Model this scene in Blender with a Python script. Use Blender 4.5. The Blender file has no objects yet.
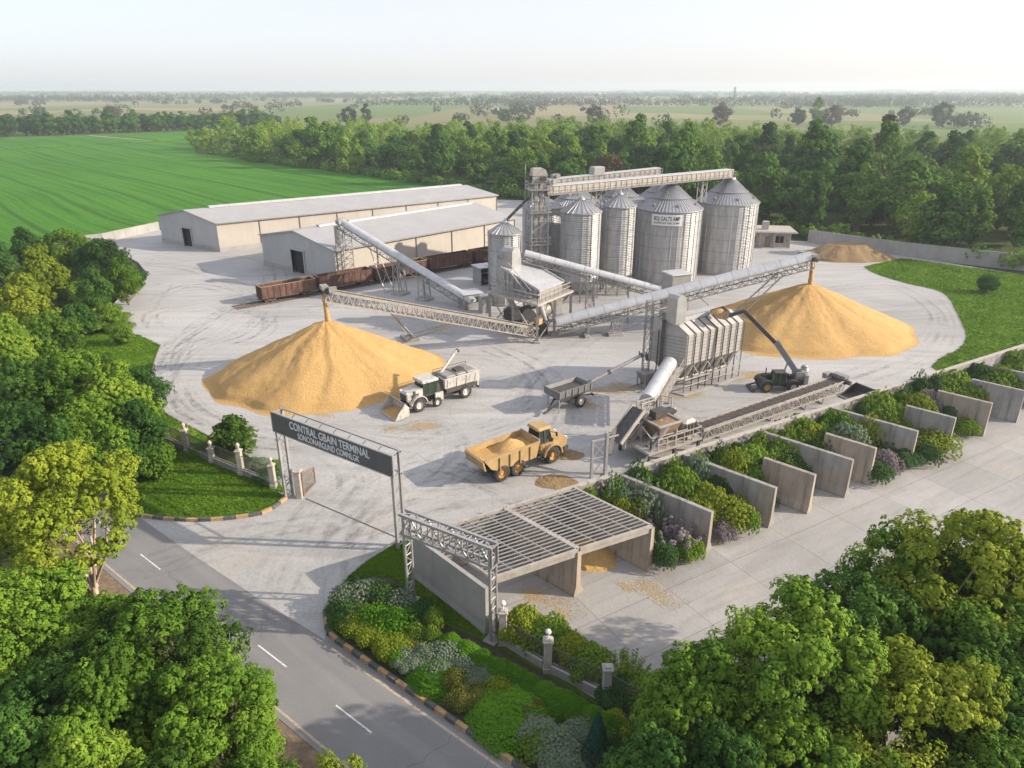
import bpy, math, random
import numpy as np
from mathutils import Vector as V

random.seed(11)
S = bpy.context.scene
COL = S.collection
PI = math.pi
R = math.radians
F, CH = 720.0, 32.0                      # focal length in pixels, drone height in metres
PITCH = math.atan((384 - 88) / F)
CP, SP = math.cos(PITCH), math.sin(PITCH)


def at(px, py, z=0.0):
    """point at height z seen at a photo pixel (survey of the site from the photograph)"""
    u, v = (px - 512) / F, (384 - py) / F
    dx, dy, dz = u, CP + v * SP, -SP + v * CP
    t = (z - CH) / dz
    return V((dx * t, dy * t, z))


# ------------------------------------------------------------------ mesh builder
class MB:
    def __init__(s):
        s.v, s.f, s.sm = [], [], []

    def add(s, vs, fs, smooth=False):
        n = len(s.v)
        s.v += [tuple(p) for p in vs]
        s.f += [tuple(i + n for i in f) for f in fs]
        s.sm += [smooth] * len(fs)
        return s

    def hexa(s, p):   # bottom 4 then top 4
        return s.add(p, [(3, 2, 1, 0), (4, 5, 6, 7), (0, 1, 5, 4), (1, 2, 6, 5), (2, 3, 7, 6), (3, 0, 4, 7)])

    def box(s, c, d, rz=0.0, ry=0.0):
        x, y, z = d[0] / 2, d[1] / 2, d[2] / 2
        ps = []
        for zz in (-z, z):
            for a, b in ((-x, -y), (x, -y), (x, y), (-x, y)):
                X, Y, Z = a, b, zz
                if ry:
                    X, Z = X * math.cos(ry) + Z * math.sin(ry), -X * math.sin(ry) + Z * math.cos(ry)
                if rz:
                    X, Y = X * math.cos(rz) - Y * math.sin(rz), X * math.sin(rz) + Y * math.cos(rz)
                ps.append((c[0] + X, c[1] + Y, c[2] + Z))
        return s.hexa(ps)

    def cbox(s, c, d, b=.05):
        """box with chamfered vertical and top edges"""
        x, y, z = d[0] / 2, d[1] / 2, d[2] / 2
        def ring(ix, zz):
            X, Y = x - ix, y - ix
            k = b
            return [(c[0] + a, c[1] + e, zz) for a, e in ((-X + k, -Y), (X - k, -Y), (X, -Y + k), (X, Y - k), (X - k, Y), (-X + k, Y), (-X, Y - k), (-X, -Y + k))]
        rs = [ring(0, c[2] - z), ring(0, c[2] + z - b), ring(b, c[2] + z)]
        vs = rs[0] + rs[1] + rs[2]
        fs = [tuple(range(7, -1, -1)), tuple(range(16, 24))]
        for q in (0, 8):
            for i in range(8):
                j = (i + 1) % 8
                fs.append((q + i, q + j, q + 8 + j, q + 8 + i))
        return s.add(vs, fs)

    @staticmethod
    def basis(p, q):
        d = V(q) - V(p)
        L = d.length or 1e-6
        d = d / L
        up = V((0, 0, 1)) if abs(d.z) < .98 else V((1, 0, 0))
        a = d.cross(up).normalized()
        b = a.cross(d).normalized()
        return d, a, b

    def bar(s, p, q, w, h=None):
        h = h or w
        p, q = V(p), V(q)
        d, a, b = s.basis(p, q)
        ps = []
        for e in (p, q):
            for i, j in ((-1, -1), (1, -1), (1, 1), (-1, 1)):
                ps.append(e + a * (i * w / 2) + b * (j * h / 2))
        return s.hexa(ps)

    def tube(s, p, q, r, r2=None, n=8, cap=True, smooth=True):
        r2 = r if r2 is None else r2
        p, q = V(p), V(q)
        d, a, b = s.basis(p, q)
        vs = []
        for e, rr in ((p, r), (q, r2)):
            for i in range(n):
                t = 2 * PI * i / n
                vs.append(e + a * (math.cos(t) * rr) + b * (math.sin(t) * rr))
        s.add(vs, [(i, (i + 1) % n, n + (i + 1) % n, n + i) for i in range(n)], smooth)
        if cap:
            s.add(vs[:n], [tuple(range(n - 1, -1, -1))])
            s.add(vs[n:], [tuple(range(n))])
        return s

    def path(s, pts, r, n=6, r2=None):
        for i in range(len(pts) - 1):
            s.tube(pts[i], pts[i + 1], r, r2, n)
        return s

    def prism(s, prof, ax, a, b):
        """extrude a closed 2-D profile along an axis: x:(y,z) y:(x,z) z:(x,y)"""
        n = len(prof)
        def m(u, v, t):
            return (t, u, v) if ax == 'x' else (u, t, v) if ax == 'y' else (u, v, t)
        vs = [m(u, v, a) for u, v in prof] + [m(u, v, b) for u, v in prof]
        fs = [tuple(range(n - 1, -1, -1)), tuple(range(n, 2 * n))]
        fs += [(i, (i + 1) % n, n + (i + 1) % n, n + i) for i in range(n)]
        return s.add(vs, fs)

    def lathe(s, prof, n=24, c=(0, 0, 0), smooth=True, close=True):
        k = len(prof)
        vs = []
        for i in range(n):
            t = 2 * PI * i / n
            for r, z in prof:
                vs.append((c[0] + r * math.cos(t), c[1] + r * math.sin(t), c[2] + z))
        fs = []
        for i in range(n):
            j = (i + 1) % n
            for m in range(k - 1):
                fs.append((i * k + m, j * k + m, j * k + m + 1, i * k + m + 1))
        return s.add(vs, fs, smooth)

    def wheel(s, c, r, w, n=22, rin=.55):
        """tyre lying across the y axis"""
        prof = [(rin * r, -w * .5), (.82 * r, -w * .5), (.95 * r, -w * .42), (r, -w * .25), (r, w * .25), (.95 * r, w * .42), (.82 * r, w * .5), (rin * r, w * .5), (rin * r, -w * .5)]
        k = len(prof)
        vs = []
        for i in range(n):
            t = 2 * PI * i / n
            for rr, y in prof:
                lug = 1.0 if i % 2 else .965
                R2 = rr * (lug if rr > .9 * r else 1)
                vs.append((c[0] + R2 * math.cos(t), c[1] + y, c[2] + R2 * math.sin(t)))
        fs = []
        for i in range(n):
            j = (i + 1) % n
            for m in range(k - 1):
                fs.append((i * k + m, i * k + m + 1, j * k + m + 1, j * k + m))
        return s.add(vs, fs)

    def hub(s, c, r, w, n=16):
        prof = [(0, -w * .30), (.35 * r, -w * .34), (.45 * r, -w * .16), (.85 * r, -w * .16), (r, -w * .46), (r, w * .46), (.85 * r, w * .16), (.45 * r, w * .16), (.35 * r, w * .34), (0, w * .30)]
        k = len(prof)
        vs = []
        for i in range(n):
            t = 2 * PI * i / n
            for rr, y in prof:
                vs.append((c[0] + rr * math.cos(t), c[1] + y, c[2] + rr * math.sin(t)))
        fs = []
        for i in range(n):
            j = (i + 1) % n
            for m in range(k - 1):
                fs.append((i * k + m, i * k + m + 1, j * k + m + 1, j * k + m))
        return s.add(vs, fs)

    def truss(s, p, q, w, h, n, c=.12, d=.07):
        """box truss between two points (centre line), w wide and h deep"""
        p, q = V(p), V(q)
        D, a, b = s.basis(p, q)
        cor = [a * (i * w / 2) + b * (j * h / 2) for i, j in ((-1, -1), (1, -1), (1, 1), (-1, 1))]
        for k in cor:
            s.bar(p + k, q + k, c)
        for k in range(n):
            e0, e1 = p.lerp(q, k / n), p.lerp(q, (k + 1) / n)
            for m in range(4):
                c0, c1 = cor[m], cor[(m + 1) % 4]
                if k % 2 == 0:
                    s.bar(e0 + c0, e1 + c1, d)
                else:
                    s.bar(e0 + c1, e1 + c0, d)
                s.bar(e1 + c0, e1 + c1, d)
        return s

    def lattice(s, p0, p1, q0, q1, n, d=.06, x=False):
        """flat bracing between the line p0-p1 and the line q0-q1"""
        p0, p1, q0, q1 = V(p0), V(p1), V(q0), V(q1)
        for k in range(n):
            a, b = p0.lerp(p1, k / n), p0.lerp(p1, (k + 1) / n)
            e, f = q0.lerp(q1, k / n), q0.lerp(q1, (k + 1) / n)
            if x or k % 2 == 0:
                s.bar(a, f, d)
            if x or k % 2 == 1:
                s.bar(e, b, d)
        return s

    def rail(s, pts, h=1.05, sp=1.4, r=.035):
        """hand rail along a line of floor points"""
        for i in range(len(pts) - 1):
            a, b = V(pts[i]), V(pts[i + 1])
            m = max(1, int(round((b - a).length / sp)))
            up = V((0, 0, h))
            s.bar(a + up, b + up, r * 2)
            s.bar(a + up * .5, b + up * .5, r * 1.6)
            for k in range(m + 1):
                e = a.lerp(b, k / m)
                s.bar(e, e + up, r * 2)
        return s

    def build(s, name, m, parent=None, loc=None, rz=0.0):
        me = bpy.data.meshes.new(name)
        me.from_pydata(s.v, [], s.f)
        me.polygons.foreach_set('use_smooth', s.sm)
        me.materials.append(m)
        me.update()
        o = bpy.data.objects.new(name, me)
        COL.objects.link(o)
        if loc is not None:
            o.location = loc
        o.rotation_euler[2] = rz
        if parent:
            o.parent = parent
        return o


def tag(o, label=None, cat=None, group=None, kind=None):
    if label: o['label'] = label
    if cat: o['category'] = cat
    if group: o['group'] = group
    if kind: o['kind'] = kind
    return o


def thing(name, label, cat, loc=(0, 0, 0), rz=0.0, group=None):
    o = bpy.data.objects.new(name, None)
    COL.objects.link(o)
    o.empty_display_size = .5
    o.location = loc
    o.rotation_euler[2] = rz
    return tag(o, label, cat, group)


def copy_tree(o, parent=None):
    c = o.copy()
    COL.objects.link(c)
    if parent: c.parent = parent
    for ch in list(o.children):
        copy_tree(ch, c)
    return c


def sheet(name, pts, z, m, kind='structure', edge=0.0):
    """flat polygon (optionally with a skirt) at height z"""
    mb = MB()
    P = [(p[0], p[1], z) for p in pts]
    n = len(P)
    mb.add(P, [tuple(range(n))])
    if edge:
        Q = P + [(p[0], p[1], z - edge) for p in pts]
        mb.add(Q, [(i, (i + 1) % n, n + (i + 1) % n, n + i) for i in range(n)])
    o = mb.build(name, m)
    o['kind'] = kind
    return o


def smooth_line(pts, k=6, closed=False):
    """Catmull-Rom through 2-D points"""
    P = [V((p[0], p[1], 0)) for p in pts]
    n = len(P)
    out = []
    for i in range(n if closed else n - 1):
        if closed:
            a, b, c, d = P[i - 1], P[i], P[(i + 1) % n], P[(i + 2) % n]
        else:
            a, b, c, d = P[max(i - 1, 0)], P[i], P[i + 1], P[min(i + 2, n - 1)]
        for j in range(k):
            t = j / k
            out.append(.5 * ((2 * b) + (c - a) * t + (2 * a - 5 * b + 4 * c - d) * t * t + (3 * b - a - 3 * c + d) * t ** 3))
    if not closed:
        out.append(P[-1])
    return out


def text(body, size, name, m, parent, loc, rot, ext=.01, xs=1.0, bold=0.0):
    cu = bpy.data.curves.new(name, 'FONT')
    cu.body = body
    cu.size = size
    cu.align_x = 'CENTER'
    cu.align_y = 'CENTER'
    cu.extrude = ext
    cu.offset = bold
    tmp = bpy.data.objects.new('lettering', cu)
    COL.objects.link(tmp)
    dg = bpy.context.evaluated_depsgraph_get()
    dg.update()
    me = bpy.data.meshes.new_from_object(tmp.evaluated_get(dg))
    bpy.data.objects.remove(tmp)
    me.materials.clear()
    me.materials.append(m)
    o = bpy.data.objects.new(name, me)
    COL.objects.link(o)
    o.parent = parent
    o.location = loc
    o.rotation_euler = rot
    o.scale = (xs, 1, 1)
    return o


# ------------------------------------------------------------------ materials
class NB:
    """tiny node-tree writer"""
    def __init__(s, name):
        s.m = bpy.data.materials.new(name)
        s.m.use_nodes = True
        s.nt = s.m.node_tree
        s.b = s.nt.nodes['Principled BSDF']
        s.out = s.nt.nodes['Material Output']

    def n(s, t, ins=None, **kw):
        nd = s.nt.nodes.new('ShaderNode' + t)
        for k, v in kw.items():
            setattr(nd, k, v)
        for k, v in (ins or {}).items():
            s.set(nd.inputs[k], v)
        return nd

    def set(s, sock, v):
        if isinstance(v, bpy.types.NodeSocket):
            s.nt.links.new(v, sock)
        elif isinstance(v, bpy.types.Node):
            s.nt.links.new(v.outputs[0], sock)
        else:
            if hasattr(sock.default_value, '__len__') and len(sock.default_value) == 4 and len(v) == 3:
                v = (*v, 1)
            sock.default_value = v

    def pos(s):
        return s.n('NewGeometry').outputs['Position']

    def obj(s):
        return s.n('TexCoord').outputs['Object']

    def mapping(s, v, scale=(1, 1, 1), rot=(0, 0, 0), loc=(0, 0, 0)):
        return s.n('Mapping', {'Vector': v, 'Scale': scale, 'Rotation': rot, 'Location': loc}).outputs[0]

    def noise(s, v, scale, detail=4.0, rough=.55, dist=0.0):
        return s.n('TexNoise', {'Vector': v, 'Scale': scale, 'Detail': detail, 'Roughness': rough, 'Distortion': dist}).outputs['Fac']

    def ramp(s, f, stops):
        nd = s.n('ValToRGB', {'Fac': f})
        e = nd.color_ramp.elements
        while len(e) < len(stops):
            e.new(.5)
        for el, (p, c) in zip(e, stops):
            el.position = p
            el.color = (*c, 1) if len(c) == 3 else c
        return nd.outputs[0]

    def step(s, f, a, b):
        nd = s.n('MapRange', {'Value': f, 'From Min': a, 'From Max': b})
        return nd.outputs[0]

    def mix(s, f, a, b, mode='MIX'):
        nd = s.n('Mix', data_type='RGBA', blend_type=mode)
        s.set(nd.inputs[0], f)
        s.set(nd.inputs[6], a)
        s.set(nd.inputs[7], b)
        return nd.outputs[2]

    def math(s, op, a, b=0.0, c=None):
        nd = s.n('Math', operation=op)
        s.set(nd.inputs[0], a)
        s.set(nd.inputs[1], b)
        if c is not None: s.set(nd.inputs[2], c)
        return nd.outputs[0]

    def bump(s, h, dist=.02, strength=1.0):
        s.set(s.b.inputs['Normal'], s.n('Bump', {'Height': h, 'Distance': dist, 'Strength': strength}).outputs[0])

    def fin(s, color, rough=.6, metal=0.0, spec=None):
        s.set(s.b.inputs['Base Color'], color)
        s.set(s.b.inputs['Roughness'], rough)
        s.set(s.b.inputs['Metallic'], metal)
        if spec is not None:
            s.set(s.b.inputs['Specular IOR Level'], spec)
        return s.m


def simple(name, c, rough=.6, metal=0.0, var=.18, scale=1.5, dirt=None, dirt_amt=.4, bump=0.0, bscale=8, spec=None):
    """a paint or plain surface with uneven tone and worn patches"""
    b = NB(name)
    v = b.obj()
    f = b.noise(v, scale, 5, .6)
    lo = tuple(x * (1 - var) for x in c)
    hi = tuple(min(1, x * (1 + var)) for x in c)
    col = b.ramp(f, [(.3, lo), (.7, hi)])
    if dirt:
        g = b.noise(b.mapping(v, (1, 1, .35)), scale * 2.3, 6, .65)
        col = b.mix(b.math('MULTIPLY', b.step(g, .5, .68), dirt_amt), col, dirt)
    if bump:
        b.bump(b.noise(v, bscale, 5, .6), bump)
    return b.fin(col, b.step(f, -.2 + 0, 1.2) if False else rough, metal, spec)


M = {}
M['galv'] = simple('galvanised_steel', (.40, .40, .395), .45, .45, .14, 1.2, (.34, .30, .25), .35)
M['dryer_panel'] = simple('dryer_panel_steel', (.42, .405, .38), .55, .1, .12, 1.3, (.36, .30, .23), .45)
M['galv_dull'] = simple('weathered_galvanised_steel', (.30, .295, .28), .55, .35, .2, 1.6, (.27, .20, .14), .5)
M['steel_warm'] = simple('dusty_steel', (.41, .385, .345), .6, .2, .2, 1.4, (.38, .27, .16), .5)
M['steel_dark'] = simple('dark_steel', (.075, .072, .07), .6, .3, .3, 2, (.16, .12, .08), .5)
M['white_hood'] = simple('pale_steel_hood', (.52, .53, .54), .45, .3, .10, .8, (.38, .35, .31), .45)
M['rubber'] = simple('tyre_rubber', (.035, .034, .033), .85, 0, .3, 3, (.16, .13, .10), .6)
M['glass'] = simple('dark_cab_glass', (.03, .045, .04), .12, 0, .3, 2)
M['belt'] = simple('conveyor_belt', (.04, .038, .036), .8, 0, .3, 2, (.3, .2, .08), .5)
M['yellow'] = simple('worn_yellow_paint', (.43, .29, .125), .6, 0, .18, 1.2, (.33, .24, .14), .8)
M['white'] = simple('dusty_white_paint', (.52, .50, .455), .55, 0, .16, 2.2, (.22, .18, .13), .8)
M['rim_white'] = simple('pale_wheel_rim', (.62, .60, .55), .5, 0, .1, 2, (.3, .24, .18), .4)
M['rim_yellow'] = simple('yellow_wheel_rim', (.52, .30, .08), .5, 0, .15, 2, (.2, .13, .06), .5)
M['rust'] = simple('rusty_railcar_paint', (.098, .048, .036), .85, 0, .3, 1.3, (.19, .115, .065), .65)
M['opening_shade'] = simple('painted_interior_shade', (.02, .02, .02), .9)  # near-black colour standing in for the shade inside openings
M['sign_dark'] = simple('dark_grey_sign_board', (.10, .10, .10), .6, 0, .12, .7)
M['sign_white'] = simple('white_sign_board', (.78, .78, .77), .5, 0, .04, .8)
M['letter'] = simple('pale_lettering', (.74, .76, .78), .5, 0, .04, 2)
M['letter_dark'] = simple('black_lettering', (.03, .035, .04), .6)
M['timber'] = simple('grey_timber', (.23, .17, .12), .85, 0, .3, 3)
M['rail'] = simple('rail_steel', (.12, .09, .07), .6, .4, .3, 2)
M['stone'] = simple('pale_stone', (.42, .385, .34), .85, 0, .2, 2.5, (.25, .2, .16), .5, .02, 10)
M['brown_hopper'] = simple('rusty_brown_hopper', (.26, .17, .11), .75, .1, .3, 1.5, (.4, .3, .2), .5)
M['red_paint'] = simple('orange_red_paint', (.5, .12, .05), .6)


def concrete_wall(warmer=False):
    b = NB('warm_lit_cast_concrete' if warmer else 'cast_concrete')
    v = b.obj()
    f = b.noise(v, .5, 5, .6)
    col = b.ramp(f, [(.3, (.31, .265, .215)), (.7, (.41, .355, .29))] if warmer else [(.3, (.255, .248, .235)), (.7, (.365, .352, .33))])
    st = b.noise(b.mapping(v, (1.4, 1.4, .12)), 1.6, 5, .65)          # runs of damp down the face
    col = b.mix(b.math('MULTIPLY', b.step(st, .46, .66), .7), col, (.105, .095, .083))
    warm = b.noise(v, .22, 3, .5)
    col = b.mix(b.math('MULTIPLY', b.step(warm, .5, .7), .45), col, (.33, .255, .185))
    fine = b.noise(v, 22, 4, .7)
    col = b.mix(b.math('MULTIPLY', b.step(fine, .55, .75), .25), col, (.12, .12, .12))
    b.bump(b.math('ADD', b.noise(v, 9, 6, .65), b.math('MULTIPLY', st, .5)), .03)
    return b.fin(col, .88)


M['wall'] = concrete_wall()
M['wall_warm_lit'] = concrete_wall(True)  # copy of the wall concrete with warm light put into its colour


def panel_concrete():
    b = NB('precast_panel')
    v = b.obj()
    f = b.noise(v, .35, 5, .6)
    col = b.ramp(f, [(.3, (.30, .29, .275)), (.7, (.40, .385, .365))])
    st = b.noise(b.mapping(v, (1.2, 1.2, .15)), 1.3, 4, .6)
    col = b.mix(b.math('MULTIPLY', b.step(st, .52, .75), .45), col, (.26, .24, .21))
    b.bump(b.noise(v, 5, 5, .6), .03)
    return b.fin(col, .88)


M['panel'] = panel_concrete()


def yard_mat():
    b = NB('worn_yard_concrete')
    p = b.pos()
    big = b.noise(p, .035, 5, .55, .4)
    col = b.ramp(big, [(.32, (.325, .322, .315)), (.52, (.40, .396, .388)), (.72, (.47, .464, .452))])
    # wheel tracks: long streaks bent by a slow field
    warp = b.n('TexNoise', {'Vector': p, 'Scale': .014, 'Detail': 1.5}).outputs['Color']
    wv = b.n('VectorMath', {0: warp, 1: (30, 30, 0)}, operation='MULTIPLY').outputs[0]
    wp = b.n('VectorMath', {0: p, 1: wv}, operation='ADD').outputs[0]
    tr = b.noise(b.mapping(wp, (.055, .7, 1), (0, 0, R(-28))), 1.0, 5, .62)
    col = b.mix(b.math('MULTIPLY', b.step(tr, .48, .68), .5), col, (.255, .253, .248))
    tr2 = b.noise(b.mapping(wp, (.06, .9, 1), (0, 0, R(38))), 1.0, 4, .6)
    col = b.mix(b.math('MULTIPLY', b.step(tr2, .52, .70), .35), col, (.52, .505, .48))
    # grain dust trodden into the surface
    dust = b.noise(p, .08, 4, .6, .6)
    col = b.mix(b.math('MULTIPLY', b.step(dust, .56, .75), .30), col, (.50, .40, .26))
    oil = b.noise(p, .22, 3, .5, 1.2)
    col = b.mix(b.math('MULTIPLY', b.step(oil, .66, .76), .5), col, (.20, .19, .175))
    patch = b.n('TexVoronoi', {'Vector': b.mapping(p, (.09, .14, 1), (0, 0, R(-32))), 'Scale': 1.0}, distance='CHEBYCHEV').outputs['Color']
    col = b.mix(.16, col, b.n('HueSaturation', {'Color': patch, 'Saturation': 0.0, 'Value': 1.0}).outputs[0], 'SOFT_LIGHT')
    cr = b.n('TexVoronoi', {'Vector': b.n('VectorMath', {0: p, 1: b.n('VectorMath', {0: b.n('TexNoise', {'Vector': p, 'Scale': .5}).outputs['Color'], 1: (1.6, 1.6, 0)}, operation='MULTIPLY').outputs[0]}, operation='ADD').outputs[0], 'Scale': .055}, feature='DISTANCE_TO_EDGE').outputs['Distance']
    col = b.mix(b.math('MULTIPLY', b.step(cr, .003, .001), .3), col, (.22, .21, .20))
    fine = b.noise(p, 3.5, 6, .7)
    col = b.mix(b.math('MULTIPLY', b.step(fine, .43, .66), .45), col, (.23, .222, .21))
    b.bump(b.math('ADD', b.noise(p, 1.2, 6, .65), b.math('MULTIPLY', tr, 1.2)), .035)
    return b.fin(col, .85, 0, .3)


M['yard'] = yard_mat()


def slab_mat():
    b = NB('jointed_slab_concrete')
    p = b.pos()
    q = b.mapping(p, (1, 1, 1), (0, 0, R(-30.7)))
    big = b.noise(p, .09, 5, .6, .4)
    col = b.ramp(big, [(.3, (.29, .282, .268)), (.55, (.36, .35, .333)), (.75, (.42, .408, .385))])
    br = b.n('TexBrick', {'Vector': q, 'Color1': (.92, .92, .92, 1), 'Color2': (1.06, 1.06, 1.06, 1), 'Mortar': (.35, .34, .33, 1), 'Scale': 1.0, 'Mortar Size': .022, 'Brick Width': 6.0, 'Row Height': 4.2}, offset=.0)
    col = b.mix(.75, col, br.outputs[0], 'MULTIPLY')
    tr = b.noise(b.mapping(q, (.12, 1.0, 1)), 1.0, 5, .65, .8)
    col = b.mix(b.math('MULTIPLY', b.step(tr, .48, .70), .45), col, (.215, .205, .19))
    dust = b.noise(p, .2, 4, .6, .5)
    col = b.mix(b.math('MULTIPLY', b.step(dust, .55, .75), .35), col, (.47, .385, .27))
    fine = b.noise(p, 5, 6, .7)
    col = b.mix(b.math('MULTIPLY', b.step(fine, .48, .7), .3), col, (.21, .2, .19))
    b.bump(b.noise(p, 2.5, 6, .65), .03)
    return b.fin(col, .85, 0, .3)


M['slab'] = slab_mat()


def asphalt_mat():
    b = NB('road_asphalt')
    p = b.pos()
    q = b.mapping(p, (1, 1, 1), (0, 0, R(38.6)))
    f = b.noise(p, .12, 5, .6)
    col = b.ramp(f, [(.3, (.185, .185, .187)), (.7, (.245, .243, .24))])
    w = b.noise(b.mapping(q, (.05, 1.0, 1)), 1.0, 4, .6)      # lanes polished by tyres
    col = b.mix(b.math('MULTIPLY', b.step(w, .48, .7), .5), col, (.29, .285, .275))
    fine = b.noise(p, 9, 5, .7)
    col = b.mix(b.math('MULTIPLY', b.step(fine, .5, .72), .35), col, (.10, .098, .095))
    cr = b.n('TexVoronoi', {'Vector': b.n('VectorMath', {0: p, 1: b.n('VectorMath', {0: b.n('TexNoise', {'Vector': p, 'Scale': .8}).outputs['Color'], 1: (1.5, 1.5, 0)}, operation='MULTIPLY').outputs[0]}, operation='ADD').outputs[0], 'Scale': .1}, feature='DISTANCE_TO_EDGE').outputs['Distance']
    col = b.mix(b.math('MULTIPLY', b.step(cr, .004, .001), .45), col, (.06, .06, .06))
    b.bump(b.noise(p, 14, 4, .6), .015)
    return b.fin(col, .82, 0, .35)


M['asphalt'] = asphalt_mat()


def marking_mat(name, c):
    b = NB(name)
    p = b.pos()
    w = b.noise(p, 5, 5, .7)
    col = b.mix(b.math('MULTIPLY', b.step(w, .5, .66), .75), c, (.13, .125, .12))
    return b.fin(col, .7)


M['line_white'] = marking_mat('worn_white_road_paint', (.72, .71, .68))
M['line_warm'] = marking_mat('worn_cream_road_paint', (.47, .39, .28))


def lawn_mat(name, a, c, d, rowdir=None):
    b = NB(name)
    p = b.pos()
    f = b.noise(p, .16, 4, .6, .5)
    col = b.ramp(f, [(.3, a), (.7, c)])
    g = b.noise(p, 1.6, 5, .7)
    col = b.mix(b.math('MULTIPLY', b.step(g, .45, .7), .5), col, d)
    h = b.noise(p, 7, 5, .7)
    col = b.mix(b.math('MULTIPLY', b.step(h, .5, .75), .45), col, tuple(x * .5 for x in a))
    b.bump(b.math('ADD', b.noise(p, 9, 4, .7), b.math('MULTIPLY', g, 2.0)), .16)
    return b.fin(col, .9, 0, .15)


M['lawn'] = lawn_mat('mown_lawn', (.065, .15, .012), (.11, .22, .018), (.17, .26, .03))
M['lawn_sun'] = lawn_mat('sunlit_lawn', (.085, .195, .014), (.15, .275, .02), (.21, .32, .03))  # lighter copy of the lawn, sunlight put into its greens
M['rough_grass'] = lawn_mat('rough_grass', (.05, .075, .018), (.08, .105, .026), (.13, .125, .05))


def field_mat():
    b = NB('green_crop')
    p = b.pos()
    wob = b.n('TexNoise', {'Vector': p, 'Scale': .006, 'Detail': 2}).outputs['Color']
    wp = b.n('VectorMath', {0: p, 1: b.n('VectorMath', {0: wob, 1: (18, 18, 0)}, operation='MULTIPLY').outputs[0]}, operation='ADD').outputs[0]
    q = b.mapping(wp, (1, 1, 1), (0, 0, R(46)))
    rows = b.noise(b.mapping(q, (.012, .42, 1)), 1.0, 4, .6)
    tram = b.n('TexWave', {'Vector': q, 'Scale': .018, 'Distortion': .6, 'Detail': 1, 'Detail Scale': .2}, bands_direction='Y', wave_profile='SIN').outputs['Fac']
    big = b.noise(p, .012, 4, .6)
    col = b.ramp(big, [(.3, (.055, .185, .010)), (.7, (.075, .235, .014))])
    col = b.mix(b.math('MULTIPLY', b.step(rows, .5, .66), .6), col, (.024, .10, .009))
    col = b.mix(b.math('MULTIPLY', b.step(rows, .48, .3), .4), col, (.095, .22, .028))
    col = b.mix(b.math('MULTIPLY', b.step(tram, .04, .0), .55), col, (.018, .06, .01))
    h = b.noise(p, .9, 5, .75)
    col = b.mix(b.math('MULTIPLY', b.step(h, .48, .72), .45), col, (.02, .075, .01))
    b.bump(b.math('ADD', b.math('MULTIPLY', rows, 1.5), h), .5)
    return b.fin(col, .9, 0, .15)


M['crop'] = field_mat()


def farmland_mat():
    b = NB('plain_of_small_fields')
    p = b.pos()
    br = b.n('TexVoronoi', {'Vector': b.mapping(p, (.0042, .0018, 1), (0, 0, R(8))), 'Scale': 1.0, 'Randomness': .85}, feature='F1', distance='CHEBYCHEV')
    r = b.n('SeparateColor', {'Color': br.outputs['Color']}).outputs[0]
    col = b.ramp(r, [(.0, (.09, .17, .035)), (.25, (.12, .19, .05)), (.40, (.31, .25, .145)), (.56, (.10, .17, .04)), (.72, (.27, .21, .125)), (.86, (.12, .18, .05)), (1.0, (.14, .19, .06))])
    near = b.n('VectorMath', {0: p}, operation='LENGTH').outputs['Value']
    g = b.noise(p, .03, 5, .65)
    grass = b.ramp(g, [(.3, (.045, .07, .018)), (.7, (.075, .10, .028))])
    col = b.mix(b.step(near, 480, 700), grass, col)
    h = b.noise(p, .5, 5, .7)
    col = b.mix(b.math('MULTIPLY', b.step(h, .5, .75), .3), col, (.05, .055, .02))
    b.bump(h, .2)
    return b.fin(col, .95, 0, .1)


M['plain'] = farmland_mat()


def silo_wall_mat():
    b = NB('corrugated_silo_steel')
    v = b.obj()
    s = b.n('SeparateXYZ', {'Vector': v})
    z = s.outputs[2]
    ring = b.math('FRACT', b.math('DIVIDE', z, 2.15))
    ringm = b.math('MAXIMUM', b.step(ring, .05, .02), b.step(ring, .95, .98))
    f = b.noise(b.mapping(v, (1, 1, .18)), 1.6, 5, .6)
    col = b.ramp(f, [(.28, (.30, .307, .315)), (.55, (.41, .412, .41)), (.75, (.50, .49, .475))])
    blk = b.noise(b.mapping(v, (.9, .9, .46)), 1.0, 0)
    col = b.mix(b.step(blk, .52, .56), col, b.mix(.25, col, (.52, .52, .51)))
    rust = b.noise(b.mapping(v, (2.2, 2.2, .10)), 1.5, 5, .65)
    col = b.mix(b.math('MULTIPLY', b.step(rust, .54, .72), .55), col, (.33, .245, .16))
    col = b.mix(b.math('MULTIPLY', ringm, .45), col, (.22, .2, .18))
    cor = b.math('SINE', b.math('MULTIPLY', z, 2 * PI / .28))
    b.bump(cor, .02)
    return b.fin(col, .48, .35)


M['silo_wall'] = silo_wall_mat()
M['silo_roof'] = simple('silo_roof_steel', (.38, .39, .405), .42, .45, .1, .9, (.36, .30, .24), .35)


def cladding(name, c, stain, per=.35, amt=.5):
    b = NB(name)
    v = b.obj()
    s = b.n('SeparateXYZ', {'Vector': v})
    f = b.noise(v, .25, 5, .6)
    col = b.ramp(f, [(.3, tuple(x * .92 for x in c)), (.7, tuple(x * 1.06 for x in c))])
    st = b.noise(b.mapping(v, (.8, .8, .1)), 1.0, 5, .6)
    col = b.mix(b.math('MULTIPLY', b.step(st, .52, .74), amt), col, stain)
    b.bump(st, .04)
    return b.fin(col, .6, .05)


M['clad_beige'] = cladding('beige_wall_cladding', (.46, .42, .365), (.36, .31, .25))
M['clad_grey'] = cladding('grey_gable_cladding', (.42, .42, .415), (.31, .295, .27))
M['clad_roof'] = cladding('pale_metal_roof', (.37, .37, .37), (.29, .28, .265), .6, .4)


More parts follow.
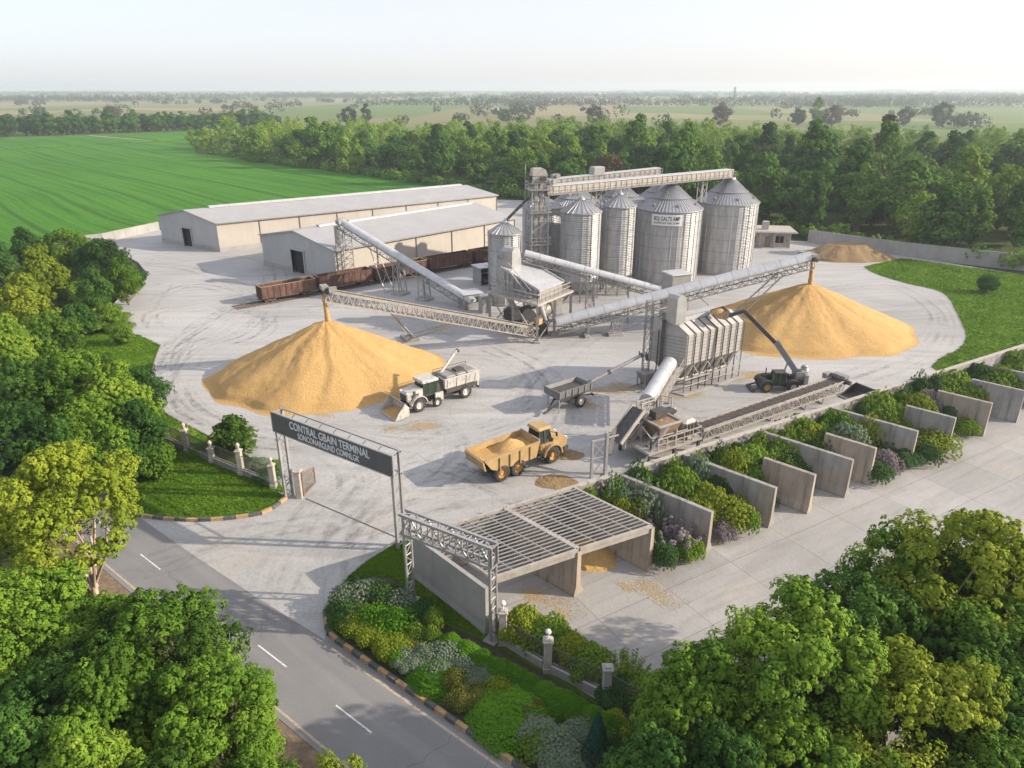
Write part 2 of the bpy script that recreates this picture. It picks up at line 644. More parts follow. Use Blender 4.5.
def grain_mat(name, a, c, d):
    b = NB(name)
    p = b.obj()
    f = b.noise(p, .25, 5, .6)
    col = b.ramp(f, [(.3, a), (.7, c)])
    g = b.noise(p, 4.2, 7, .8)
    col = b.mix(b.math('MULTIPLY', b.step(g, .42, .66), .6), col, d)
    b.bump(b.math('ADD', b.noise(p, 5, 6, .75), b.math('MULTIPLY', f, 1.5)), .16)
    return b.fin(col, .9, 0, .2)


M['grain'] = grain_mat('heaped_yellow_grain', (.54, .34, .135), (.62, .405, .165), (.41, .245, .09))
M['grain_brown'] = grain_mat('brown_grain', (.27, .185, .10), (.34, .235, .125), (.20, .14, .075))


def leaf_mat(name, stops, trans=.18, hue=.5):
    trans = min(trans, .18)
    """leaf colour from the clump's own tint and the plant's own tone"""
    b = NB(name)
    t = b.n('Attribute', attribute_name='tint').outputs['Fac']
    r = b.n('ObjectInfo').outputs['Random']
    k = b.math('ADD', b.math('MULTIPLY', t, 1 - hue), b.math('MULTIPLY', r, hue))
    col = b.ramp(k, stops)
    b.fin(col, .65, 0, .06)
    tr = b.n('BsdfTranslucent', {'Color': b.mix(.35, col, (.20, .24, .02), 'ADD')})
    mx = b.n('MixShader', {0: trans, 1: b.b.outputs[0], 2: tr.outputs[0]})
    b.nt.links.new(mx.outputs[0], b.out.inputs[0])
    return b.m


G1, G2, G3, G4 = (.030, .060, .012), (.055, .100, .017), (.095, .145, .022), (.17, .21, .032)
M['leaf_mid'] = leaf_mat('mid_green_leaves', [(.0, (.018, .042, .009)), (.35, (.08, .165, .018)), (.65, (.155, .27, .028)), (1, (.28, .37, .048))])
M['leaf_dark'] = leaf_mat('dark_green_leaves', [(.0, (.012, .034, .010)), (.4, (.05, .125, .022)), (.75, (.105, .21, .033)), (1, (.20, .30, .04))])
M['leaf_light'] = leaf_mat('yellow_green_leaves', [(.0, (.08, .12, .012)), (.4, (.155, .22, .02)), (.75, (.25, .31, .03)), (1, (.36, .39, .055))])
M['leaf_forest'] = leaf_mat('woodland_leaves', [(.0, (.016, .048, .014)), (.3, (.055, .14, .026)), (.55, (.11, .225, .032)), (.8, (.20, .32, .038)), (1, (.32, .39, .05))], .3, .65)
M['leaf_bare'] = leaf_mat('brownish_thin_leaves', [(.0, (.09, .06, .04)), (.5, (.13, .085, .055)), (1, (.10, .10, .04))], .2)
M['leaf_far'] = leaf_mat('distant_leaves', [(.0, (.025, .05, .025)), (.5, (.045, .075, .035)), (1, (.08, .11, .045))], .2, .4)
M['sh_green'] = leaf_mat('shrub_green', [(.0, (.07, .14, .016)), (.5, (.15, .25, .028)), (1, (.27, .36, .05))], .3, .3)
M['sh_bright'] = leaf_mat('shrub_bright_green', [(.0, (.05, .135, .010)), (.5, (.09, .225, .014)), (1, (.14, .31, .022))], .3, .3)
M['sh_yellow'] = leaf_mat('shrub_yellow_green', [(.0, (.12, .17, .014)), (.5, (.22, .28, .025)), (1, (.36, .39, .045))], .3, .3)
M['sh_silver'] = leaf_mat('shrub_silver_green', [(.0, (.12, .17, .10)), (.5, (.185, .245, .155)), (1, (.28, .34, .23))], .2, .3)
M['sh_dark'] = leaf_mat('shrub_dark_green', [(.0, (.03, .075, .024)), (.5, (.055, .125, .034)), (1, (.11, .19, .05))], .2, .3)
M['sh_olive'] = leaf_mat('shrub_olive', [(.0, (.10, .115, .022)), (.5, (.165, .18, .035)), (1, (.25, .255, .06))], .2, .3)
M['sh_lavender'] = leaf_mat('shrub_grey_purple', [(.0, (.15, .13, .14)), (.5, (.26, .22, .235)), (1, (.40, .36, .35))], .2, .2)
M['sh_teal'] = leaf_mat('conifer_blue_green', [(.0, (.015, .06, .045)), (.5, (.03, .10, .07)), (1, (.05, .14, .09))], .15, .3)
M['grass_blade'] = leaf_mat('grass_blades', [(.0, (.06, .14, .010)), (.5, (.12, .24, .016)), (1, (.21, .32, .028))], .25, .1)
M['bark'] = simple('bark', (.16, .12, .085), .9, 0, .3, 3, (.3, .25, .2), .4, .03, 8)
M['bark_pale'] = simple('pale_bark', (.46, .36, .27), .85, 0, .25, 2, (.25, .17, .12), .5, .02, 6)
# ================================================================== SETTING
def pl(*a, z=0.0):
    return [at(x, y, z) for x, y in a]


g = MB()
rings = [0, 120, 260, 420, 700, 1200, 2200, 4200, 9000]
nseg = 48
vs = [(0, 0, -.30)]
fs = []
for r_ in rings[1:]:
    vs += [(r_ * math.cos(2 * PI * i / nseg), r_ * math.sin(2 * PI * i / nseg), -.30) for i in range(nseg)]
for i in range(nseg):
    fs.append((0, 1 + i, 1 + (i + 1) % nseg))
for k in range(len(rings) - 2):
    for i in range(nseg):
        a_, b_ = 1 + k * nseg, 1 + (k + 1) * nseg
        fs.append((a_ + i, b_ + i, b_ + (i + 1) % nseg, a_ + (i + 1) % nseg))
g.add(vs, fs)
g.build('ground', M['plain'])['kind'] = 'structure'

# main road, straight, from the upper left behind the trees to the bottom of the picture
rd = (at(371, 735) - at(0, 447)).normalized()
rn = V((-rd.y, rd.x, 0))
rc = at(258, 645)                       # a point on the centre line


def road_pt(s, o):
    return rc + rd * s + rn * o


ro_r = (at(430, 707) - rc).dot(rn)      # right edge offset (kerb line)
ro_l = (at(210, 660) - rc).dot(rn)
sheet('road', [road_pt(-140, ro_l), road_pt(60, ro_l), road_pt(60, ro_r), road_pt(-140, ro_r)], 0.0, M['asphalt'], edge=.3)
s = -112.0
k0 = (at(193, 596) - rc).dot(rd)
gap = (at(258, 645) - at(193, 596)).length
dash = (at(287, 667) - at(258, 645)).length
for i in range(-16, 9):
    a = k0 + i * gap
    sheet('road_dash', [road_pt(a, -.05), road_pt(a + dash, -.05), road_pt(a + dash, .05), road_pt(a, .05)], .005, M['line_white'])
sheet('road_edge_line', [road_pt(-140, ro_l + .28), road_pt(60, ro_l + .28), road_pt(60, ro_l + .43), road_pt(-140, ro_l + .43)], .005, M['line_warm'])
e0 = (at(332, 648) - rc).dot(rd)
sheet('road_edge_line', [road_pt(e0, ro_r - .62), road_pt(60, ro_r - .62), road_pt(60, ro_r - .46), road_pt(e0, ro_r - .46)], .005, M['line_warm'])
e1 = (at(118, 505) - rc).dot(rd)
sheet('road_edge_line', [road_pt(-140, ro_r - .42), road_pt(e1, ro_r - .42), road_pt(e1, ro_r - .27), road_pt(-140, ro_r - .27)], .005, M['line_warm'])
# bare soil shoulder on the far side of the road
sheet('road_shoulder', [road_pt(-140, ro_l - 1.6), road_pt(60, ro_l - 1.6), road_pt(60, ro_l), road_pt(-140, ro_l)], -.02, simple('brown_soil', (.21, .15, .10), .95, 0, .3, 1.5, (.1, .09, .04), .6, .05, 4), edge=.25)

left_edge = [(283, 499), (262, 465), (230, 447), (186, 425), (158, 407), (151, 385), (155, 362), (161, 346), (140, 336), (112, 333), (126, 320), (113, 305), (128, 292), (146, 281), (146, 272), (138, 262), (104, 244)]
yard_px = [(200, 520.5), (258, 514.5), (279, 506)] + left_edge + [(64, 247.2), (103, 242.6)]
yard = pl((118, 502), (145, 516.5), *yard_px)
yard += [V((-88, 176.4, 0)), V((-86, 176.3, 0)), V((-30, 232, 0)), V((15, 225, 0)), V((40, 170, 0)), V((68, 162, 0)), V((100, 125, 0)), V((95, 101, 0)), V((62, 82, 0)), V((-6.6, 41.9, 0))]
yard += pl((400, 541), (370, 560), (346, 579), (331, 598), (325, 613), (327, 630), (325, 640), (256, 597), (190, 553))
sheet('yard', yard, .006, M['yard'], edge=.30)

# tyre marks worn into the yard: pairs of faint curving bands
tb = NB('tyre_scuffed_concrete')
tn = tb.noise(tb.pos(), .9, 5, .7)
tf = tb.noise(tb.pos(), .12, 3, .6)
tb.fin((.235, .228, .215), .9, 0, .2)
tmx = tb.n('MixShader', {0: tb.math('MULTIPLY', tb.math('MULTIPLY', tb.step(tn, .36, .66), tb.step(tf, .36, .68)), .25), 1: tb.n('BsdfTransparent').outputs[0], 2: tb.b.outputs[0]})
tb.nt.links.new(tmx.outputs[0], tb.out.inputs[0])
TR = [[(150, 560), (230, 540), (320, 520), (400, 500), (470, 490)], [(290, 640), (300, 560), (340, 500), (420, 455), (500, 425), (600, 390), (760, 350), (900, 340)],
      [(250, 575), (320, 530), (370, 480), (330, 450), (270, 440), (200, 415), (170, 380), (185, 340), (240, 310)], [(180, 400), (172, 360), (210, 325), (250, 312), (300, 306), (380, 312), (470, 340), (540, 370), (560, 420), (520, 440)],
      [(130, 260), (190, 268), (260, 300), (240, 330), (180, 350), (165, 390)], [(380, 430), (440, 430), (500, 420), (540, 400), (530, 370), (480, 350)], [(340, 560), (380, 510), (440, 480), (470, 450), (440, 425), (400, 430)],
      [(330, 600), (340, 540), (375, 490), (440, 470), (500, 490)], [(600, 380), (680, 420), (760, 410), (860, 380), (930, 350), (940, 310), (890, 285), (800, 290)], [(120, 250), (170, 262), (250, 262), (270, 280), (220, 300), (150, 310), (140, 330)],
      [(470, 500), (400, 520), (350, 545), (320, 580), (310, 620)], [(500, 420), (560, 350), (600, 330), (680, 300)], [(160, 300), (200, 290), (240, 300), (250, 330), (200, 350), (170, 380), (180, 410), (240, 435), (320, 450)]]
tmb = MB()
rgt = random.Random(31)
for k_, px_ in enumerate(TR):
    for rep in range(3):
        off = rgt.uniform(-1.6, 1.6)
        cv = smooth_line([at(x + rgt.uniform(-9, 9), y + rgt.uniform(-4, 4)) for x, y in px_], 9)
        for side in (-.95, .95):
            wl_ = rgt.uniform(.16, .30)
            lft, rgh = [], []
            for i in range(len(cv)):
                d_ = (cv[min(i + 1, len(cv) - 1)] - cv[max(i - 1, 0)]).normalized()
                nn = V((-d_.y, d_.x, 0))
                zz = .0145 + .0006 * (k_ * 3 + rep) / 10
                lft.append(cv[i] + nn * (off + side - wl_) + V((0, 0, zz)))
                rgh.append(cv[i] + nn * (off + side + wl_) + V((0, 0, zz)))
            n_ = len(cv)
            tmb.add(lft + rgh, [(i, i + 1, n_ + i + 1, n_ + i) for i in range(n_ - 1)])
tmb.build('tyre_marks', tb.m)['kind'] = 'structure'

# jointed slab in front of the storage bays
wl0, wl1 = V((-6.6, 41.7, 0)), V((78, 91.36, 0))
wd = (wl1 - wl0).normalized()
wn = V((wd.y, -wd.x, 0))                # towards the slab
sheet('loading_slab', [wl0, V((-1.4, 35.9, 0)), V((6, 29.8, 0)), V((12, 24, 0)), V((40, 20, 0)), V((80, 42, 0)), wl1], .012, M['slab'], edge=.3)
# dark expansion gap across the gateway
ga, gb = at(305, 499), at(403, 541)
sheet('gateway_joint', [ga, gb, gb + V((.04, .14, 0)), ga + V((.04, .14, 0))], .011, simple('joint_tar', (.05, .05, .052), .8))

# lawns
def curve(px, z=0, k=5):
    return smooth_line([at(x, y) for x, y in px], k)


lawn_front = curve([(112, 488), (122, 507), (145, 517), (200, 521), (258, 515), (281, 503)]) + [at(285, 497), at(270, 487), at(240, 474), at(165, 439), at(60, 420), at(60, 470)]
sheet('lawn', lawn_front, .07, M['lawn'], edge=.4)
lawn_back = [at(165, 437), at(243, 472.5), at(283, 493)] + curve([(283, 488), (262, 466), (230, 447), (186, 425), (158, 407), (151, 385), (155, 362), (161, 346)], 0, 4) + [at(138, 335), at(100, 333), at(60, 350), at(60, 420)]
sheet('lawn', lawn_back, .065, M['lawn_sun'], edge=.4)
lawn_right = curve([(864, 267), (876, 274), (905, 283), (943, 293), (958, 315), (966, 335), (960, 348), (944, 357), (932, 366), (938, 371)], 0, 4) + [at(960, 372), V((62, 82.2, 0)), V((96, 101.5, 0)), V((101, 125, 0)), V((80, 144, 0)), at(900, 259)]
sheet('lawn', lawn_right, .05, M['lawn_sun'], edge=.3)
verge_px = [(400, 541), (370, 560), (346, 579), (331, 598), (325, 613), (328, 627)]
verge = curve(verge_px, 0, 4) + [road_pt((at(345, 640) - rc).dot(rd), ro_r + .2), road_pt(40, ro_r + .2), V((22, 8, 0)), V((12.5, 23.6, 0)), V((6, 29.8, 0)), V((-1.4, 35.9, 0)), V((-6.6, 41.7, 0)), at(410, 534)]
sheet('lawn', verge, .08, M['lawn'], edge=.4)


bed = curve([(338, 592), (360, 578), (392, 580), (418, 600), (438, 622)], 0, 4) + [V((-1.2, 35.2, 0)), V((3.6, 31.4, 0)), V((12.2, 23.9, 0)), V((20, 9, 0)), road_pt(40, ro_r + .35), road_pt((at(345, 640) - rc).dot(rd), ro_r + .35)] + curve([(331, 627), (328, 613)], 0, 2)
sheet('planting_bed', bed, .095, simple('dark_planting_soil', (.055, .05, .025), .95, 0, .3, 3, (.03, .06, .012), .6, .08, 5))


# painted kerbs: blocks laid end to end, painted black and ochre in turn
def kerb(name, pts, w=.22, h=.17, seg=1.0, plain=False):
    cols = [simple('kerb_paint_dark', (.085, .085, .08), .8, 0, .25, 3, (.24, .22, .19), .6), simple('kerb_paint_ochre', (.40, .26, .13), .8, 0, .25, 3, (.24, .21, .17), .7)]
    if plain:
        cols = [M['wall'], M['wall']]
    P = [V((p[0], p[1], 0)) for p in pts]
    d = [0.0]
    for i in range(len(P) - 1):
        d.append(d[-1] + (P[i + 1] - P[i]).length)

    def pt(s):
        for i in range(len(P) - 1):
            if s <= d[i + 1] or i == len(P) - 2:
                t = (s - d[i]) / max(1e-6, d[i + 1] - d[i])
                return P[i].lerp(P[i + 1], min(max(t, 0), 1))
    n = max(1, int(d[-1] / seg))
    mb = MB()
    mi = []
    for i in range(n):
        a, b = pt(d[-1] * i / n), pt(d[-1] * (i + .985) / n)
        q = V((-(b - a).y, (b - a).x, 0)).normalized() * w / 2
        o = len(mb.f)
        mb.hexa([a - q, b - q, b + q, a + q] + [(p.x, p.y, h) for p in (a - q * .8, b - q * .8, b + q * .8, a + q * .8)])
        mi += [i % 2] * (len(mb.f) - o)
    ob = mb.build(name, cols[0])
    ob.data.materials.append(cols[1])
    ob.data.polygons.foreach_set('material_index', mi)
    ob['kind'] = 'structure'


kerb('kerb', curve([(112, 488), (122, 507), (145, 517), (200, 521), (258, 515), (281, 503), (287, 498)], 0, 8), .3, .25, .95)
kerb('kerb', curve([(325, 612), (327, 630)], 0, 4) + [road_pt(s_, ro_r + .06) for s_ in np.arange((at(338, 638) - rc).dot(rd), 30, 1.0)], .32, .26, .78)
kerb('kerb', curve([(408, 534), (400, 541), (370, 560), (346, 579), (331, 598), (325, 612)], 0, 6), .2, .16, 1.2, True)
kerb('kerb', curve(left_edge[1:8], 0, 6), .2, .16, 1.2, True)
kerb('kerb', curve(left_edge[11:15], 0, 6), .2, .16, 1.2, True)

# crop fields beyond the left wall
fz = .35
fe = [at(-80, 262), at(60, 246), at(103, 240.5), V((-89, 180, 0)), V((-33, 236, 0)), V((-8, 262, 0)), at(420, 178), at(300, 166), at(195, 154)]
far_l, far_r = at(-120, 157), at(195, 140.5)
sheet('crop_field', fe + [far_r, far_l], fz, M['crop'], edge=.6)
sheet('crop_field', [at(-120, 155.5), at(195, 139), at(150, 141), at(85, 136), at(-120, 142)], fz, M['crop'], edge=.6)
sheet('crop_field', [at(155, 140.5), at(195, 138.2), at(200, 131), at(90, 135.2)], fz, M['crop'], edge=.6)
sheet('field_track', [at(85, 136), at(150, 141), at(155, 140.4), at(92, 135.2)], .1, simple('dry_track_soil', (.30, .24, .15), .95, 0, .2, .2))

# low hills far off
hb = MB()
rng = random.Random(4)
for k, (x0, x1, y, hh) in enumerate([(250, 1600, 5200, 22), (2300, 4200, 5400, 34), (-4200, -1500, 5600, 16), (-700, 300, 5000, 14)]):
    n = 40
    top, bot = [], []
    for i in range(n + 1):
        t = i / n
        x = x0 + (x1 - x0) * t
        z = hh * math.sin(PI * t) ** .7 * (.7 + .3 * math.sin(t * 17 + k) * math.sin(t * 7.3 + k * 2)) + rng.uniform(0, 3)
        top.append((x, y + 350, z))
        bot.append((x, y, -1))
    bk = [(p[0], y + 900, -1) for p in bot]
    o = 3 * (n + 1)
    hb.add(bot + top + bk, [(i, i + 1, n + 2 + i, n + 1 + i) for i in range(n)] + [(n + 1 + i, n + 2 + i, 2 * n + 3 + i, 2 * n + 2 + i) for i in range(n)], True)
hb.build('hills', simple('far_hill_scrub', (.10, .11, .07), .95, 0, .3, .01))['kind'] = 'structure'

# ================================================================== WALLS, BAYS, GATE
WH = 3.5
dv = V((.73, -.684, 0)).normalized()     # dividing walls run this way, towards the slab


def on_long(x, y):
    """where a line from (x, y) back along the divider direction meets the long wall"""
    p = V((x, y, 0))
    den = dv.x * wd.y - dv.y * wd.x
    q = p - wl0
    t = (q.x * wd.y - q.y * wd.x) / den
    return p - dv * t


lw = MB()
L = (wl1 - wl0).length
n = 24
for i in range(n):
    a, b = L * i / n, L * (i + 1) / n - .02
    lw.prism([(-.20, 0), (.30, 0), (.30, .25), (.19, .5), (.16, WH), (-.16, WH)], 'x', a, b) if False else None
lw.prism([(.22, 0), (-.34, 0), (-.34, .22), (-.20, .5), (-.16, WH - .03), (-.13, WH), (.13, WH), (.16, WH - .03)], 'x', 0, L)
ang_w = math.atan2(wd.y, wd.x)
t = thing('retaining_wall', 'long stained concrete wall running behind all the planted storage bays', 'wall', wl0, ang_w)
lw.build('wall_body', M['wall'], t)
cp_ = MB()
cp_.box((L / 2, 0, WH + .025), (L, .44, .05))
cp_.build('coping', M['stone'], t)

ends = [(4.5, 40.0, 'grey concrete dividing wall under the middle of the slatted roof'),
        (9.9, 42.8, 'concrete dividing wall carrying the right edge of the slatted roof'),
        (14.6, 44.9, 'long streaked dividing wall between the lavender bush and the pink-flowered bush'),
        (20.4, 48.3, 'dark streaked dividing wall right of the pink-flowered bush'),
        (24.2, 50.3, 'short brownish dividing wall after the streaked one'),
        (28.3, 52.8, 'long smooth blue-grey dividing wall beyond the short brownish one'),
        (31.2, 54.9, 'brown pitted dividing wall left of the grey-purple round bush'),
        (36.5, 58.2, 'thin grey dividing wall right of the grey-purple round bush'),
        (41.5, 61.0, 'grey dividing wall right of the big yellow-green round bush'),
        (47.0, 64.4, 'wide panelled dividing wall with upright seams'),
        (52.3, 67.5, 'pale panelled dividing wall next to the right edge of the photo'),
        (57.6, 70.6, 'dividing wall cut off by the right edge of the photo')]
for i, (x, y, lab) in enumerate(ends):
    p0 = on_long(x, y) + dv * .25
    p1 = V((x, y, 0))
    if i in (4, 6, 8, 9, 10):              # the short ones stop before the long wall
        p0 = p1 - dv * (4.3 if i < 9 else 4.8)
    L2 = (p1 - p0).length
    mb = MB()
    prof = [(.55, 0), (-.42, 0), (-.42, .14), (-.24, .8), (-.20, WH - .03), (-.17, WH), (.17, WH), (.20, WH - .03), (.24, .8), (.55, .16)]
    mb.prism(prof, 'x', 0, L2)
    for q in np.arange(1.9, L2 - .6, 1.9):        # shutter joints stand a little proud
        mb.box((q, -.225, 1.9), (.03, .03, 2.2))
    o = mb.build('dividing_wall', M['wall_warm_lit'] if i in (0, 1, 4, 6, 9) else M['wall'], None, p0, math.atan2(dv.y, dv.x))
    tag(o, lab, 'wall', 'dividing walls of the storage bays')

ew0, ew1 = V((-6.6, 41.7, 0)), V((-1.55, 36.2, 0))
d = (ew1 - ew0)
mb = MB()
mb.prism([(-.3, 0), (.35, 0), (.35, .15), (.17, .6), (.14, WH + .05), (-.14, WH + .05), (-.17, .6)], 'x', -.2, d.length)
o = mb.build('end_wall', M['panel'], None, ew0, math.atan2(d.y, d.x))
tag(o, 'pale grey concrete end wall beside the lawn strip and pipe truss', 'wall')

# slatted roof over the first two bays
A, B, C = V((-1.25, 36.9, 0)), V((4.5, 40.0, 0)), V((9.9, 42.8, 0))
A2, B2, C2 = V((-6.1, 42.1, 0)), V((-.6, 45.2, 0)), V((4.7, 48.2, 0))
rz_ = WH + .12
for nm, (p, q, r_, s_), lab in [('slatted_roof', (A, B, B2, A2), 'left slatted steel roof panel over the empty storage bay'), ('slatted_roof', (B, C, C2, B2), 'right slatted steel roof panel over the bay with spilled grain')]:
    t = thing(nm, lab, 'roof', (0, 0, rz_), 0, 'slatted roof panels')
    fr = MB()
    pts = [p, q, r_, s_]
    ins = []
    cen = (p + q + r_ + s_) / 4
    for v_ in pts:
        ins.append(v_ + (cen - v_).normalized() * .14)
    for i in range(4):
        fr.bar(ins[i], ins[(i + 1) % 4], .18, .22)
    fr.bar(ins[0] - V((0, 0, .32)), ins[1] - V((0, 0, .32)), .1, .3)
    fr.build('roof_frame', M['steel_warm'], t)
    pu = MB()
    for f_ in (.25, .5, .75):
        pu.bar(ins[0].lerp(ins[1], f_) - V((0, 0, .04)), ins[3].lerp(ins[2], f_) - V((0, 0, .04)), .07, .14)
    pu.build('purlins', M['galv'], t)
    sl = MB()
    for i in range(1, 18):
        f_ = i / 18
        sl.bar(ins[0].lerp(ins[3], f_) + V((0, 0, .10)), ins[1].lerp(ins[2], f_) + V((0, 0, .10)), .06, .06)
    sl.build('slats', M['galv'], t)

# pipe truss beside the end wall
tA, tB = V((-6.75, 39.2, 0)), V((-1.15, 35.7, 0))
d = tB - tA
L2 = d.length
t = thing('pipe_truss', 'galvanised pipe truss on two lattice posts beside the end wall', 'truss', tA, math.atan2(d.y, d.x))
for i, x in enumerate((0, L2)):
    p = MB()
    for yy in (-.32, .32):
        p.tube((x, yy, 0), (x, yy, 7.0), .10, n=8)
    for k in range(9):
        z0, z1 = .2 + k * .74, .2 + (k + 1) * .74
        p.tube((x, -.32, z1), (x, .32, z1), .045, n=6)
        s_ = 1 if k % 2 else -1
        p.tube((x, -.32 * s_, z0), (x, .32 * s_, z1), .04, n=6)
    p.build('post', M['galv'], t)
    bp = MB()
    bp.cbox((x, 0, .1), (.9, 1.2, .12), .03)
    bp.build('base_plate', M['galv_dull'], t)
bm_ = MB()
bm_.truss((-.3, 0, 6.3), (L2 + .15, 0, 6.3), .64, 1.4, 8, .17, .07)
bm_.build('beam', M['galv'], t)

# entrance gate with the name board
gL, gR = V((-18.8, 52.7, 0)), V((-8.3, 45.4, 0))
d = gR - gL
GL = d.length
t = thing('entrance_gate', 'steel gateway with a dark name board across the driveway', 'gateway', gL, math.atan2(d.y, d.x))
for x in (0, GL):
    p = MB()
    for yy, xx in ((-.36, -.02), (.36, .02)):
        p.box((x + xx, yy, 4.05), (.22, .22, 8.1))
    for k in range(10):
        z0 = .4 + k * .62
        p.bar((x, -.36, z0), (x, .36, z0 + (.62 if k % 2 else .02)), .07)
        p.bar((x, -.36, z0 + .6), (x, .36, z0 + .02), .05)
    p.build('post', M['galv'], t)
bd = MB()
bd.box((GL / 2, -.50, 7.20), (GL + .36, .10, 1.64))
bd.build('name_board', M['sign_dark'], t)
fr = MB()
for zz in (6.36, 8.06):
    fr.box((GL / 2, -.49, zz), (GL + .52, .16, .09))
for xx in (-.22, GL + .22):
    fr.box((xx, -.49, 7.21), (.10, .16, 1.78))
fr.box((GL / 2, .42, 8.06), (GL + .5, .12, .1))
fr.box((GL / 2, .42, 6.3), (GL + .5, .10, .1))
for k in range(9):
    x = GL * k / 8
    fr.box((x, 0, 8.06), (.07, .78, .06))
    fr.bar((x, .42, 6.3), (x + GL / 8 if k < 8 else x, .42, 8.06), .05)
fr.build('board_frame', M['galv'], t)
text('CONTRAL GBAIN TERMINAL', .92, 'lettering', M['letter'], t, (GL / 2 - .05, -.56, 7.48), (PI / 2, 0, 0), .012, .74, .008)
text('SONCONARGUND COMNLGK', .72, 'lettering', M['letter'], t, (GL / 2 - .15, -.56, 6.76), (PI / 2, 0, 0), .012, .68, .006)
t2 = thing('stone_pier', 'square pale stone gate pier at the left foot of the gateway', 'pillar', at(300, 497.5))
mb = MB()
mb.cbox((0, 0, 1.25), (.55, .55, 2.5), .05)
mb.build('shaft', M['stone'], t2)
mb = MB()
mb.cbox((0, 0, 2.57), (.72, .72, .16), .04)
mb.build('cap', M['stone'], t2)
# open gate leaf
p0 = at(304, 497.5)
p1 = at(313, 487)
d = p1 - p0
t = thing('gate_leaf', 'open rusty iron gate leaf swung into the yard beside the stone pier', 'gate', p0, math.atan2(d.y, d.x))
mb = MB()
w_ = 2.3
mb.bar((0.05, 0, .1), (.05, 0, 2.4), .09)
mb.bar((w_, 0, .1), (w_, 0, 1.7), .08)
mb.bar((.05, 0, .15), (w_, 0, .15), .07)
mb.bar((.05, 0, 2.36), (w_, 0, 1.68), .07)
mb.build('leaf_frame', M['timber'], t)
mb = MB()
for i in range(1, 12):
    x = .05 + (w_ - .05) * i / 12
    mb.bar((x, 0, .15), (x, 0, 2.36 - .68 * i / 12), .035)
mb.bar((.05, 0, .2), (w_, 0, 1.6), .05)
mb.build('bars', M['timber'], t)


# boundary fences: low wall, piers with caps, dark mesh between
def fence(name, lab, piers, wall_m, mesh_h=1.35, wall_h=.62):
    t = thing(name, lab, 'fence', (piers[0][0], piers[0][1], 0))
    o = V((piers[0][0], piers[0][1], 0))
    for i in range(len(piers) - 1):
        a = V((piers[i][0], piers[i][1], 0)) - o
        b = V((piers[i + 1][0], piers[i + 1][1], 0)) - o
        u = (b - a).normalized()
        a, b = a + u * .29, b - u * .29
        w = MB()
        w.bar(a + V((0, 0, wall_h / 2)), b + V((0, 0, wall_h / 2)), .26, wall_h)
        w.bar(a + V((0, 0, wall_h + .04)), b + V((0, 0, wall_h + .04)), .34, .08)
        w.build('low_wall', wall_m, t)
        f_ = MB()
        z0, z1 = wall_h + .12, wall_h + mesh_h
        f_.bar(a + V((0, 0, z1)), b + V((0, 0, z1)), .05)
        f_.bar(a + V((0, 0, z0)), b + V((0, 0, z0)), .04)
        m_ = int((b - a).length / .13)
        for k in range(1, m_):
            e = a.lerp(b, k / m_)
            f_.bar(e + V((0, 0, z0)), e + V((0, 0, z1)), .016)
        for k in range(1, 6):
            zz = z0 + (z1 - z0) * k / 6
            f_.bar(a + V((0, 0, zz)), b + V((0, 0, zz)), .014)
        f_.build('mesh_panel', M['steel_dark'], t)
    for x, y, h, fin in piers:
        q = V((x, y, 0)) - o
        m_ = MB()
        m_.cbox((q.x, q.y, h / 2), (.48, .48, h), .04)
        m_.cbox((q.x, q.y, .22), (.56, .56, .44), .03)
        pr = m_.build('pier', M['stone'] if fin else wall_m, t)
        m_ = MB()
        m_.cbox((q.x, q.y, h + .07), (.62, .62, .13), .04)
        m_.cbox((q.x, q.y, h + .19), (.4, .4, .12), .05)
        m_.build('pier_cap', M['stone'] if fin else wall_m, t)
        if fin == 1:
            m_ = MB()
            m_.lathe([(0, 0), (.16, .02), (.10, .12), (.20, .3), (.17, .45), (.06, .55), (0, .62)], 12, (q.x, q.y, h + .25))
            m_.build('finial', M['stone'], t)
        if fin == 2:
            m_ = MB()
            m_.tube((q.x, q.y, h + .24), (q.x, q.y, h + .5), .05, n=8)
            m_.lathe([(0, 0), (.13, .05), (.18, .18), (.13, .31), (0, .36)], 12, (q.x, q.y, h + .48))
            m_.build('globe_lamp', M['sign_white'], t)
    return t


def gp(x, y):
    p = at(x, y)
    return p.x, p.y


fence('boundary_fence', 'stone fence with finial piers and dark mesh along the lawn left of the gateway', [(*gp(128, 427), 2.2, 0), (*gp(188, 452), 2.25, 1), (*gp(213, 463), 1.5, 1), (*gp(242, 475), 2.4, 1), (*gp(274, 488), 2.2, 1)], M['wall'])
fence('boundary_fence', 'grey fence with capped piers and dark mesh between the hedge strip and the slab', [(-.55, 35.25, 2.5, 2), (2.1, 33.0, 2.3, 2), (5.3, 30.85, 2.3, 0), (9.0, 28.0, 2.3, 2), (12.8, 25.2, 2.3, 0)], M['panel'])


# perimeter walls of panel sections with posts
def panel_wall(lab, pts, h, m, step=3.0, cat='wall'):
    t = thing('perimeter_wall', lab, cat, (pts[0].x, pts[0].y, 0))
    o = pts[0]
    for i in range(len(pts) - 1):
        a, b = pts[i] - o, pts[i + 1] - o
        w = MB()
        w.bar(a + V((0, 0, h / 2 - .15)), b + V((0, 0, h / 2 - .15)), .16, h + .3)
        w.build('wall_body', m, t)
        q = MB()
        n_ = max(1, int((b - a).length / step))
        for k in range(n_ + 1):
            e = a.lerp(b, k / n_)
            q.box((e.x, e.y, h / 2 + .04), (.26, .26, h + .08), math.atan2((b - a).y, (b - a).x))
        q.bar(a + V((0, 0, h + .05)), b + V((0, 0, h + .05)), .24, .10)
        q.build('wall_posts', M['panel'], t)


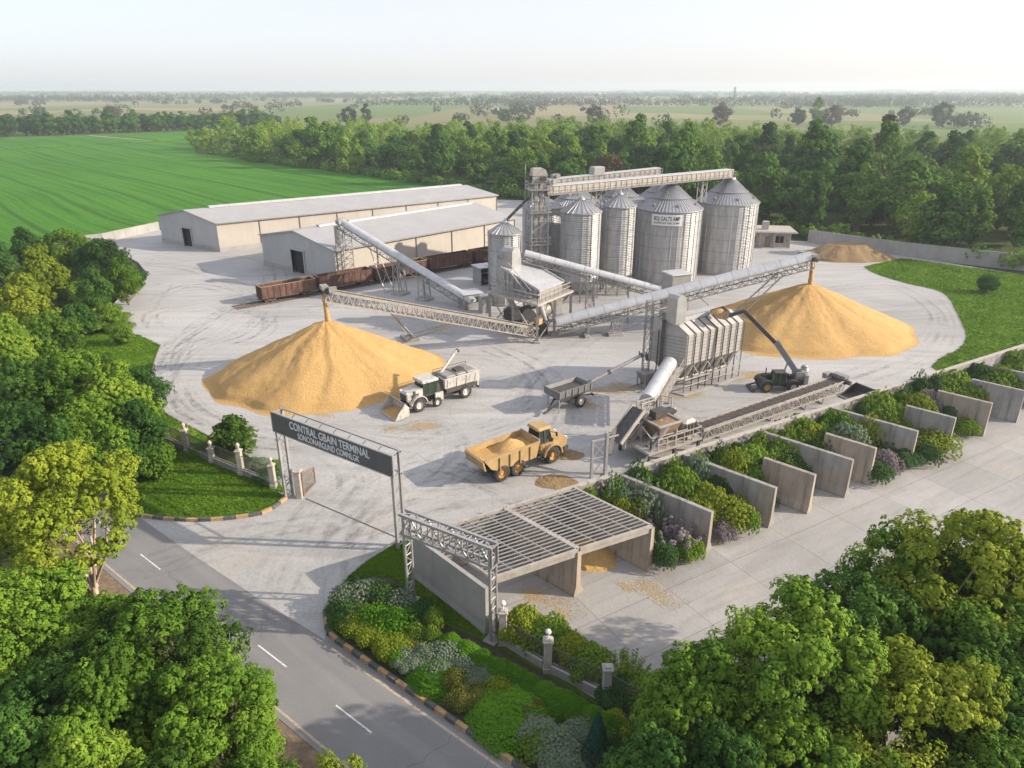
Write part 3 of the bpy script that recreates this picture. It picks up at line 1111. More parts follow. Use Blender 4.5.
panel_wall('low pale panel wall between the yard and the green crop field', [at(20, 252), at(64, 247), at(103, 242.5), V((-86, 176.5, 0))], 1.9, M['panel'])
panel_wall('long grey panel wall behind the right lawn and the brown heap', [V((66.3, 161.2, 0)), at(900, 255.5), at(1024, 269.5), V((118, 110, 0))], 2.7, M['panel'], 3.5)
from mathutils import noise as mnoise


def hgt(p, py):
    """height above ground point p that shows at photo row py"""
    v = (384 - py) / F
    return CH + p[1] / (CP + v * SP) * (-SP + v * CP)


def gz(px, gy, z=0.0):
    """ground point at depth gy seen in photo column px"""
    return V(((px - 512) / F * (gy * CP - (z - CH) * SP), gy, z))


# ================================================================== WAREHOUSES
def warehouse(lab, A, B, vec, he, ha, door, nb):
    A, B, vec = V(A), V(B), V(vec)
    o = A.copy()
    t = thing('warehouse', lab, 'warehouse', o)
    a, b = A - o, B - o
    up = V((0, 0, 1))
    mid = (a + b) / 2
    pr = [a, b, b + up * he, mid + up * ha, a + up * he]
    # front gable with a doorway cut in it
    w = MB()
    f0, f1, dh = door
    d0, d1 = a.lerp(b, f0), a.lerp(b, f1)
    def top(f):
        return he + (ha - he) * (1 - abs(2 * f - 1))
    vs = [a, d0, d0 + up * dh, d1 + up * dh, d1, b, b + up * he, mid + up * ha, a + up * he]
    w.add(vs, [(0, 1, 2, 8), (2, 7, 8), (2, 3, 7), (3, 6, 7), (3, 4, 5, 6)])
    w.build('gable_wall', M['clad_grey'], t)
    w = MB()
    w.add([p + vec for p in pr], [(4, 3, 2, 1, 0)])
    w.build('gable_wall', M['clad_grey'], t)
    w = MB()
    w.add([b, b + vec, b + vec + up * he, b + up * he], [(0, 1, 2, 3)])
    w.build('side_wall', M['clad_beige'], t)
    w = MB()
    w.add([a, a + vec, a + vec + up * he, a + up * he], [(3, 2, 1, 0)])
    w.build('side_wall', M['clad_beige'], t)
    # roof with overhang and thickness
    u = (b - a).normalized()
    vn = vec.normalized()
    r_ = MB()
    for s_, e in ((1, b), (-1, a)):
        ee = e + u * s_ * .45 + up * (he - .08) - vn * .35
        rr = mid + up * (ha + .06) - vn * .35
        v2 = vec + vn * .7
        dn = V((0, 0, -.18))
        r_.hexa([ee + dn, ee + v2 + dn, rr + v2 + dn, rr + dn, ee, ee + v2, rr + v2, rr])
    rf = r_.build('roof', M['clad_roof'], t)
    c = MB()
    c.bar(mid + up * (ha + .22) + vn * 5, mid + vec + up * (ha + .22) - vn * 1.5, 1.1, .42)
    c.build('ridge_vent', M['white_hood'], rf)
    # trims: plinth, downpipes, corner trim
    c = MB()
    n_ = V((u.x, u.y, 0))
    c.bar(b + u * .05 + up * .45, b + vec + u * .05 + up * .45, .16, .9)
    c.bar(a.lerp(b, 0) - vn * .05 + up * .45, d0 - vn * .05 + up * .45, .16, .9)
    c.bar(d1 - vn * .05 + up * .45, b - vn * .05 + up * .45, .16, .9)
    c.build('plinth', M['panel'], t)
    for i in range(nb + 1):
        p = b + vec * (i / nb) + u * .10
        c = MB()
        c.bar(p, p + up * (he - .1), .15, .15)
        c.build('downpipe', M['galv_dull'] if 0 < i < nb else M['clad_grey'], t)
    c = MB()
    c.bar(b + u * .5 + up * (he - .16) - vn * .3, b + vec + u * .5 + up * (he - .16), .22, .2)
    c.build('gutter', M['galv_dull'], t)
    c = MB()
    c.bar(d0 - vn * .12, d0 - vn * .12 + up * dh, .22)
    c.bar(d1 - vn * .12, d1 - vn * .12 + up * dh, .22)
    c.bar(d0 - vn * .12 - u * .3 + up * (dh + .12), d1 - vn * .12 + u * .3 + up * (dh + .12), .26)
    df = c.build('door_frame', M['clad_grey'], t)
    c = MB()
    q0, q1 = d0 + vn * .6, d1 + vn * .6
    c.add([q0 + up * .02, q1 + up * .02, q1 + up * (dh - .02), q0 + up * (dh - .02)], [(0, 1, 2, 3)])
    c.build('doorway', M['opening_shade'], df)  # dark sheet paints the shade inside the door opening
    return t


warehouse('longest warehouse beside the crop field, beige side wall and pale roof', (-78.4, 161.7, 0), (-61.6, 151.1, 0), (57.5, 42.5, 0), 6.1, 7.9, (.40, .56, 4.0), 8)
warehouse('nearer warehouse behind the rusty railcars with its grey gable in shade', (-48.4, 139.2, 0), (-31.0, 124.6, 0), (31.5, 33.5, 0), 6.0, 8.0, (.42, .60, 4.4), 5)

# ================================================================== RAILWAY
ra, rb = at(268, 304), at(474, 266.2)
rdv = (rb - ra).normalized()
rnn = V((-rdv.y, rdv.x, 0))
ang_r = math.atan2(rdv.y, rdv.x)
t = thing('railway_track', None, None, ra + rnn * 1.2 - rdv * 5, ang_r)
t['kind'] = 'structure'
mb = MB()
for s_ in (-.75, .75):
    mb.box((33, s_, .10), (66, .12, .14))
mb.build('rails', M['rail'], t)
mb = MB()
for i in range(94):
    mb.box((i * .7 + .3, 0, .035), (.24, 2.3, .05))
mb.build('sleepers', M['timber'], t)
mb = MB()
mb.box((33, 0, .012), (66, 2.9, .02))
mb.build('track_bed', simple('oily_track_bed', (.13, .115, .10), .9, 0, .3, 1.2, (.3, .27, .24), .5), t)
bx = [261, 319, 375, 429, 474, 512]
labs = ['rusty open railcar at the near end of the track with an ochre dusted end', 'second railcar from the near end of the track, plain dark red side',
        'middle railcar of the train, behind the lattice legs of the covered conveyor', 'fourth railcar from the near end, between the conveyor and the far wagon', 'farthest railcar, half hidden behind the small round silo']
for i in range(5):
    s0 = (at(bx[i], 304 - (bx[i] - 268) * .1838) - ra).dot(rdv)
    s1 = (at(bx[i + 1], 304 - (bx[i + 1] - 268) * .1838) - ra).dot(rdv)
    Lc = s1 - s0 - .75
    t = thing('railcar', labs[i], 'railcar', ra + rnn * 1.2 + rdv * ((s0 + s1) / 2), ang_r, 'rusty open railcars')
    hw, z0, z1 = 1.15, .85, 2.75
    mb = MB()
    for sy in (-1, 1):
        mb.box((0, sy * hw, (z0 + z1) / 2), (Lc, .08, z1 - z0))
    for sx in (-1, 1):
        mb.box((sx * (Lc / 2 - .04), 0, (z0 + z1) / 2), (.08, 2 * hw - .09, z1 - z0))
    mb.box((0, 0, z0 + .06), (Lc - .2, 2 * hw - .1, .1))
    mb.build('body', M['rust'], t)
    mb = MB()
    n_ = 9
    for k in range(n_ + 1):
        x = -Lc / 2 + .08 + (Lc - .16) * k / n_
        for sy in (-1, 1):
            mb.box((x, sy * (hw + .07), (z0 + z1) / 2 - .05), (.11, .09, z1 - z0))
    for sx in (-1, 1):
        for yy in (-.6, 0, .6):
            mb.box((sx * (Lc / 2 + .045), yy, (z0 + z1) / 2), (.09, .1, z1 - z0))
    mb.build('side_posts', M['rust'], t)
    mb = MB()
    for sy in (-1, 1):
        mb.box((0, sy * (hw + .02), z1 + .05), (Lc + .1, .2, .1))
    for sx in (-1, 1):
        mb.box((sx * Lc / 2, 0, z1 + .052), (.2, 2 * hw - .1, .1))
    mb.build('top_rim', M['timber'] if i in (0, 2) else M['rust'], t)
    mb = MB()
    mb.box((0, 0, 2.15 - .25 * (i % 2)), (Lc - .2, 2 * hw - .12, .06))
    mb.build('load', M['grain_brown'] if i in (3, 4) else M['timber'], t)
    mb = MB()
    mb.box((0, 0, .72), (Lc + .3, .5, .24))
    for sx in (-1, 1):
        mb.tube((sx * (Lc / 2 + .1), 0, .72), (sx * (Lc / 2 + .4), 0, .72), .09)
    mb.build('underframe', M['steel_dark'], t)
    for sx in (-1, 1):
        bg = MB()
        bg.box((sx * (Lc / 2 - 1.4), -.86, .5), (1.9, .14, .26))
        bg.box((sx * (Lc / 2 - 1.4), .86, .5), (1.9, .14, .26))
        b_ = bg.build('bogie', M['steel_dark'], t)
        for dx in (-.62, .62):
            w = MB()
            for sy in (-.72, .72):
                w.hub((sx * (Lc / 2 - 1.4) + dx, sy, .48), .36, .16, 14)
            w.tube((sx * (Lc / 2 - 1.4) + dx, -.7, .48), (sx * (Lc / 2 - 1.4) + dx, .7, .48), .07)
            w.build('wheelset', M['rail'], b_)


# ================================================================== SILOS
def silo(lab, c, r, eave, apex, ribs=30, legs=0.0, ladder=-110, rp=2):
    c = V((c[0], c[1], 0))
    t = thing('grain_silo', lab, 'silo', c, 0, 'corrugated grain silos')
    z0 = legs
    ring = []
    for k in range(ribs):
        a0 = 2 * PI * k / ribs
        w = .07 / r
        for da, rr in ((-w * 1.8, r), (-w, r + .10), (w, r + .10), (w * 1.8, r), (PI / ribs, r)):
            ring.append((a0 + da, rr))
    n = len(ring)
    mb = MB()
    vs = [(rr * math.cos(a), rr * math.sin(a), z0 + .25) for a, rr in ring] + [(rr * math.cos(a), rr * math.sin(a), eave) for a, rr in ring]
    mb.add(vs, [(i, (i + 1) % n, n + (i + 1) % n, n + i) for i in range(n)])
    mb.build('silo_wall', M['silo_wall'], t)
    # ribbed conical roof
    mb = MB()
    nr = ribs * rp
    prof = [(r + .22, eave - .10), (r * .62, eave + (apex - eave) * .40), (r * .16, apex - .25)]
    rows = []
    for rr, z in prof:
        row = []
        for k in range(nr):
            a0 = 2 * PI * k / nr
            w = .05 / max(rr, .6)
            for da, h in ((-w, 0), (-w * .5, .085), (w * .5, .085), (w, 0)):
                row.append((rr * math.cos(a0 + da), rr * math.sin(a0 + da), z + h))
        rows.append(row)
    m = len(rows[0])
    mb.add(rows[0] + rows[1] + rows[2], [(q * m + i, q * m + (i + 1) % m, (q + 1) * m + (i + 1) % m, (q + 1) * m + i) for q in (0, 1) for i in range(m)])
    rf = mb.build('roof', M['silo_roof'], t)
    mb = MB()
    mb.lathe([(r * .62 + .1, eave + (apex - eave) * .40 + .09), (r * .62, eave + (apex - eave) * .40 + .16), (r * .6, eave + (apex - eave) * .40 + .15)], 40)
    if r > 4:
        mb.build('roof_ring', M['galv_dull'], rf)
    mb = MB()
    mb.lathe([(r * .17, apex - .30), (r * .17, apex - .05), (r * .12, apex + .05), (r * .06, apex + .12), (.12, apex + .4), (0, apex + .4)], 20)
    mb.build('roof_cap', M['galv'], rf)
    if r > 4:
        for k in range(7):
            a0 = 2 * PI * k / 7 + .3
            h_ = MB()
            rr = r * .85
            h_.box((rr * math.cos(a0), rr * math.sin(a0), eave + (apex - eave) * .22), (.4, .4, .3), a0)
            h_.build('roof_vent', M['galv_dull'], rf)
    mb = MB()
    mb.lathe([(r + .24, eave - .16), (r + .24, eave - .06), (r + .05, eave - .02)], 48)
    mb.build('eave_ring', M['galv_dull'], t)
    if not legs:
        mb = MB()
        mb.lathe([(r + .35, 0), (r + .35, .3), (0, .3)], 40, (0, 0, 0), False)
        mb.build('plinth', M['panel'], t)
    else:
        mb = MB()
        mb.lathe([(r, z0 + .3), (r * .2, z0 - r * .62), (.3, z0 - r * .62), (0, z0 - r * .62)], 30)
        mb.build('hopper_cone', M['silo_roof'], t)
        k = 8
        for i in range(k):
            a0, a1 = 2 * PI * i / k, 2 * PI * (i + 1) / k
            p0, p1 = V((r * math.cos(a0), r * math.sin(a0), 0)), V((r * math.cos(a1), r * math.sin(a1), 0))
            l_ = MB()
            l_.bar(p0, p0 + V((0, 0, z0 + .4)), .2)
            l_.bar(p0 + V((0, 0, .1)), p1 + V((0, 0, z0)), .07)
            l_.bar(p1 + V((0, 0, .1)), p0 + V((0, 0, z0)), .07)
            l_.build('leg', M['galv_dull'], t)
    # ladder with safety hoops
    a0 = R(ladder)
    p = V(((r + .22) * math.cos(a0), (r + .22) * math.sin(a0), 0))
    q = V((-math.sin(a0), math.cos(a0), 0)) * .25
    o_ = V((math.cos(a0), math.sin(a0), 0))
    mb = MB()
    mb.bar(p - q + V((0, 0, .3)), p - q + V((0, 0, eave + .6)), .05)
    mb.bar(p + q + V((0, 0, .3)), p + q + V((0, 0, eave + .6)), .05)
    z = .6
    while z < eave:
        mb.bar(p - q + V((0, 0, z)), p + q + V((0, 0, z)), .03)
        if z > 2.5 and int(z / .4) % 3 == 0:
            for s_ in (-1, 1):
                mb.bar(p + q * s_ + V((0, 0, z)), p + q * s_ * 1.1 + o_ * .6 + V((0, 0, z)), .03)
            mb.bar(p - q * 1.1 + o_ * .6 + V((0, 0, z)), p + q * 1.1 + o_ * .6 + V((0, 0, z)), .03)
        z += .4
    mb.build('ladder', M['galv_dull'], t)
    return t


def silo_px(lab, px, py, r, ye, ya, **k):
    c = at(px, py)
    return c, silo(lab, c, r, hgt(c, ye), hgt(c, ya), **k)


sc_, tC = silo_px('big ribbed silo carrying the white sign near its roof edge', 664, 278, 5.55, 207, 182.5, ribs=30, ladder=150)
sd_, tD = silo_px('big ribbed silo at the right end of the row under the gallery tip', 720.5, 269, 5.45, 200.5, 177.5, ribs=30, ladder=-60)
sa_, tA_ = silo_px('narrow silo on braced legs just right of the bucket elevator', 578, 298, 3.1, 210.5, 198, ribs=12, legs=3.2, ladder=-70, rp=2)
sb_, tB_ = silo_px('narrow silo on braced legs touching the left side of the signed silo', 615, 292, 2.55, 205, 193, ribs=12, legs=3.0, ladder=-50, rp=2)
s0_, t0_ = silo_px('small separate round silo left of the bucket elevator with a low cone roof', 505, 302, 2.5, 231.5, 221, ribs=12, ladder=-160, rp=2)
s1_, t1_ = silo_px('dark shaded silo standing directly behind the bucket elevator', 541, 286, 3.2, 206, 195, ribs=12, ladder=100, rp=2)
s2_, t2_ = silo_px('back row silo whose roof shows above the braced narrow silo by the elevator', 574, 272, 5.2, 205, 186, ribs=26, ladder=90)
s3_, t3_ = silo_px('back row silo whose roof shows above the second narrow silo', 617, 267, 5.2, 203, 184, ribs=26, ladder=90)
s4_, t4_ = silo_px('back row silo whose roof peeps out behind the signed silo', 659, 261.5, 5.6, 200, 178, ribs=26, ladder=90)

# sign board fixed to the big silo (curved with the wall)
px0, px1 = 652.5, 683.0
e = hgt(sc_, 207)
dirc = (V((0, 0, 0)) - sc_).normalized()
rs = 5.55 + .22
def ang_at(px):
    best = None
    for k in range(-900, 900):
        a = math.atan2(dirc.y, dirc.x) + R(k * .1)
        p = sc_ + V((math.cos(a), math.sin(a), 0)) * rs
        x = 512 + F * p.x / (p.y * CP + (CH - e) * SP)
        if best is None or abs(x - px) < best[0]:
            best = (abs(x - px), a)
    return best[1]
a0, a1 = ang_at(px0), ang_at(px1)
fp = sc_ + V((math.cos((a0 + a1) / 2), math.sin((a0 + a1) / 2), 0)) * rs
zt, zb = hgt(fp, 215), hgt(fp, 226)
mb = MB()
n = 14
vs = []
for i in range(n + 1):
    a = a0 + (a1 - a0) * i / n
    for rr in (rs - .06, rs):
        for z in (zb, zt):
            vs.append((rr * math.cos(a), rr * math.sin(a), z))
fs = []
for i in range(n):
    o = i * 4
    fs += [(o + 2, o + 6, o + 7, o + 3), (o, o + 1, o + 5, o + 4), (o + 1, o + 3, o + 7, o + 5), (o, o + 4, o + 6, o + 2)]
fs += [(0, 2, 3, 1), (n * 4, n * 4 + 1, n * 4 + 3, n * 4 + 2)]
mb.add(vs, fs)
sgn = mb.build('sign_board', M['sign_white'], tC)


def bend(o, zc, rad, am):
    """wrap flat lettering round the silo wall"""
    me = o.data
    for v_ in me.vertices:
        a = am + v_.co.x * o.scale[0] / rad
        rr = rad + .012 + v_.co.z
        y = v_.co.y
        v_.co = (rr * math.cos(a), rr * math.sin(a), zc + y)
    o.scale = (1, 1, 1)


am = (a0 + a1) / 2
wid = abs(a1 - a0) * rs
tx = text('BOJ GALTS AMP', 1.0, 'lettering', M['letter_dark'], sgn, (0, 0, 0), (0, 0, 0), .012, 1.0, .012)
tx.scale[0] = wid * .86 / max(v_.co.x * 2 for v_ in tx.data.vertices)
bend(tx, zb + (zt - zb) * .62, rs, am)
tx = text('NULOTHO NCH TOHIC CO MNT', .42, 'lettering', M['letter_dark'], sgn, (0, 0, 0), (0, 0, 0), .012, 1.0, .006)
tx.scale[0] = wid * .84 / max(v_.co.x * 2 for v_ in tx.data.vertices)
bend(tx, zb + (zt - zb) * .24, rs, am)

# bucket elevator tower
tw = at(537, 300)
ztop = hgt(tw, 168)
t = thing('bucket_elevator', 'tall lattice bucket elevator tower at the left end of the silo row', 'elevator', tw, R(12))
mb = MB()
mb.truss((0, 0, 0), (0, 0, ztop - 3), 2.6, 2.6, 11, .17, .08)
mb.build('tower_frame', M['galv'], t)
for xx in (-.42, .42):
    mb = MB()
    mb.box((xx, -.1, (ztop - 1.6) / 2 + .4), (.5, .62, ztop - 1.6))
    mb.build('leg_casing', M['steel_warm'], t)
mb = MB()
hw = 1.15
mb.prism([(-hw, ztop - 2.0), (hw, ztop - 2.0), (hw, ztop - .75), (hw * .8, ztop - .2), (hw * .45, ztop), (-hw * .8, ztop), (-hw, ztop - .3)], 'y', -.8, .8)
for zq in (ztop - 1.9, ztop - 1.0):
    mb.box((0, 0, zq), (2.5, 1.8, .12))
mb.build('head_casing', M['steel_warm'], t)
mb = MB()
mb.box((-1.45, -.3, ztop - 1.45), (.6, .7, .7))
mb.box((.5, -1.0, ztop - 1.5), (.9, .4, .55))
mb.build('motor', M['steel_dark'], t)
for z in (ztop - 3.1, ztop - 6.5, ztop * .45):
    mb = MB()
    mb.box((0, 0, z), (3.6, 3.4, .12))
    pf = mb.build('platform', M['galv_dull'], t)
    mb = MB()
    mb.rail([(-1.75, -1.65, z), (1.75, -1.65, z), (1.75, 1.65, z), (-1.75, 1.65, z), (-1.75, -1.65, z)], 1.05, 1.2, .035)
    mb.build('railing', M['galv'], pf)
mb = MB()
mb.tube((-2.2, -.4, ztop - 9), (-2.2, -.4, ztop + .6), .05)
mb.bar((-2.2, -.4, ztop - 6.5), (-1.3, -.4, ztop - 6.5), .06)
mb.build('mast', M['galv'], t)
# spout from the elevator down to the small silo
sp0 = tw + V((-1.2, -.6, hgt(tw, 195)))
sp1 = s0_ + V((.3, .1, hgt(s0_, 220)))
t = thing('grain_spout', 'dark sloping pipe from the elevator tower down to the small silo roof', 'pipe', (s0_.x, s0_.y, 0))
mb = MB()
o = V((s0_.x, s0_.y, 0))
mb.tube(sp0 - o, sp1 - o, .22, n=10)
mb.build('pipe', M['steel_dark'], t)
mb = MB()
for f_ in (.05, .35, .65, .95):
    e_ = (sp0 - o).lerp(sp1 - o, f_)
    dd = (sp1 - sp0).normalized() * .07
    mb.tube(e_ - dd, e_ + dd, .3, n=10)
mb.build('flange', M['galv_dull'], t)


# conveyor galleries over the silo roofs
def frame_at(P, Q):
    P, Q = V(P), V(Q)
    d = V((Q.x - P.x, Q.y - P.y, 0))
    return V((P.x, P.y, 0)), math.atan2(d.y, d.x), d.length


def gallery(lab, P, Q, w, h, extra):
    o, a, L_ = frame_at(P, Q)
    t = thing('roof_gallery', lab, 'conveyor', o, a)
    p, q = V((0, 0, P[2])), V((L_, 0, Q[2]))
    up = V((0, 0, 1))
    mb = MB()
    mb.bar(p + up * h * .1, q + up * h * .1, w, h * .8)
    k = int(L_ / 1.1)
    for i in range(k + 1):
        e = p.lerp(q, i / k)
        for s_ in (-1, 1):
            mb.box((e.x, s_ * (w / 2 + .03), e.z + h * .08), (.12, .1, h * .86))
    bd_ = mb.build('casing', M['steel_warm'], t)
    mb = MB()
    mb.bar(p + up * (h * .55), q + up * (h * .55), w + .35, .12)
    mb.bar(p - up * (h * .38), q - up * (h * .38), w + .25, .10)
    mb.build('cover', M['white_hood'], bd_)
    mb = MB()
    mb.rail([p + V((0, -w / 2 - .75, -.4 * h)), q + V((0, -w / 2 - .75, -.4 * h))], 1.0, 1.6, .03)
    mb.bar(p + V((0, -w / 2 - .42, -.4 * h)), q + V((0, -w / 2 - .42, -.4 * h)), .7, .06)
    mb.build('walkway', M['galv_dull'], t)
    for x, zb_ in extra:
        e = p.lerp(q, x / L_)
        mb = MB()
        for s_ in (-.6, .6):
            for r__ in (-.5, .5):
                mb.bar((x + r__, s_, zb_), (x + r__, s_, e.z - h * .35), .11)
        mb.lattice((x - .5, -.6, zb_), (x - .5, -.6, e.z - h * .4), (x + .5, -.6, zb_), (x + .5, -.6, e.z - h * .4), max(2, int((e.z - zb_) / 1.2)), .06, True)
        mb.lattice((x - .5, .6, zb_), (x - .5, .6, e.z - h * .4), (x + .5, .6, zb_), (x + .5, .6, e.z - h * .4), max(2, int((e.z - zb_) / 1.2)), .06)
        mb.build('trestle', M['galv'], t)
    mb = MB()
    mb.box((1.2, 0, P[2] + h * .8 + .1), (1.5, .9, .9))
    mb.tube((1.2, -.8, P[2] + h), (1.2, -.45, P[2] + h), .3, n=10)
    mb.build('drive', M['galv_dull'], t)
    return t


Pg = V((tw.x + 1.0, tw.y + .3, hgt(tw, 191)))
Qg = V((sd_.x - .3, sd_.y, hgt(sd_, 173.5)))
o, a, LG = frame_at(Pg, Qg)
def along(c):
    return (V((c.x, c.y, 0)) - o).dot(V((math.cos(a), math.sin(a), 0)))
gallery('long pale conveyor gallery running over the front silo roofs to the right end silo', Pg, Qg, 1.5, 1.35,
        [(along(sa_), hgt(sa_, 199)), (along(sb_) - 2.9, 9), (along(sb_) + 2.6, 9.5), (along(sc_) + 7.2, 13.0)])
Pg2 = V((s2_.x - 5.0, s2_.y - .8, hgt(s2_, 182)))
Qg2 = V((s4_.x - 1.5, s4_.y, hgt(s4_, 171)))
t = gallery('shorter pale conveyor gallery over the back row of silos', Pg2, Qg2, 1.3, 1.1, [(5, hgt(s2_, 188)), (12, 14.0)])
_, _, L2g = frame_at(Pg2, Qg2)
mb = MB()
e = .52
mb.cbox((L2g * .42, 0, Pg2.z + (Qg2.z - Pg2.z) * .42 + 1.2), (2.4, 1.7, 1.5), .15)
mb.build('drive_house', M['galv'], t)


# ================================================================== GRAIN HEAPS
def heap(name, lab, c, rx, ry, h, m, seed, skew=(0, 0), gul=12, cat='grain heap', flat=0.0):
    nA, nR = 200, 46
    rg = random.Random(seed)
    ph = [rg.uniform(0, 6.28) for _ in range(6)]
    rills = [(k_ * 2 * PI / gul + rg.uniform(-.25, .25), rg.uniform(.35, 1.0), rg.uniform(.005, .017)) for k_ in range(gul)]
    vs = [(skew[0], skew[1], h * (1 - flat) if flat else h * .965)]
    for j in range(1, nR + 1):
        f = j / nR
        for i in range(nA):
            a_ = 2 * PI * i / nA
            edge = 1 + .035 * math.sin(3 * a_ + ph[0]) + .03 * math.sin(5 * a_ + ph[1]) + .022 * math.sin(11 * a_ + ph[2]) + .02 * mnoise.noise((math.cos(a_) * 5, math.sin(a_) * 5, seed))
            x = math.cos(a_) * rx * f * edge + skew[0] * (1 - f)
            y = math.sin(a_) * ry * f * edge + skew[1] * (1 - f)
            s_ = 1 - f
            z = h * s_
            if flat:
                z = min(z, h * (1 - flat) * (1 + .06 * mnoise.noise((x * .3, y * .3, 4))))
            if f < .10 and not flat:
                z = h * (s_ - .035 * (1 - f / .1))
            # a few rills wander down the slope between shallow fans
            env = math.sin(PI * min(1, f * 1.02)) ** .6 * min(1, f * 3)
            for ra_, rw_, rd_ in rills:
                am = a_ - ra_ - .28 * mnoise.noise((f * 2.2, ra_ * 3, seed))
                am = (am + PI) % (2 * PI) - PI
                q_ = am * (.25 + f) * rx / rw_
                z += h * env * rd_ * (-math.exp(-q_ * q_) + .6 * math.exp(-(q_ - 1.9) ** 2))
            z += h * env * .016 * mnoise.noise((math.cos(a_) * 2.2, math.sin(a_) * 2.2, f * 2 + seed))
            z += .10 * mnoise.noise((x * .5, y * .5, seed)) + .07 * mnoise.noise((x * 1.6, y * 1.6, seed + 3)) + .05 * mnoise.noise((x * 4, y * 4, seed + 5))
            if f > .93:
                z = max(z * .6, 0) * (1 - f) / .07
            vs.append((x, y, max(z, .0 if f < 1 else -.05)))
    fs = [(0, 1 + i, 1 + (i + 1) % nA) for i in range(nA)]
    for j in range(nR - 1):
        for i in range(nA):
            p, q = 1 + j * nA + i, 1 + j * nA + (i + 1) % nA
            fs.append((p, p + nA, q + nA, q))
    mb = MB()
    mb.add(vs, fs, True)
    o = mb.build(name, m, None, (c[0], c[1], .015))
    return tag(o, lab, cat)


cl = V((-22.0, 81.2, 0))
hl = hgt(cl, 318.5)
heap('grain_heap', 'golden conical grain heap under the open lattice stacker, left of the white loader', cl, 14.6, 11.8, hl, M['grain'], 3)
cr = V((41.6, 98.6, 0))
hr = hgt(cr, 281.5)
heap('grain_heap', 'golden conical grain heap under the covered conveyor, beside the lawn', cr, 15.6, 12.6, hr, M['grain'], 8)
ch = at(845, 257)
heap('grain_heap', 'low flat topped brown heap in front of the long grey panel wall', ch, 10.2, 5.6, 4.2, M['grain_brown'], 5, flat=.38)
sb0 = V((7.6, 44.6, 0))
heap('grain_heap', 'small orange grain heap under the right slatted roof panel', V((5.9, 44.8, 0)), 2.0, 2.4, 1.0, M['grain'], 6, gul=6)
heap('grain_heap', 'small dull grain patch on the ground in front of the yellow truck', at(568, 455), 1.5, 1.1, .12, M['grain_brown'], 7, gul=5)
heap('grain_heap', 'flat dull grain patch beside the long wall near the steel frame', at(556, 482), 1.9, 1.3, .14, M['grain_brown'], 9, gul=5)


def spill(lab, c, n, sx, sy, rot, m, seed):
    """thin scatter of grain trodden into the concrete: many small flat flakes in patches"""
    rg = random.Random(seed)
    mb = MB()
    cs, sn = math.cos(rot), math.sin(rot)
    blobs = [(rg.gauss(0, sx * .5), rg.gauss(0, sy * .5), rg.uniform(.15, .6)) for _ in range(max(5, n // 60))]
    for _ in range(n * 4):
        b_ = rg.choice(blobs)
        x, y = b_[0] + rg.gauss(0, b_[2] * 1.8), b_[1] + rg.gauss(0, b_[2])
        r_ = rg.uniform(.012, .05)
        X, Y = x * cs - y * sn, x * sn + y * cs
        k = 6
        a_ = rg.uniform(0, 6)
        st = rg.uniform(1, 2.4)
        ring_ = []
        for i in range(k):
            ex, ey = math.cos(i * PI * 2 / k + a_) * r_ * st, math.sin(i * PI * 2 / k + a_) * r_
            ring_.append((X + ex * cs - ey * sn, Y + ex * sn + ey * cs, .008))
        mb.add(ring_ + [(X, Y, .008 + r_ * .18)], [(i, (i + 1) % k, k) for i in range(k)])
    o = mb.build('spilled_grain', m, None, (c[0], c[1], .012))
    o['label'] = lab
    o['kind'] = 'stuff'


M['grain_dust'] = grain_mat('trodden_grain', (.42, .31, .16), (.50, .37, .19), (.36, .28, .17))
spill('trodden grain dust spilling out of the roofed bay onto the slab', (9.0, 40.6, 0), 200, 1.7, 1.0, R(-50), M['grain_dust'], 1)
spill('trodden grain in the empty roofed bay', (2.2, 39.6, 0), 260, 1.6, .9, R(-45), M['grain_dust'], 2)
spill('thin grain dust behind the grain cart', at(618, 389), 700, 3.2, .9, R(5), M['grain_dust'], 3)
spill('thin grain dust under the grain cart', at(575, 400), 400, 2.2, .8, R(-40), M['grain_dust'], 4)
spill('loose grain at the foot of the left heap', at(320, 409), 300, 1.6, .8, R(-60), M['grain'], 5)
spill('pale dust patches near the front loader', at(420, 425), 300, 3.4, .8, R(20), M['grain_dust'], 6)
spill('grain dust below the steel dryer', at(745, 377), 600, 2.4, .9, R(30), M['grain_dust'], 7)
spill('thin grain round the crusher', at(690, 395), 420, 2.2, 1.4, R(30), M['grain_dust'], 8)
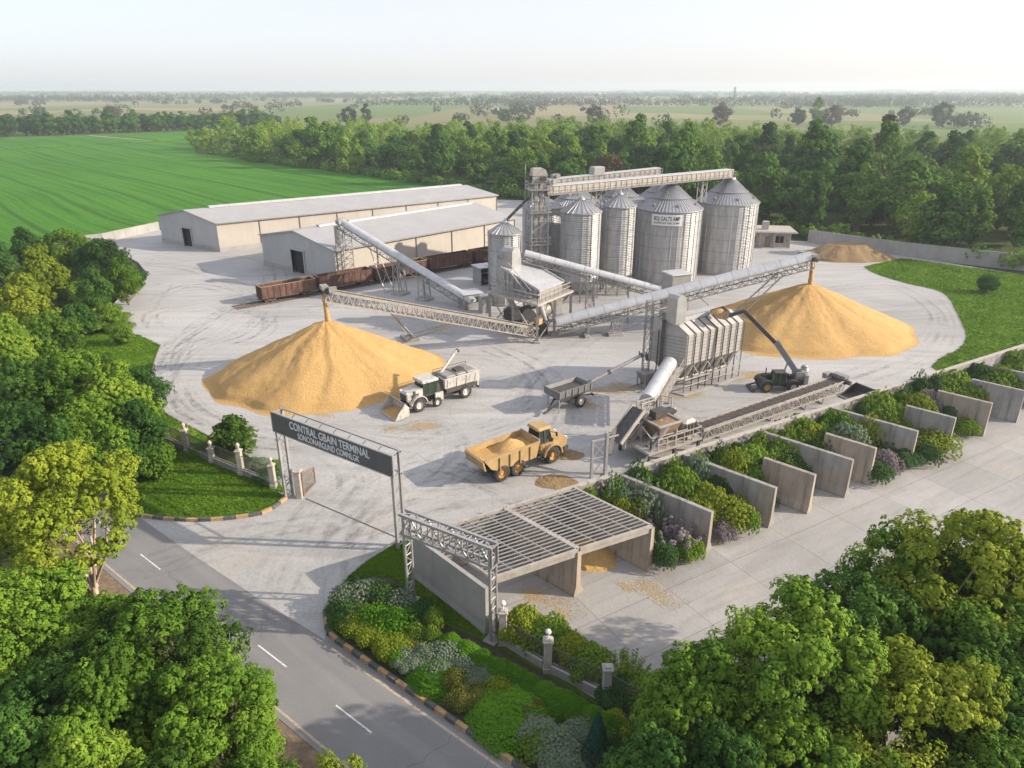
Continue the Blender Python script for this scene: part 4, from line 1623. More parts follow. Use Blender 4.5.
# ================================================================== CONVEYORS
def conveyor(lab, P, Q, w=1.3, h=.9, hood=True, n=14, hood_m=None, frame_m=None, drum=True, rail_side=0, legs=(), belt_z=0, cat='conveyor'):
    """inclined conveyor from its tail P to its head Q (points on the belt line). legs: (x along at top, x at foot, spread, z foot, style)"""
    fm = frame_m or M['galv_dull']
    o, a, L_ = frame_at(P, Q)
    t = thing('conveyor', lab, cat, o, a)
    p, q = V((0, 0, P[2])), V((L_, 0, Q[2]))
    d = (q - p).normalized()
    nrm = V((-d.z, 0, d.x))
    mb = MB()
    mb.truss(p - nrm * h / 2, q - nrm * h / 2, w, h, n, .13, .07)
    mb.build('truss', fm, t)
    if hood:
        r = w * .52
        prof = [(r * math.cos(t_), r * .95 * math.sin(t_)) for t_ in np.linspace(-.12, PI + .12, 13)]
        mb = MB()
        segs = max(2, int((q - p).length / 2.2))
        k = len(prof)
        ln = (q - p).length
        for s_ in range(segs):
            e0, e1 = p + d * (ln * s_ / segs), p + d * (ln * (s_ + 1) / segs - .04)
            vs = [e0 + V((0, y, 0)) + nrm * (z + .06) for y, z in prof] + [e1 + V((0, y, 0)) + nrm * (z + .06) for y, z in prof]
            mb.add(vs, [(i, i + 1, k + i + 1, k + i) for i in range(k - 1)], True)
            mb.add(vs[:k], [tuple(range(k))])
            mb.add(vs[k:], [tuple(range(k - 1, -1, -1))])
        mb.build('hood', hood_m or M['white_hood'], t)
    else:
        mb = MB()
        mb.bar(p + nrm * .16, q + nrm * .16, w * .66, .05)
        mb.build('belt', M['belt'], t)
        mb = MB()
        m = int((q - p).length / .9)
        for i in range(m + 1):
            e = p.lerp(q, i / m) + nrm * .08
            mb.tube(e + V((0, -w * .42, .06)), e + V((0, w * .42, .06)), .07, n=6)
        mb.build('roller', M['steel_dark'], t)
        mb = MB()
        for s_ in (-1, 1):
            mb.bar(p + V((0, s_ * w * .52, 0)) + nrm * .16, q + V((0, s_ * w * .52, 0)) + nrm * .16, .10, .16)
        mb.build('side_board', M['steel_warm'], t)
    if rail_side:
        mb = MB()
        s_ = rail_side * (w / 2 + .75)
        mb.bar(p + V((0, rail_side * (w / 2 + .4), -h * .4)), q + V((0, rail_side * (w / 2 + .4), -h * .4)), .7, .06)
        mb.rail([p + V((0, s_, -h * .4)), q + V((0, s_, -h * .4))], 1.0, 1.5, .03)
        mb.build('walkway', M['steel_warm'], t)
    if drum:
        mb = MB()
        mb.tube(q + V((0, -w * .55, .1)), q + V((0, w * .55, .1)), .36, n=12)
        mb.tube(q + V((0, -w * .95, .1)), q + V((0, -w * .55, .1)), .25, n=10)
        mb.build('head_drum', M['steel_dark'], t)
        mb = MB()
        mb.box((q.x - .55, w * .8, q.z + .35), (.9, .55, .6))
        mb.box((q.x + .15, 0, q.z + .45), (.8, w * 1.1, .5))
        mb.build('drive', M['galv_dull'], t)
    for xt, xf, sp, zf, st in legs:
        e = p.lerp(q, xt / L_) - nrm * h * .9
        mb = MB()
        for s_ in (-1, 1):
            mb.bar((xf, s_ * sp, zf), (e.x, s_ * w * .45, e.z), .16 if st != 'thin' else .10)
        if st == 'tower':
            for s_ in (-1, 1):
                mb.bar((xf + 1.3, s_ * sp, zf), (e.x + 1.1, s_ * w * .45, p.lerp(q, min(1, (e.x + 1.1) / L_)).z - h), .12)
                mb.lattice((xf, s_ * sp, zf), (e.x, s_ * w * .45, e.z), (xf + 1.3, s_ * sp, zf), (e.x + 1.1, s_ * w * .45, e.z), max(3, int(e.z / 1.4)), .065, True)
        mb.lattice((xf, -sp, zf), (e.x, -w * .45, e.z), (xf, sp, zf), (e.x, w * .45, e.z), max(2, int(abs(V((e.x - xf, 0, e.z - zf)).length) / 1.5)), .07, st == 'x')
        mb.bar((xf, -sp, zf + .05), (xf, sp, zf + .05), .1)
        lg = mb.build('support_leg', M['galv'] if st != 'dull' else fm, t)
        if st in ('x', 'foot', 'tower'):
            mb = MB()
            mb.cbox((xf + (.6 if st == 'tower' else 0), 0, .18), (.7 if st != 'tower' else 2.2, 2 * sp + .6, .36), .04)
            mb.build('footing', M['panel'], lg)
    return t


# covered conveyor on the left, up to its lattice tower beside the warehouse
ta = at(347, 282.5)
Qa = V((ta.x, ta.y, hgt(ta, 223)))
pa = at(473, 310)
Pa = V((pa.x, pa.y, 1.2))
_, _, La = frame_at(Pa, Qa)
t = conveyor('covered pale conveyor rising over the railcars to the lattice tower by the warehouse', Pa, Qa, 1.5, 1.0, True, 20, legs=[
    (La * .33, La * .33, .8, 0, 'tower'), (La * .52, La * .52, .9, 0, 'tower'), (La * .74, La * .63, 1.0, 0, 'thin')])
mb = MB()
mb.truss((La - .2, 0, 0), (La - .2, 0, Qa.z - 1.0), 2.0, 1.8, 9, .15, .08)
mb.build('head_tower', M['galv'], t)
mb = MB()
mb.box((La + 1.3, 0, Qa.z - 2.4), (.7, .9, 3.6))
mb.build('discharge_chute', M['galv'], t)

# open lattice stacker over the left heap
hd = V((cl.x + .4, cl.y + .2, hgt(cl, 291.5)))
pt = at(536, 340)
tl = V((pt.x, pt.y, 1.7))
_, _, Lb = frame_at(tl, hd)
t = conveyor('open lattice stacker conveyor dropping grain on the left golden heap', tl, hd, 1.3, 1.15, False, 44, None, M['steel_warm'], True, 0, [])
ob, ab, _ = frame_at(tl, hd)
ca, sa2 = math.cos(-ab), math.sin(-ab)
def to_local(v_):
    d = V(v_) - ob
    return V((d.x * ca - d.y * sa2, d.x * sa2 + d.y * ca, d.z))
fpt = to_local(at(410, 339))
for xt, nm in ((Lb * .74, 0), (Lb * .40, 1)):
    e = V((xt, 0, tl.z + (hd.z - tl.z) * xt / Lb - 1.0))
    mb = MB()
    for s_ in (-.55, .55):
        mb.bar((fpt.x + (.5 if nm else -.5), fpt.y + s_ * 1.4, .25), (e.x, s_, e.z), .17)
    mb.lattice((fpt.x, fpt.y - .75, .3), (e.x, -.55, e.z), (fpt.x, fpt.y + .75, .3), (e.x, .55, e.z), 5, .08)
    mb.build('support_leg', M['galv'], t)
mb = MB()
mb.cbox((fpt.x, fpt.y, .22), (2.0, 2.6, .4), .05)
mb.build('axle_base', M['galv_dull'], t)


def stream(lab, p, z0, z1, r):
    mb = MB()
    n, k = 12, 14
    vs = []
    rg = random.Random(int(z0 * 10))
    for j in range(k + 1):
        f = j / k
        rr = r * (.75 + .5 * f) * (1 + rg.uniform(-.12, .12))
        for i in range(n):
            a = 2 * PI * i / n
            vs.append((rr * math.cos(a) * (1 + rg.uniform(-.15, .15)) - .25 * (1 - f) ** 2, rr * math.sin(a), z0 + (z1 - z0) * f))
    mb.add(vs, [(j * n + i, j * n + (i + 1) % n, (j + 1) * n + (i + 1) % n, (j + 1) * n + i) for j in range(k) for i in range(n)], True)
    tag(mb.build('falling_grain', M['grain'], None, p), lab, 'grain')


stream('column of grain falling from the lattice stacker onto the left heap', (hd.x - .1, hd.y - .1, 0), hd.z - .4, hl - .35, .27)

# long covered conveyor to the right heap
Qc = V((cr.x - .35, cr.y, hgt(cr, 258.5)))
pc = at(556, 337)
Pc = V((pc.x, pc.y, 1.9))
_, _, Lc4 = frame_at(Pc, Qc)
t = conveyor('long covered conveyor crossing the yard to the right golden heap', Pc, Qc, 1.9, 1.2, True, 34, legs=[
    (Lc4 * .12, Lc4 * .12, .8, 0, 'foot'), (Lc4 * .22, Lc4 * .22, .45, 0, 'tower'), (Lc4 * .55, Lc4 * .74, .8, 0, 'thin'), (Lc4 * .88, Lc4 * .66, 1.1, 0, 'dull')])
stream('column of grain falling from the covered conveyor onto the right heap', (cr.x + .15, cr.y, 0), Qc.z - .3, hr - .35, .27)

# ================================================================== PROCESSING HOUSE
F0, L0, R0 = at(537, 343), at(490, 328), at(570, 327)
u, w = (L0 - F0), (R0 - F0)
zd = hgt(F0, 304)
t = thing('cleaning_house', 'grain cleaning house with a sloping roof standing on a steel platform', 'building', F0)
def dk(a, b, z=0.0):
    p = u * a + w * b
    return V((p.x, p.y, z))
mb = MB()
mb.hexa([dk(-.03, -.03, zd - .3), dk(1.03, -.03, zd - .3), dk(1.03, 1.03, zd - .3), dk(-.03, 1.03, zd - .3), dk(-.03, -.03, zd), dk(1.03, -.03, zd), dk(1.03, 1.03, zd), dk(-.03, 1.03, zd)])
mb.build('platform', M['steel_warm'], t)
for a_, b_ in ((0, 0), (.5, 0), (1, 0), (0, 1), (.5, 1), (1, 1), (0, .5)):
    mb = MB()
    mb.bar(dk(a_, b_), dk(a_, b_, zd - .3), .34)
    lg = mb.build('column', M['galv_dull'], t)
    mb = MB()
    p = dk(a_, b_)
    mb.cbox((p.x, p.y, .15), (.9, .9, .3), .04)
    mb.build('footing', M['panel'], lg)
mb = MB()
mb.lattice(dk(0, 0, .3), dk(.5, 0, .3), dk(0, 0, zd - .4), dk(.5, 0, zd - .4), 1, .12)
mb.lattice(dk(.5, 0, .3), dk(1, 0, .3), dk(.5, 0, zd - .4), dk(1, 0, zd - .4), 1, .12, True)
mb.lattice(dk(0, 0, .3), dk(0, 1, .3), dk(0, 0, zd - .4), dk(0, 1, zd - .4), 1, .12)
mb.lattice(dk(0, 1, .3), dk(1, 1, .3), dk(0, 1, zd - .4), dk(1, 1, zd - .4), 2, .12, True)
mb.build('bracing', M['galv_dull'], t)
mb = MB()
mb.rail([dk(.02, .02, zd), dk(1, .02, zd), dk(1, 1, zd), dk(.02, 1, zd), dk(.02, .02, zd)], 1.1, 1.1, .045)
mb.build('railing', M['steel_warm'], t)
# sloping housing
a0, a1, b0, b1 = .10, .86, .20, .86
pz = F0 + u * a0 + w * .5
zl = hgt(pz, 287.5)
pz = F0 + u * a1 + w * .5
zh = hgt(pz, 265)
mb = MB()
mb.hexa([dk(a0, b0, zd), dk(a1, b0, zd), dk(a1, b1, zd), dk(a0, b1, zd), dk(a0, b0, zl), dk(a1, b0, zh), dk(a1, b1, zh), dk(a0, b1, zl)])
hs = mb.build('housing', M['galv'], t)
mb = MB()
e = .10
mb.hexa([dk(a0 - .02, b0 - .03, zl + .02), dk(a1 + .02, b0 - .03, zh + .02), dk(a1 + .02, b1 + .03, zh + .02), dk(a0 - .02, b1 + .03, zl + .02), dk(a0 - .02, b0 - .03, zl + .14), dk(a1 + .02, b0 - .03, zh + .14), dk(a1 + .02, b1 + .03, zh + .14), dk(a0 - .02, b1 + .03, zl + .14)])
for b_ in (b0 - .03, b1 + .03):
    mb.bar(dk(a0 - .02, b_, zl + .25), dk(a1 + .02, b_, zh + .25), .14, .22)
mb.build('roof', M['white_hood'], t)
mb = MB()
for i in range(8):
    a_ = a0 + (a1 - a0) * (i + .5) / 8
    z_ = zl + (zh - zl) * (i + .5) / 8
    mb.bar(dk(a_, b0 - .012, zd), dk(a_, b0 - .012, z_), .09)
    mb.bar(dk(a_, b1 + .012, zd), dk(a_, b1 + .012, z_), .09)
mb.build('panel_ribs', M['galv_dull'], hs)
mb = MB()
c_ = dk(.98, .30)
mb.rail([dk(.8, .0, zd + .02), dk(.55, .0, zd + .02)], 2.0, .6, .04)
for k in range(9):
    z_ = zd + .3 + k * .36
    p0, p1 = dk(.22 + k * .055, .10, z_), dk(.22 + k * .055, .19, z_)
    mb.bar(p0, p1, .3, .05)
mb.bar(dk(.2, .10, zd + 1.2), dk(.68, .10, zd + 4.4), .07)
mb.bar(dk(.2, .10, zd + .2), dk(.68, .10, zd + 3.4), .12)
mb.build('stairs', M['galv'], t)
# head hood
pz = F0 + u * .84 + w * .42
zt_ = hgt(pz, 247)
ax = math.atan2(w.y, w.x)
mb = MB()
q = dk(.86, .42)
mb2 = MB()
hw = 1.05
zb_ = zh - .6
prof = [(-hw, zb_), (hw + .2, zb_), (hw + .1, zb_ + (zt_ - zb_) * .55), (hw * .8, zt_ - .35), (hw * .3, zt_), (-hw * .6, zt_ - .05), (-hw, zt_ - .5)]
mb2.prism(prof, 'y', -.95, .95)
mb2.v = [(q.x + x * math.cos(ax) - y * math.sin(ax), q.y + x * math.sin(ax) + y * math.cos(ax), z) for x, y, z in mb2.v]
mb2.build('head_hood', M['galv'], t)
mb2 = MB()
mb2.box((q.x - 1.5, q.y + .2, zt_ - 1.4), (.7, .6, .6), ax)
mb2.tube((q.x - 1.3, q.y - .7, zt_ - 1.2), (q.x - 1.3, q.y - .2, zt_ - 1.2), .3, n=10)
mb2.build('motor', M['galv_dull'], t)
# machinery under the platform
mb = MB()
mb.tube(dk(.35, .25, 2.6), dk(.35, .8, 2.6), 1.0, n=18)
mb.tube(dk(.62, .25, 2.2), dk(.62, .75, 2.2), .8, n=16)
mb.build('drum', M['galv_dull'], t)
mb = MB()
mb.box(tuple(dk(.8, .4, 1.3)), (2.2, 1.8, 2.6), ax)
mb.build('machine_casing', M['steel_dark'], t)
mb = MB()
mb.box(tuple(dk(.18, .35, .8)), (1.4, 1.6, 1.6), ax)
mb.build('machine_casing', M['steel_dark'], t)
mb = MB()
for a_, b_ in ((.2, .3), (.5, .5), (.75, .2)):
    p0 = dk(a_, b_, zd - .3)
    p1 = dk(a_ - .12, b_ + .1, 1.6)
    mb.tube(p0, p1, .55, .22, 8)
mb.build('feed_pipe', M['galv'], t)
mb = MB()
mb.box(tuple(dk(.12, .2, 2.4)), (.9, .8, .8), ax)
mb.box(tuple(dk(.3, .1, 1.9)), (.8, .5, .7), ax)
mb.build('gear_box', M['yellow'], t)
mb = MB()
p0, p1 = dk(.06, .62, zd - .3), dk(-.06, .52, 2.4)
mb.hexa([p1 + V((-.6, 0, -.3)), p1 + V((.6, 0, -.3)), p0 + V((1.0, .4, -.1)), p0 + V((-1.0, .4, -.1)), p1 + V((-.6, .2, .7)), p1 + V((.6, .2, .7)), p0 + V((1.0, .5, .25)), p0 + V((-1.0, .5, .25))])
mb.build('outlet_chute', M['steel_warm'], t)

# conveyor from the hood to the transfer house
pz = F0 + u * .80 + w * .72
P3 = V((pz.x, pz.y, hgt(pz, 254.5)))
tr_ = V((22.2, 102.5, 0))
q3 = gz(655, 101.5)
Q3 = V((q3.x, q3.y, hgt(q3, 290.5)))
conveyor('covered conveyor between the cleaning house hood and the transfer house', Q3, P3, 1.35, .9, True, 20, M['white_hood'], M['steel_warm'], False, 0, [(9, 9, .8, 0, 'tower'), (4, 4, .8, 0, 'thin')])
t = thing('transfer_house', 'plain pale metal transfer house behind the long covered conveyor', 'shed', gz(673, 103), R(20))
zt_ = hgt(gz(673, 103), 273)
mb = MB()
mb.cbox((0, 0, zt_ / 2 + .2), (3.2, 2.8, zt_ - .4), .06)
mb.build('body', M['galv'], t)
mb = MB()
mb.cbox((0, 0, zt_ + .06), (3.5, 3.1, .16), .05)
mb.build('roof', M['white_hood'], t)
mb = MB()
mb.box((-1.0, -1.42, 1.05), (.9, .06, 2.1))
mb.build('door', M['galv_dull'], t)

# ================================================================== DRYER
F1, R1, L1 = at(682, 394), at(737, 376.5), at(648, 386)
u = R1 - F1
w = (L1 - F1)
t = thing('grain_dryer', 'ribbed metal grain dryer on many legs with open hoppers beneath', 'dryer', F1)
zb_ = hgt(F1, 366)
ze = hgt(F1, 335.5)
zr = ze + 1.15
def dk(a, b, z=0.0):
    p = u * a + w * b
    return V((p.x, p.y, z))
prof = [(0, zb_), (1, zb_ - .3), (1, zr), (.38, zr), (0, ze)]
mb = MB()
k = len(prof)
vs = [dk(0, b_, z) for b_, z in prof] + [dk(1, b_, z) for b_, z in prof]
mb.add(vs, [tuple(range(k)), tuple(range(2 * k - 1, k - 1, -1))] + [(i, (i + 1) % k, k + (i + 1) % k, k + i) for i in range(k)])
bd_ = mb.build('body', M['dryer_panel'], t)
mb = MB()
for i in range(1, 9):                       # horizontal sheet laps on the long side and gable
    z_ = zb_ + (ze - zb_) * i / 9
    mb.bar(dk(0, -.008, z_), dk(1, -.008, z_), .05, .05)
    mb.bar(dk(-.004, 0, z_), dk(-.004, 1, z_), .05, .05)
mb.build('panel_laps', M['galv_dull'], bd_)
for i in range(9):
    a_ = i / 8
    mb = MB()
    mb.bar(dk(a_, -.03, 0), dk(a_, -.03, ze + .02), .10)
    mb.bar(dk(a_, -.02, ze + .03), dk(a_, .38, zr + .05), .09, .08)
    mb.build('frame_post', M['steel_dark'] if 0 < i < 8 else M['galv_dull'], t)
for i in range(8):
    a_, a2 = (i + .08) / 8, (i + .92) / 8
    mb = MB()
    zt2, zq = zb_ - .05, 1.35
    am_ = (a_ + a2) / 2
    top = [dk(a_, .02, zt2), dk(a2, .02, zt2), dk(a2, .9, zt2 - .2), dk(a_, .9, zt2 - .2)]
    bot = [dk(am_ - .02, .3, zq), dk(am_ + .02, .3, zq), dk(am_ + .02, .5, zq), dk(am_ - .02, .5, zq)]
    mb.hexa(bot + top)
    mb.build('hopper', M['galv_dull'], t)
mb = MB()
for z_ in (.9, 1.7):
    mb.bar(dk(0, -.03, z_), dk(1, -.03, z_), .12)
    mb.bar(dk(0, 1.0, z_), dk(1, 1.0, z_), .12)
mb.lattice(dk(0, -.035, 1.8), dk(1, -.035, 1.8), dk(0, -.035, zb_ - .1), dk(1, -.035, zb_ - .1), 8, .08)
mb.tube(dk(-.02, .4, 1.1), dk(1.02, .4, 1.1), .28, n=10)
mb.build('cross_rails', M['steel_warm'], t)
mb = MB()
mb.bar(dk(.02, .40, zr + .22), dk(.80, .40, zr + .22), .5, .42)
for i in range(16):
    mb.bar(dk(.03 + i * .049, .37, zr + .46), dk(.03 + i * .049, .43, zr + .46), .12, .08)
mb.build('ridge_duct', M['white_hood'], t)
# bucket elevator hood on the gable end
zt_ = hgt(F1 + u * .02 + w * .45, 294)
mb = MB()
q = dk(.03, .42)
ax = math.atan2(u.y, u.x)
prof = [(-.75, zr), (.75, zr), (.8, zt_ - 1.2), (.55, zt_ - .3), (.1, zt_), (-.5, zt_), (-.75, zt_ - .35)]
mb.prism(prof, 'y', -.75, .75)
mb.v = [(q.x + x * math.cos(ax) - y * math.sin(ax), q.y + x * math.sin(ax) + y * math.cos(ax), z) for x, y, z in mb.v]
mb.build('elevator_hood', M['galv'], t)
mb = MB()
mb.bar(dk(-.04, .62, 0), dk(-.04, .62, zr + .2), .32)
mb.bar(dk(-.04, .74, 0), dk(-.04, .74, zr - 1), .12)
mb.build('downpipe', M['steel_dark'], t)
mb = MB()
mb.rail([dk(0, .44, zr), dk(0, 1, zr), dk(.3, 1, zr)], 1.0, .9, .04)
mb.box(tuple(dk(.08, .75, zr + .5)), (.9, .8, 1.0), ax)
mb.build('roof_gear', M['galv_dull'], t)
mb = MB()
mb.truss(dk(-.0, 1.12, 0), dk(-.0, 1.12, zr + 2.0), .7, .7, 8, .09, .05)
mb.build('ladder_frame', M['galv_dull'], t)
mb = MB()
mb.cbox(tuple(dk(.5, .48, .05)), (9.8, 5.2, .12), .04) if False else mb.hexa([dk(-.06, -.16, .012), dk(1.06, -.16, .012), dk(1.06, 1.15, .012), dk(-.06, 1.15, .012), dk(-.06, -.16, .14), dk(1.06, -.16, .14), dk(1.06, 1.15, .14), dk(-.06, 1.15, .14)])
mb.build('base_slab', M['panel'], t)

# ================================================================== CRUSHER / INTAKE PLANT
c6a, c6b = V((18.0, 62.9, 1.5)), at(836, 396)
c6b.z = 1.9
conveyor('low open belt conveyor running along the long concrete wall to the intake plant', c6a, c6b, 1.5, 1.0, False, 30, None, M['steel_warm'], True, 0, [(2.5, 2.5, .6, 0, 'thin'), (10, 10, .6, 0, 'thin'), (15.5, 15.5, .6, 0, 'thin'), (18.4, 18.4, .6, 0, 'thin')])
ax = math.atan2((c6b - c6a).y, (c6b - c6a).x)
t = thing('intake_plant', 'dusty grain intake plant with brown hopper, railings and a tilted dark chute', 'machine', (14.0, 61.2, 0), ax)
mb = MB()
mb.box((0, 0, 1.35), (6.6, 4.4, .22))
mb.build('platform', M['steel_warm'], t)
for x in (-3.1, 0, 3.1):
    for y in (-2.0, 2.0):
        mb = MB()
        mb.bar((x, y, 0), (x, y, 1.25), .24)
        mb.build('leg', M['steel_dark'], t)
mb = MB()
mb.rail([(-3.2, 2.1, 1.46), (3.2, 2.1, 1.46), (3.2, -2.1, 1.46), (-2.2, -2.1, 1.46)], 1.1, 1.0, .05)
mb.build('railing', M['steel_warm'], t)
mb = MB()
mb.hexa([(-1.0, -1.0, 1.8), (.7, -1.0, 1.8), (.7, .8, 1.8), (-1.0, .8, 1.8), (-1.5, -1.5, 3.3), (1.2, -1.5, 3.3), (1.2, 1.3, 3.3), (-1.5, 1.3, 3.3)])
mb.build('hopper', M['brown_hopper'], t)
mb = MB()
for sx, sy, dx, dy in ((-.15, -1.42, 2.9, .16), (-.15, 1.22, 2.9, .16), (-1.5, -.1, .16, 2.5), (1.2, -.1, .16, 2.5)):
    mb.box((sx, sy, 3.36), (dx, dy, .16))
mb.build('hopper_rim', M['steel_warm'], t)
mb = MB()
mb.cbox((2.2, -.6, 2.35), (1.7, 2.2, 1.9), .25)
mb.build('guard_cage', M['steel_warm'], t)
mb = MB()
for k in range(4):
    mb.box((1.55 + k * .42, -1.72, 2.35), (.28, .04, 1.2))
for k in range(4):
    mb.box((3.07, -1.35 + k * .5, 2.35), (.04, .34, 1.2))
mb.build('guard_opening_shade', M['opening_shade'], t)  # black plates paint shaded gaps on a solid cage
mb = MB()
mb.box((1.8, 1.1, 3.0), (1.5, 1.0, .8))
mb.box((-.2, .2, 3.9), (1.5, .9, .7))
mb.build('motor_cover', M['steel_dark'], t)
mb = MB()
mb.box((-.3, 1.0, 2.6), (1.8, .9, 1.6))
mb.box((1.4, .4, 1.9), (.7, .9, .9))
mb.tube((-1.9, .5, 2.2), (-1.9, 1.6, 2.2), .55, n=14)
mb.build('gear', M['steel_warm'], t)
mb = MB()
mb.box((.9, 1.5, 3.1), (.9, .5, .5))
mb.build('gear_box', M['yellow'], t)
# tilted chute on the left
mb = MB()
p, q = V((-4.6, 1.0, 1.7)), V((-1.6, 1.4, 4.2))
mb.bar(p, q, 1.5, .10)
cs = mb.build('chute', M['steel_dark'], t)
mb = MB()
for s_ in (-.8, .8):
    mb.bar(p + V((0, s_, .12)), q + V((0, s_, .12)), .12, .42)
mb.build('chute_side', M['steel_warm'], cs)
mb = MB()
mb.truss((-4.2, 1.0, 1.3), (-.8, 1.4, 3.4), 1.3, .7, 7, .10, .06)
mb.build('chute_truss', M['steel_warm'], t)
mb = MB()
mb.rail([(-1.2, 2.2, 3.3), (1.8, 2.2, 3.3), (2.4, 1.2, 3.3)], 1.2, .8, .045)
mb.box((.6, 1.7, 3.25), (2.8, 1.1, .1))
mb.build('upper_walkway', M['steel_warm'], t)
mb = MB()
mb.bar((-.9, -1.9, 3.5), (-4.2, -2.0, .05), .17)
mb.build('brace', M['galv'], t)
for k, (x, y, h_) in enumerate(((-2.6, -1.6, 2.6), (-2.2, .2, 3.0), (2.9, 1.6, 2.9), (.2, -1.9, 3.0), (1.6, -1.9, 2.6), (-.8, 1.9, 4.4), (1.2, 2.0, 4.4))):
    mb = MB()
    mb.bar((x, y, 1.4), (x, y, h_), .12)
    mb.build('upright', M['steel_warm'] if k % 2 else M['steel_dark'], t)
mb = MB()
mb.bar((-2.6, -1.6, 2.6), (1.6, -1.9, 2.6), .09)
mb.bar((-2.2, .2, 3.0), (-2.6, -1.6, 2.6), .09)
mb.bar((-.8, 1.9, 4.3), (1.2, 2.0, 4.3), .1)
mb.lattice((-2.6, -1.62, 1.5), (.2, -1.9, 1.5), (-2.6, -1.62, 2.6), (.2, -1.9, 2.6), 3, .06)
mb.lattice((-.8, 1.95, 1.5), (1.2, 2.05, 1.5), (-.8, 1.95, 4.2), (1.2, 2.05, 4.2), 2, .07, True)
mb.build('tie_bars', M['steel_warm'], t)
mb = MB()
mb.tube((-2.4, -.9, 1.5), (-1.2, -.9, 2.5), .22, n=10)
mb.tube((2.9, .4, 1.6), (2.9, 1.4, 3.2), .2, n=10)
mb.build('pipe', M['galv_dull'], t)
mb = MB()
mb.lathe([(1.05, 0), (.6, .14), (.2, .3), (0, .32)], 14, (-.15, -.1, 3.0))
mb.build('grain_fill', M['grain'], t)
# braced steel frame at the wall
p0, p1 = at(591, 478), at(605, 474)
d = p1 - p0
zf = 3.7
t = thing('bracing_stand', 'upright galvanised frame with cross bracing at the left end of the intake plant', 'frame', p0, math.atan2(d.y, d.x))
mb = MB()
Lf = d.length
mb.bar((0, 0, 0), (0, 0, zf), .2)
mb.bar((Lf, 0, 0), (Lf, 0, zf + .4), .26)
mb.bar((0, 0, zf - .1), (Lf, 0, zf - .1), .14)
mb.bar((0, 0, zf * .5), (Lf, 0, zf * .5), .08)
mb.lattice((0, 0, .2), (0, 0, zf - .2), (Lf, 0, .2), (Lf, 0, zf - .2), 2, .07, True)
mb.bar((Lf, 0, zf - .1), (Lf + 1.6, .5, zf - .4), .12)
mb.build('upright_frame', M['galv'], t)
mb = MB()
mb.hexa([(Lf + .2, -.1, zf - 1.9), (Lf + .5, -.1, zf - 1.9), (Lf + 1.7, .9, zf - .1), (Lf + 1.2, .9, zf - .1), (Lf + .2, -.1, zf - 1.7), (Lf + .5, -.1, zf - 1.7), (Lf + 1.7, .9, zf + .1), (Lf + 1.2, .9, zf + .1)])
mb.build('deflector_plate', M['steel_dark'], t)

# short steep covered conveyor from the plant to the dryer
pb = gz(645, 66.5)
P5 = V((pb.x, pb.y, hgt(pb, 401)))
qb = gz(667, 74.0)
Q5 = V((qb.x, qb.y, hgt(qb, 363)))
conveyor('short steep covered conveyor rising from the intake plant to the dryer gable', P5, Q5, 1.5, .8, True, 10, M['white_hood'], M['steel_warm'], False, -1, [(6.5, 6.5, .7, 0, 'thin')])

# ================================================================== SMALL BUILDINGS
t = thing('control_cabin', 'small grey cabin with a pale flat roof at the foot of the covered left conveyor', 'cabin', at(470, 307), R(25))
mb = MB()
mb.cbox((0, 0, 1.2), (3.0, 2.6, 2.4), .05)
mb.build('walls', M['galv'], t)
mb = MB()
mb.cbox((0, 0, 2.48), (3.5, 3.1, .18), .05)
mb.build('roof', M['white_hood'], t)
mb = MB()
mb.box((.55, -1.31, 1.5), (1.3, .05, .9))
mb.build('window', M['glass'], t)
mb = MB()
mb.box((-.9, -1.31, 1.0), (.8, .05, 1.95))
mb.build('door', M['galv_dull'], t)
t = thing('switch_cabinet', 'tall grey switch cabinet between the cabin and the cleaning house', 'cabinet', at(485, 312), R(25))
mb = MB()
mb.cbox((0, 0, 1.35), (1.6, 1.4, 2.7), .05)
mb.build('body', M['galv'], t)
mb = MB()
mb.box((-.4, -.72, 1.3), (.62, .04, 2.2))
mb.box((.4, -.72, 1.3), (.62, .04, 2.2))
mb.build('door', M['galv_dull'], t)
t = thing('pump_shed', 'small shed with a pale roof and dark open front beside the railway', 'shed', at(484, 283), R(30))
mb = MB()
mb.box((-1.35, 0, 1.5), (.14, 3.0, 3.0))
mb.box((1.35, 0, 1.5), (.14, 3.0, 3.0))
mb.box((0, 1.45, 1.5), (2.56, .12, 3.0))
mb.build('walls', M['galv'], t)
mb = MB()
mb.cbox((0, 0, 3.1), (3.3, 3.5, .18), .05)
mb.build('roof', M['white_hood'], t)
mb = MB()
for z_ in (.5, 1.4, 2.3):
    mb.box((0, -.2, z_), (2.5, 2.2, .1))
mb.tube((-.5, -1.2, .9), (-.5, -.6, .9), .35, n=10)
mb.build('shelf', M['steel_dark'], t)

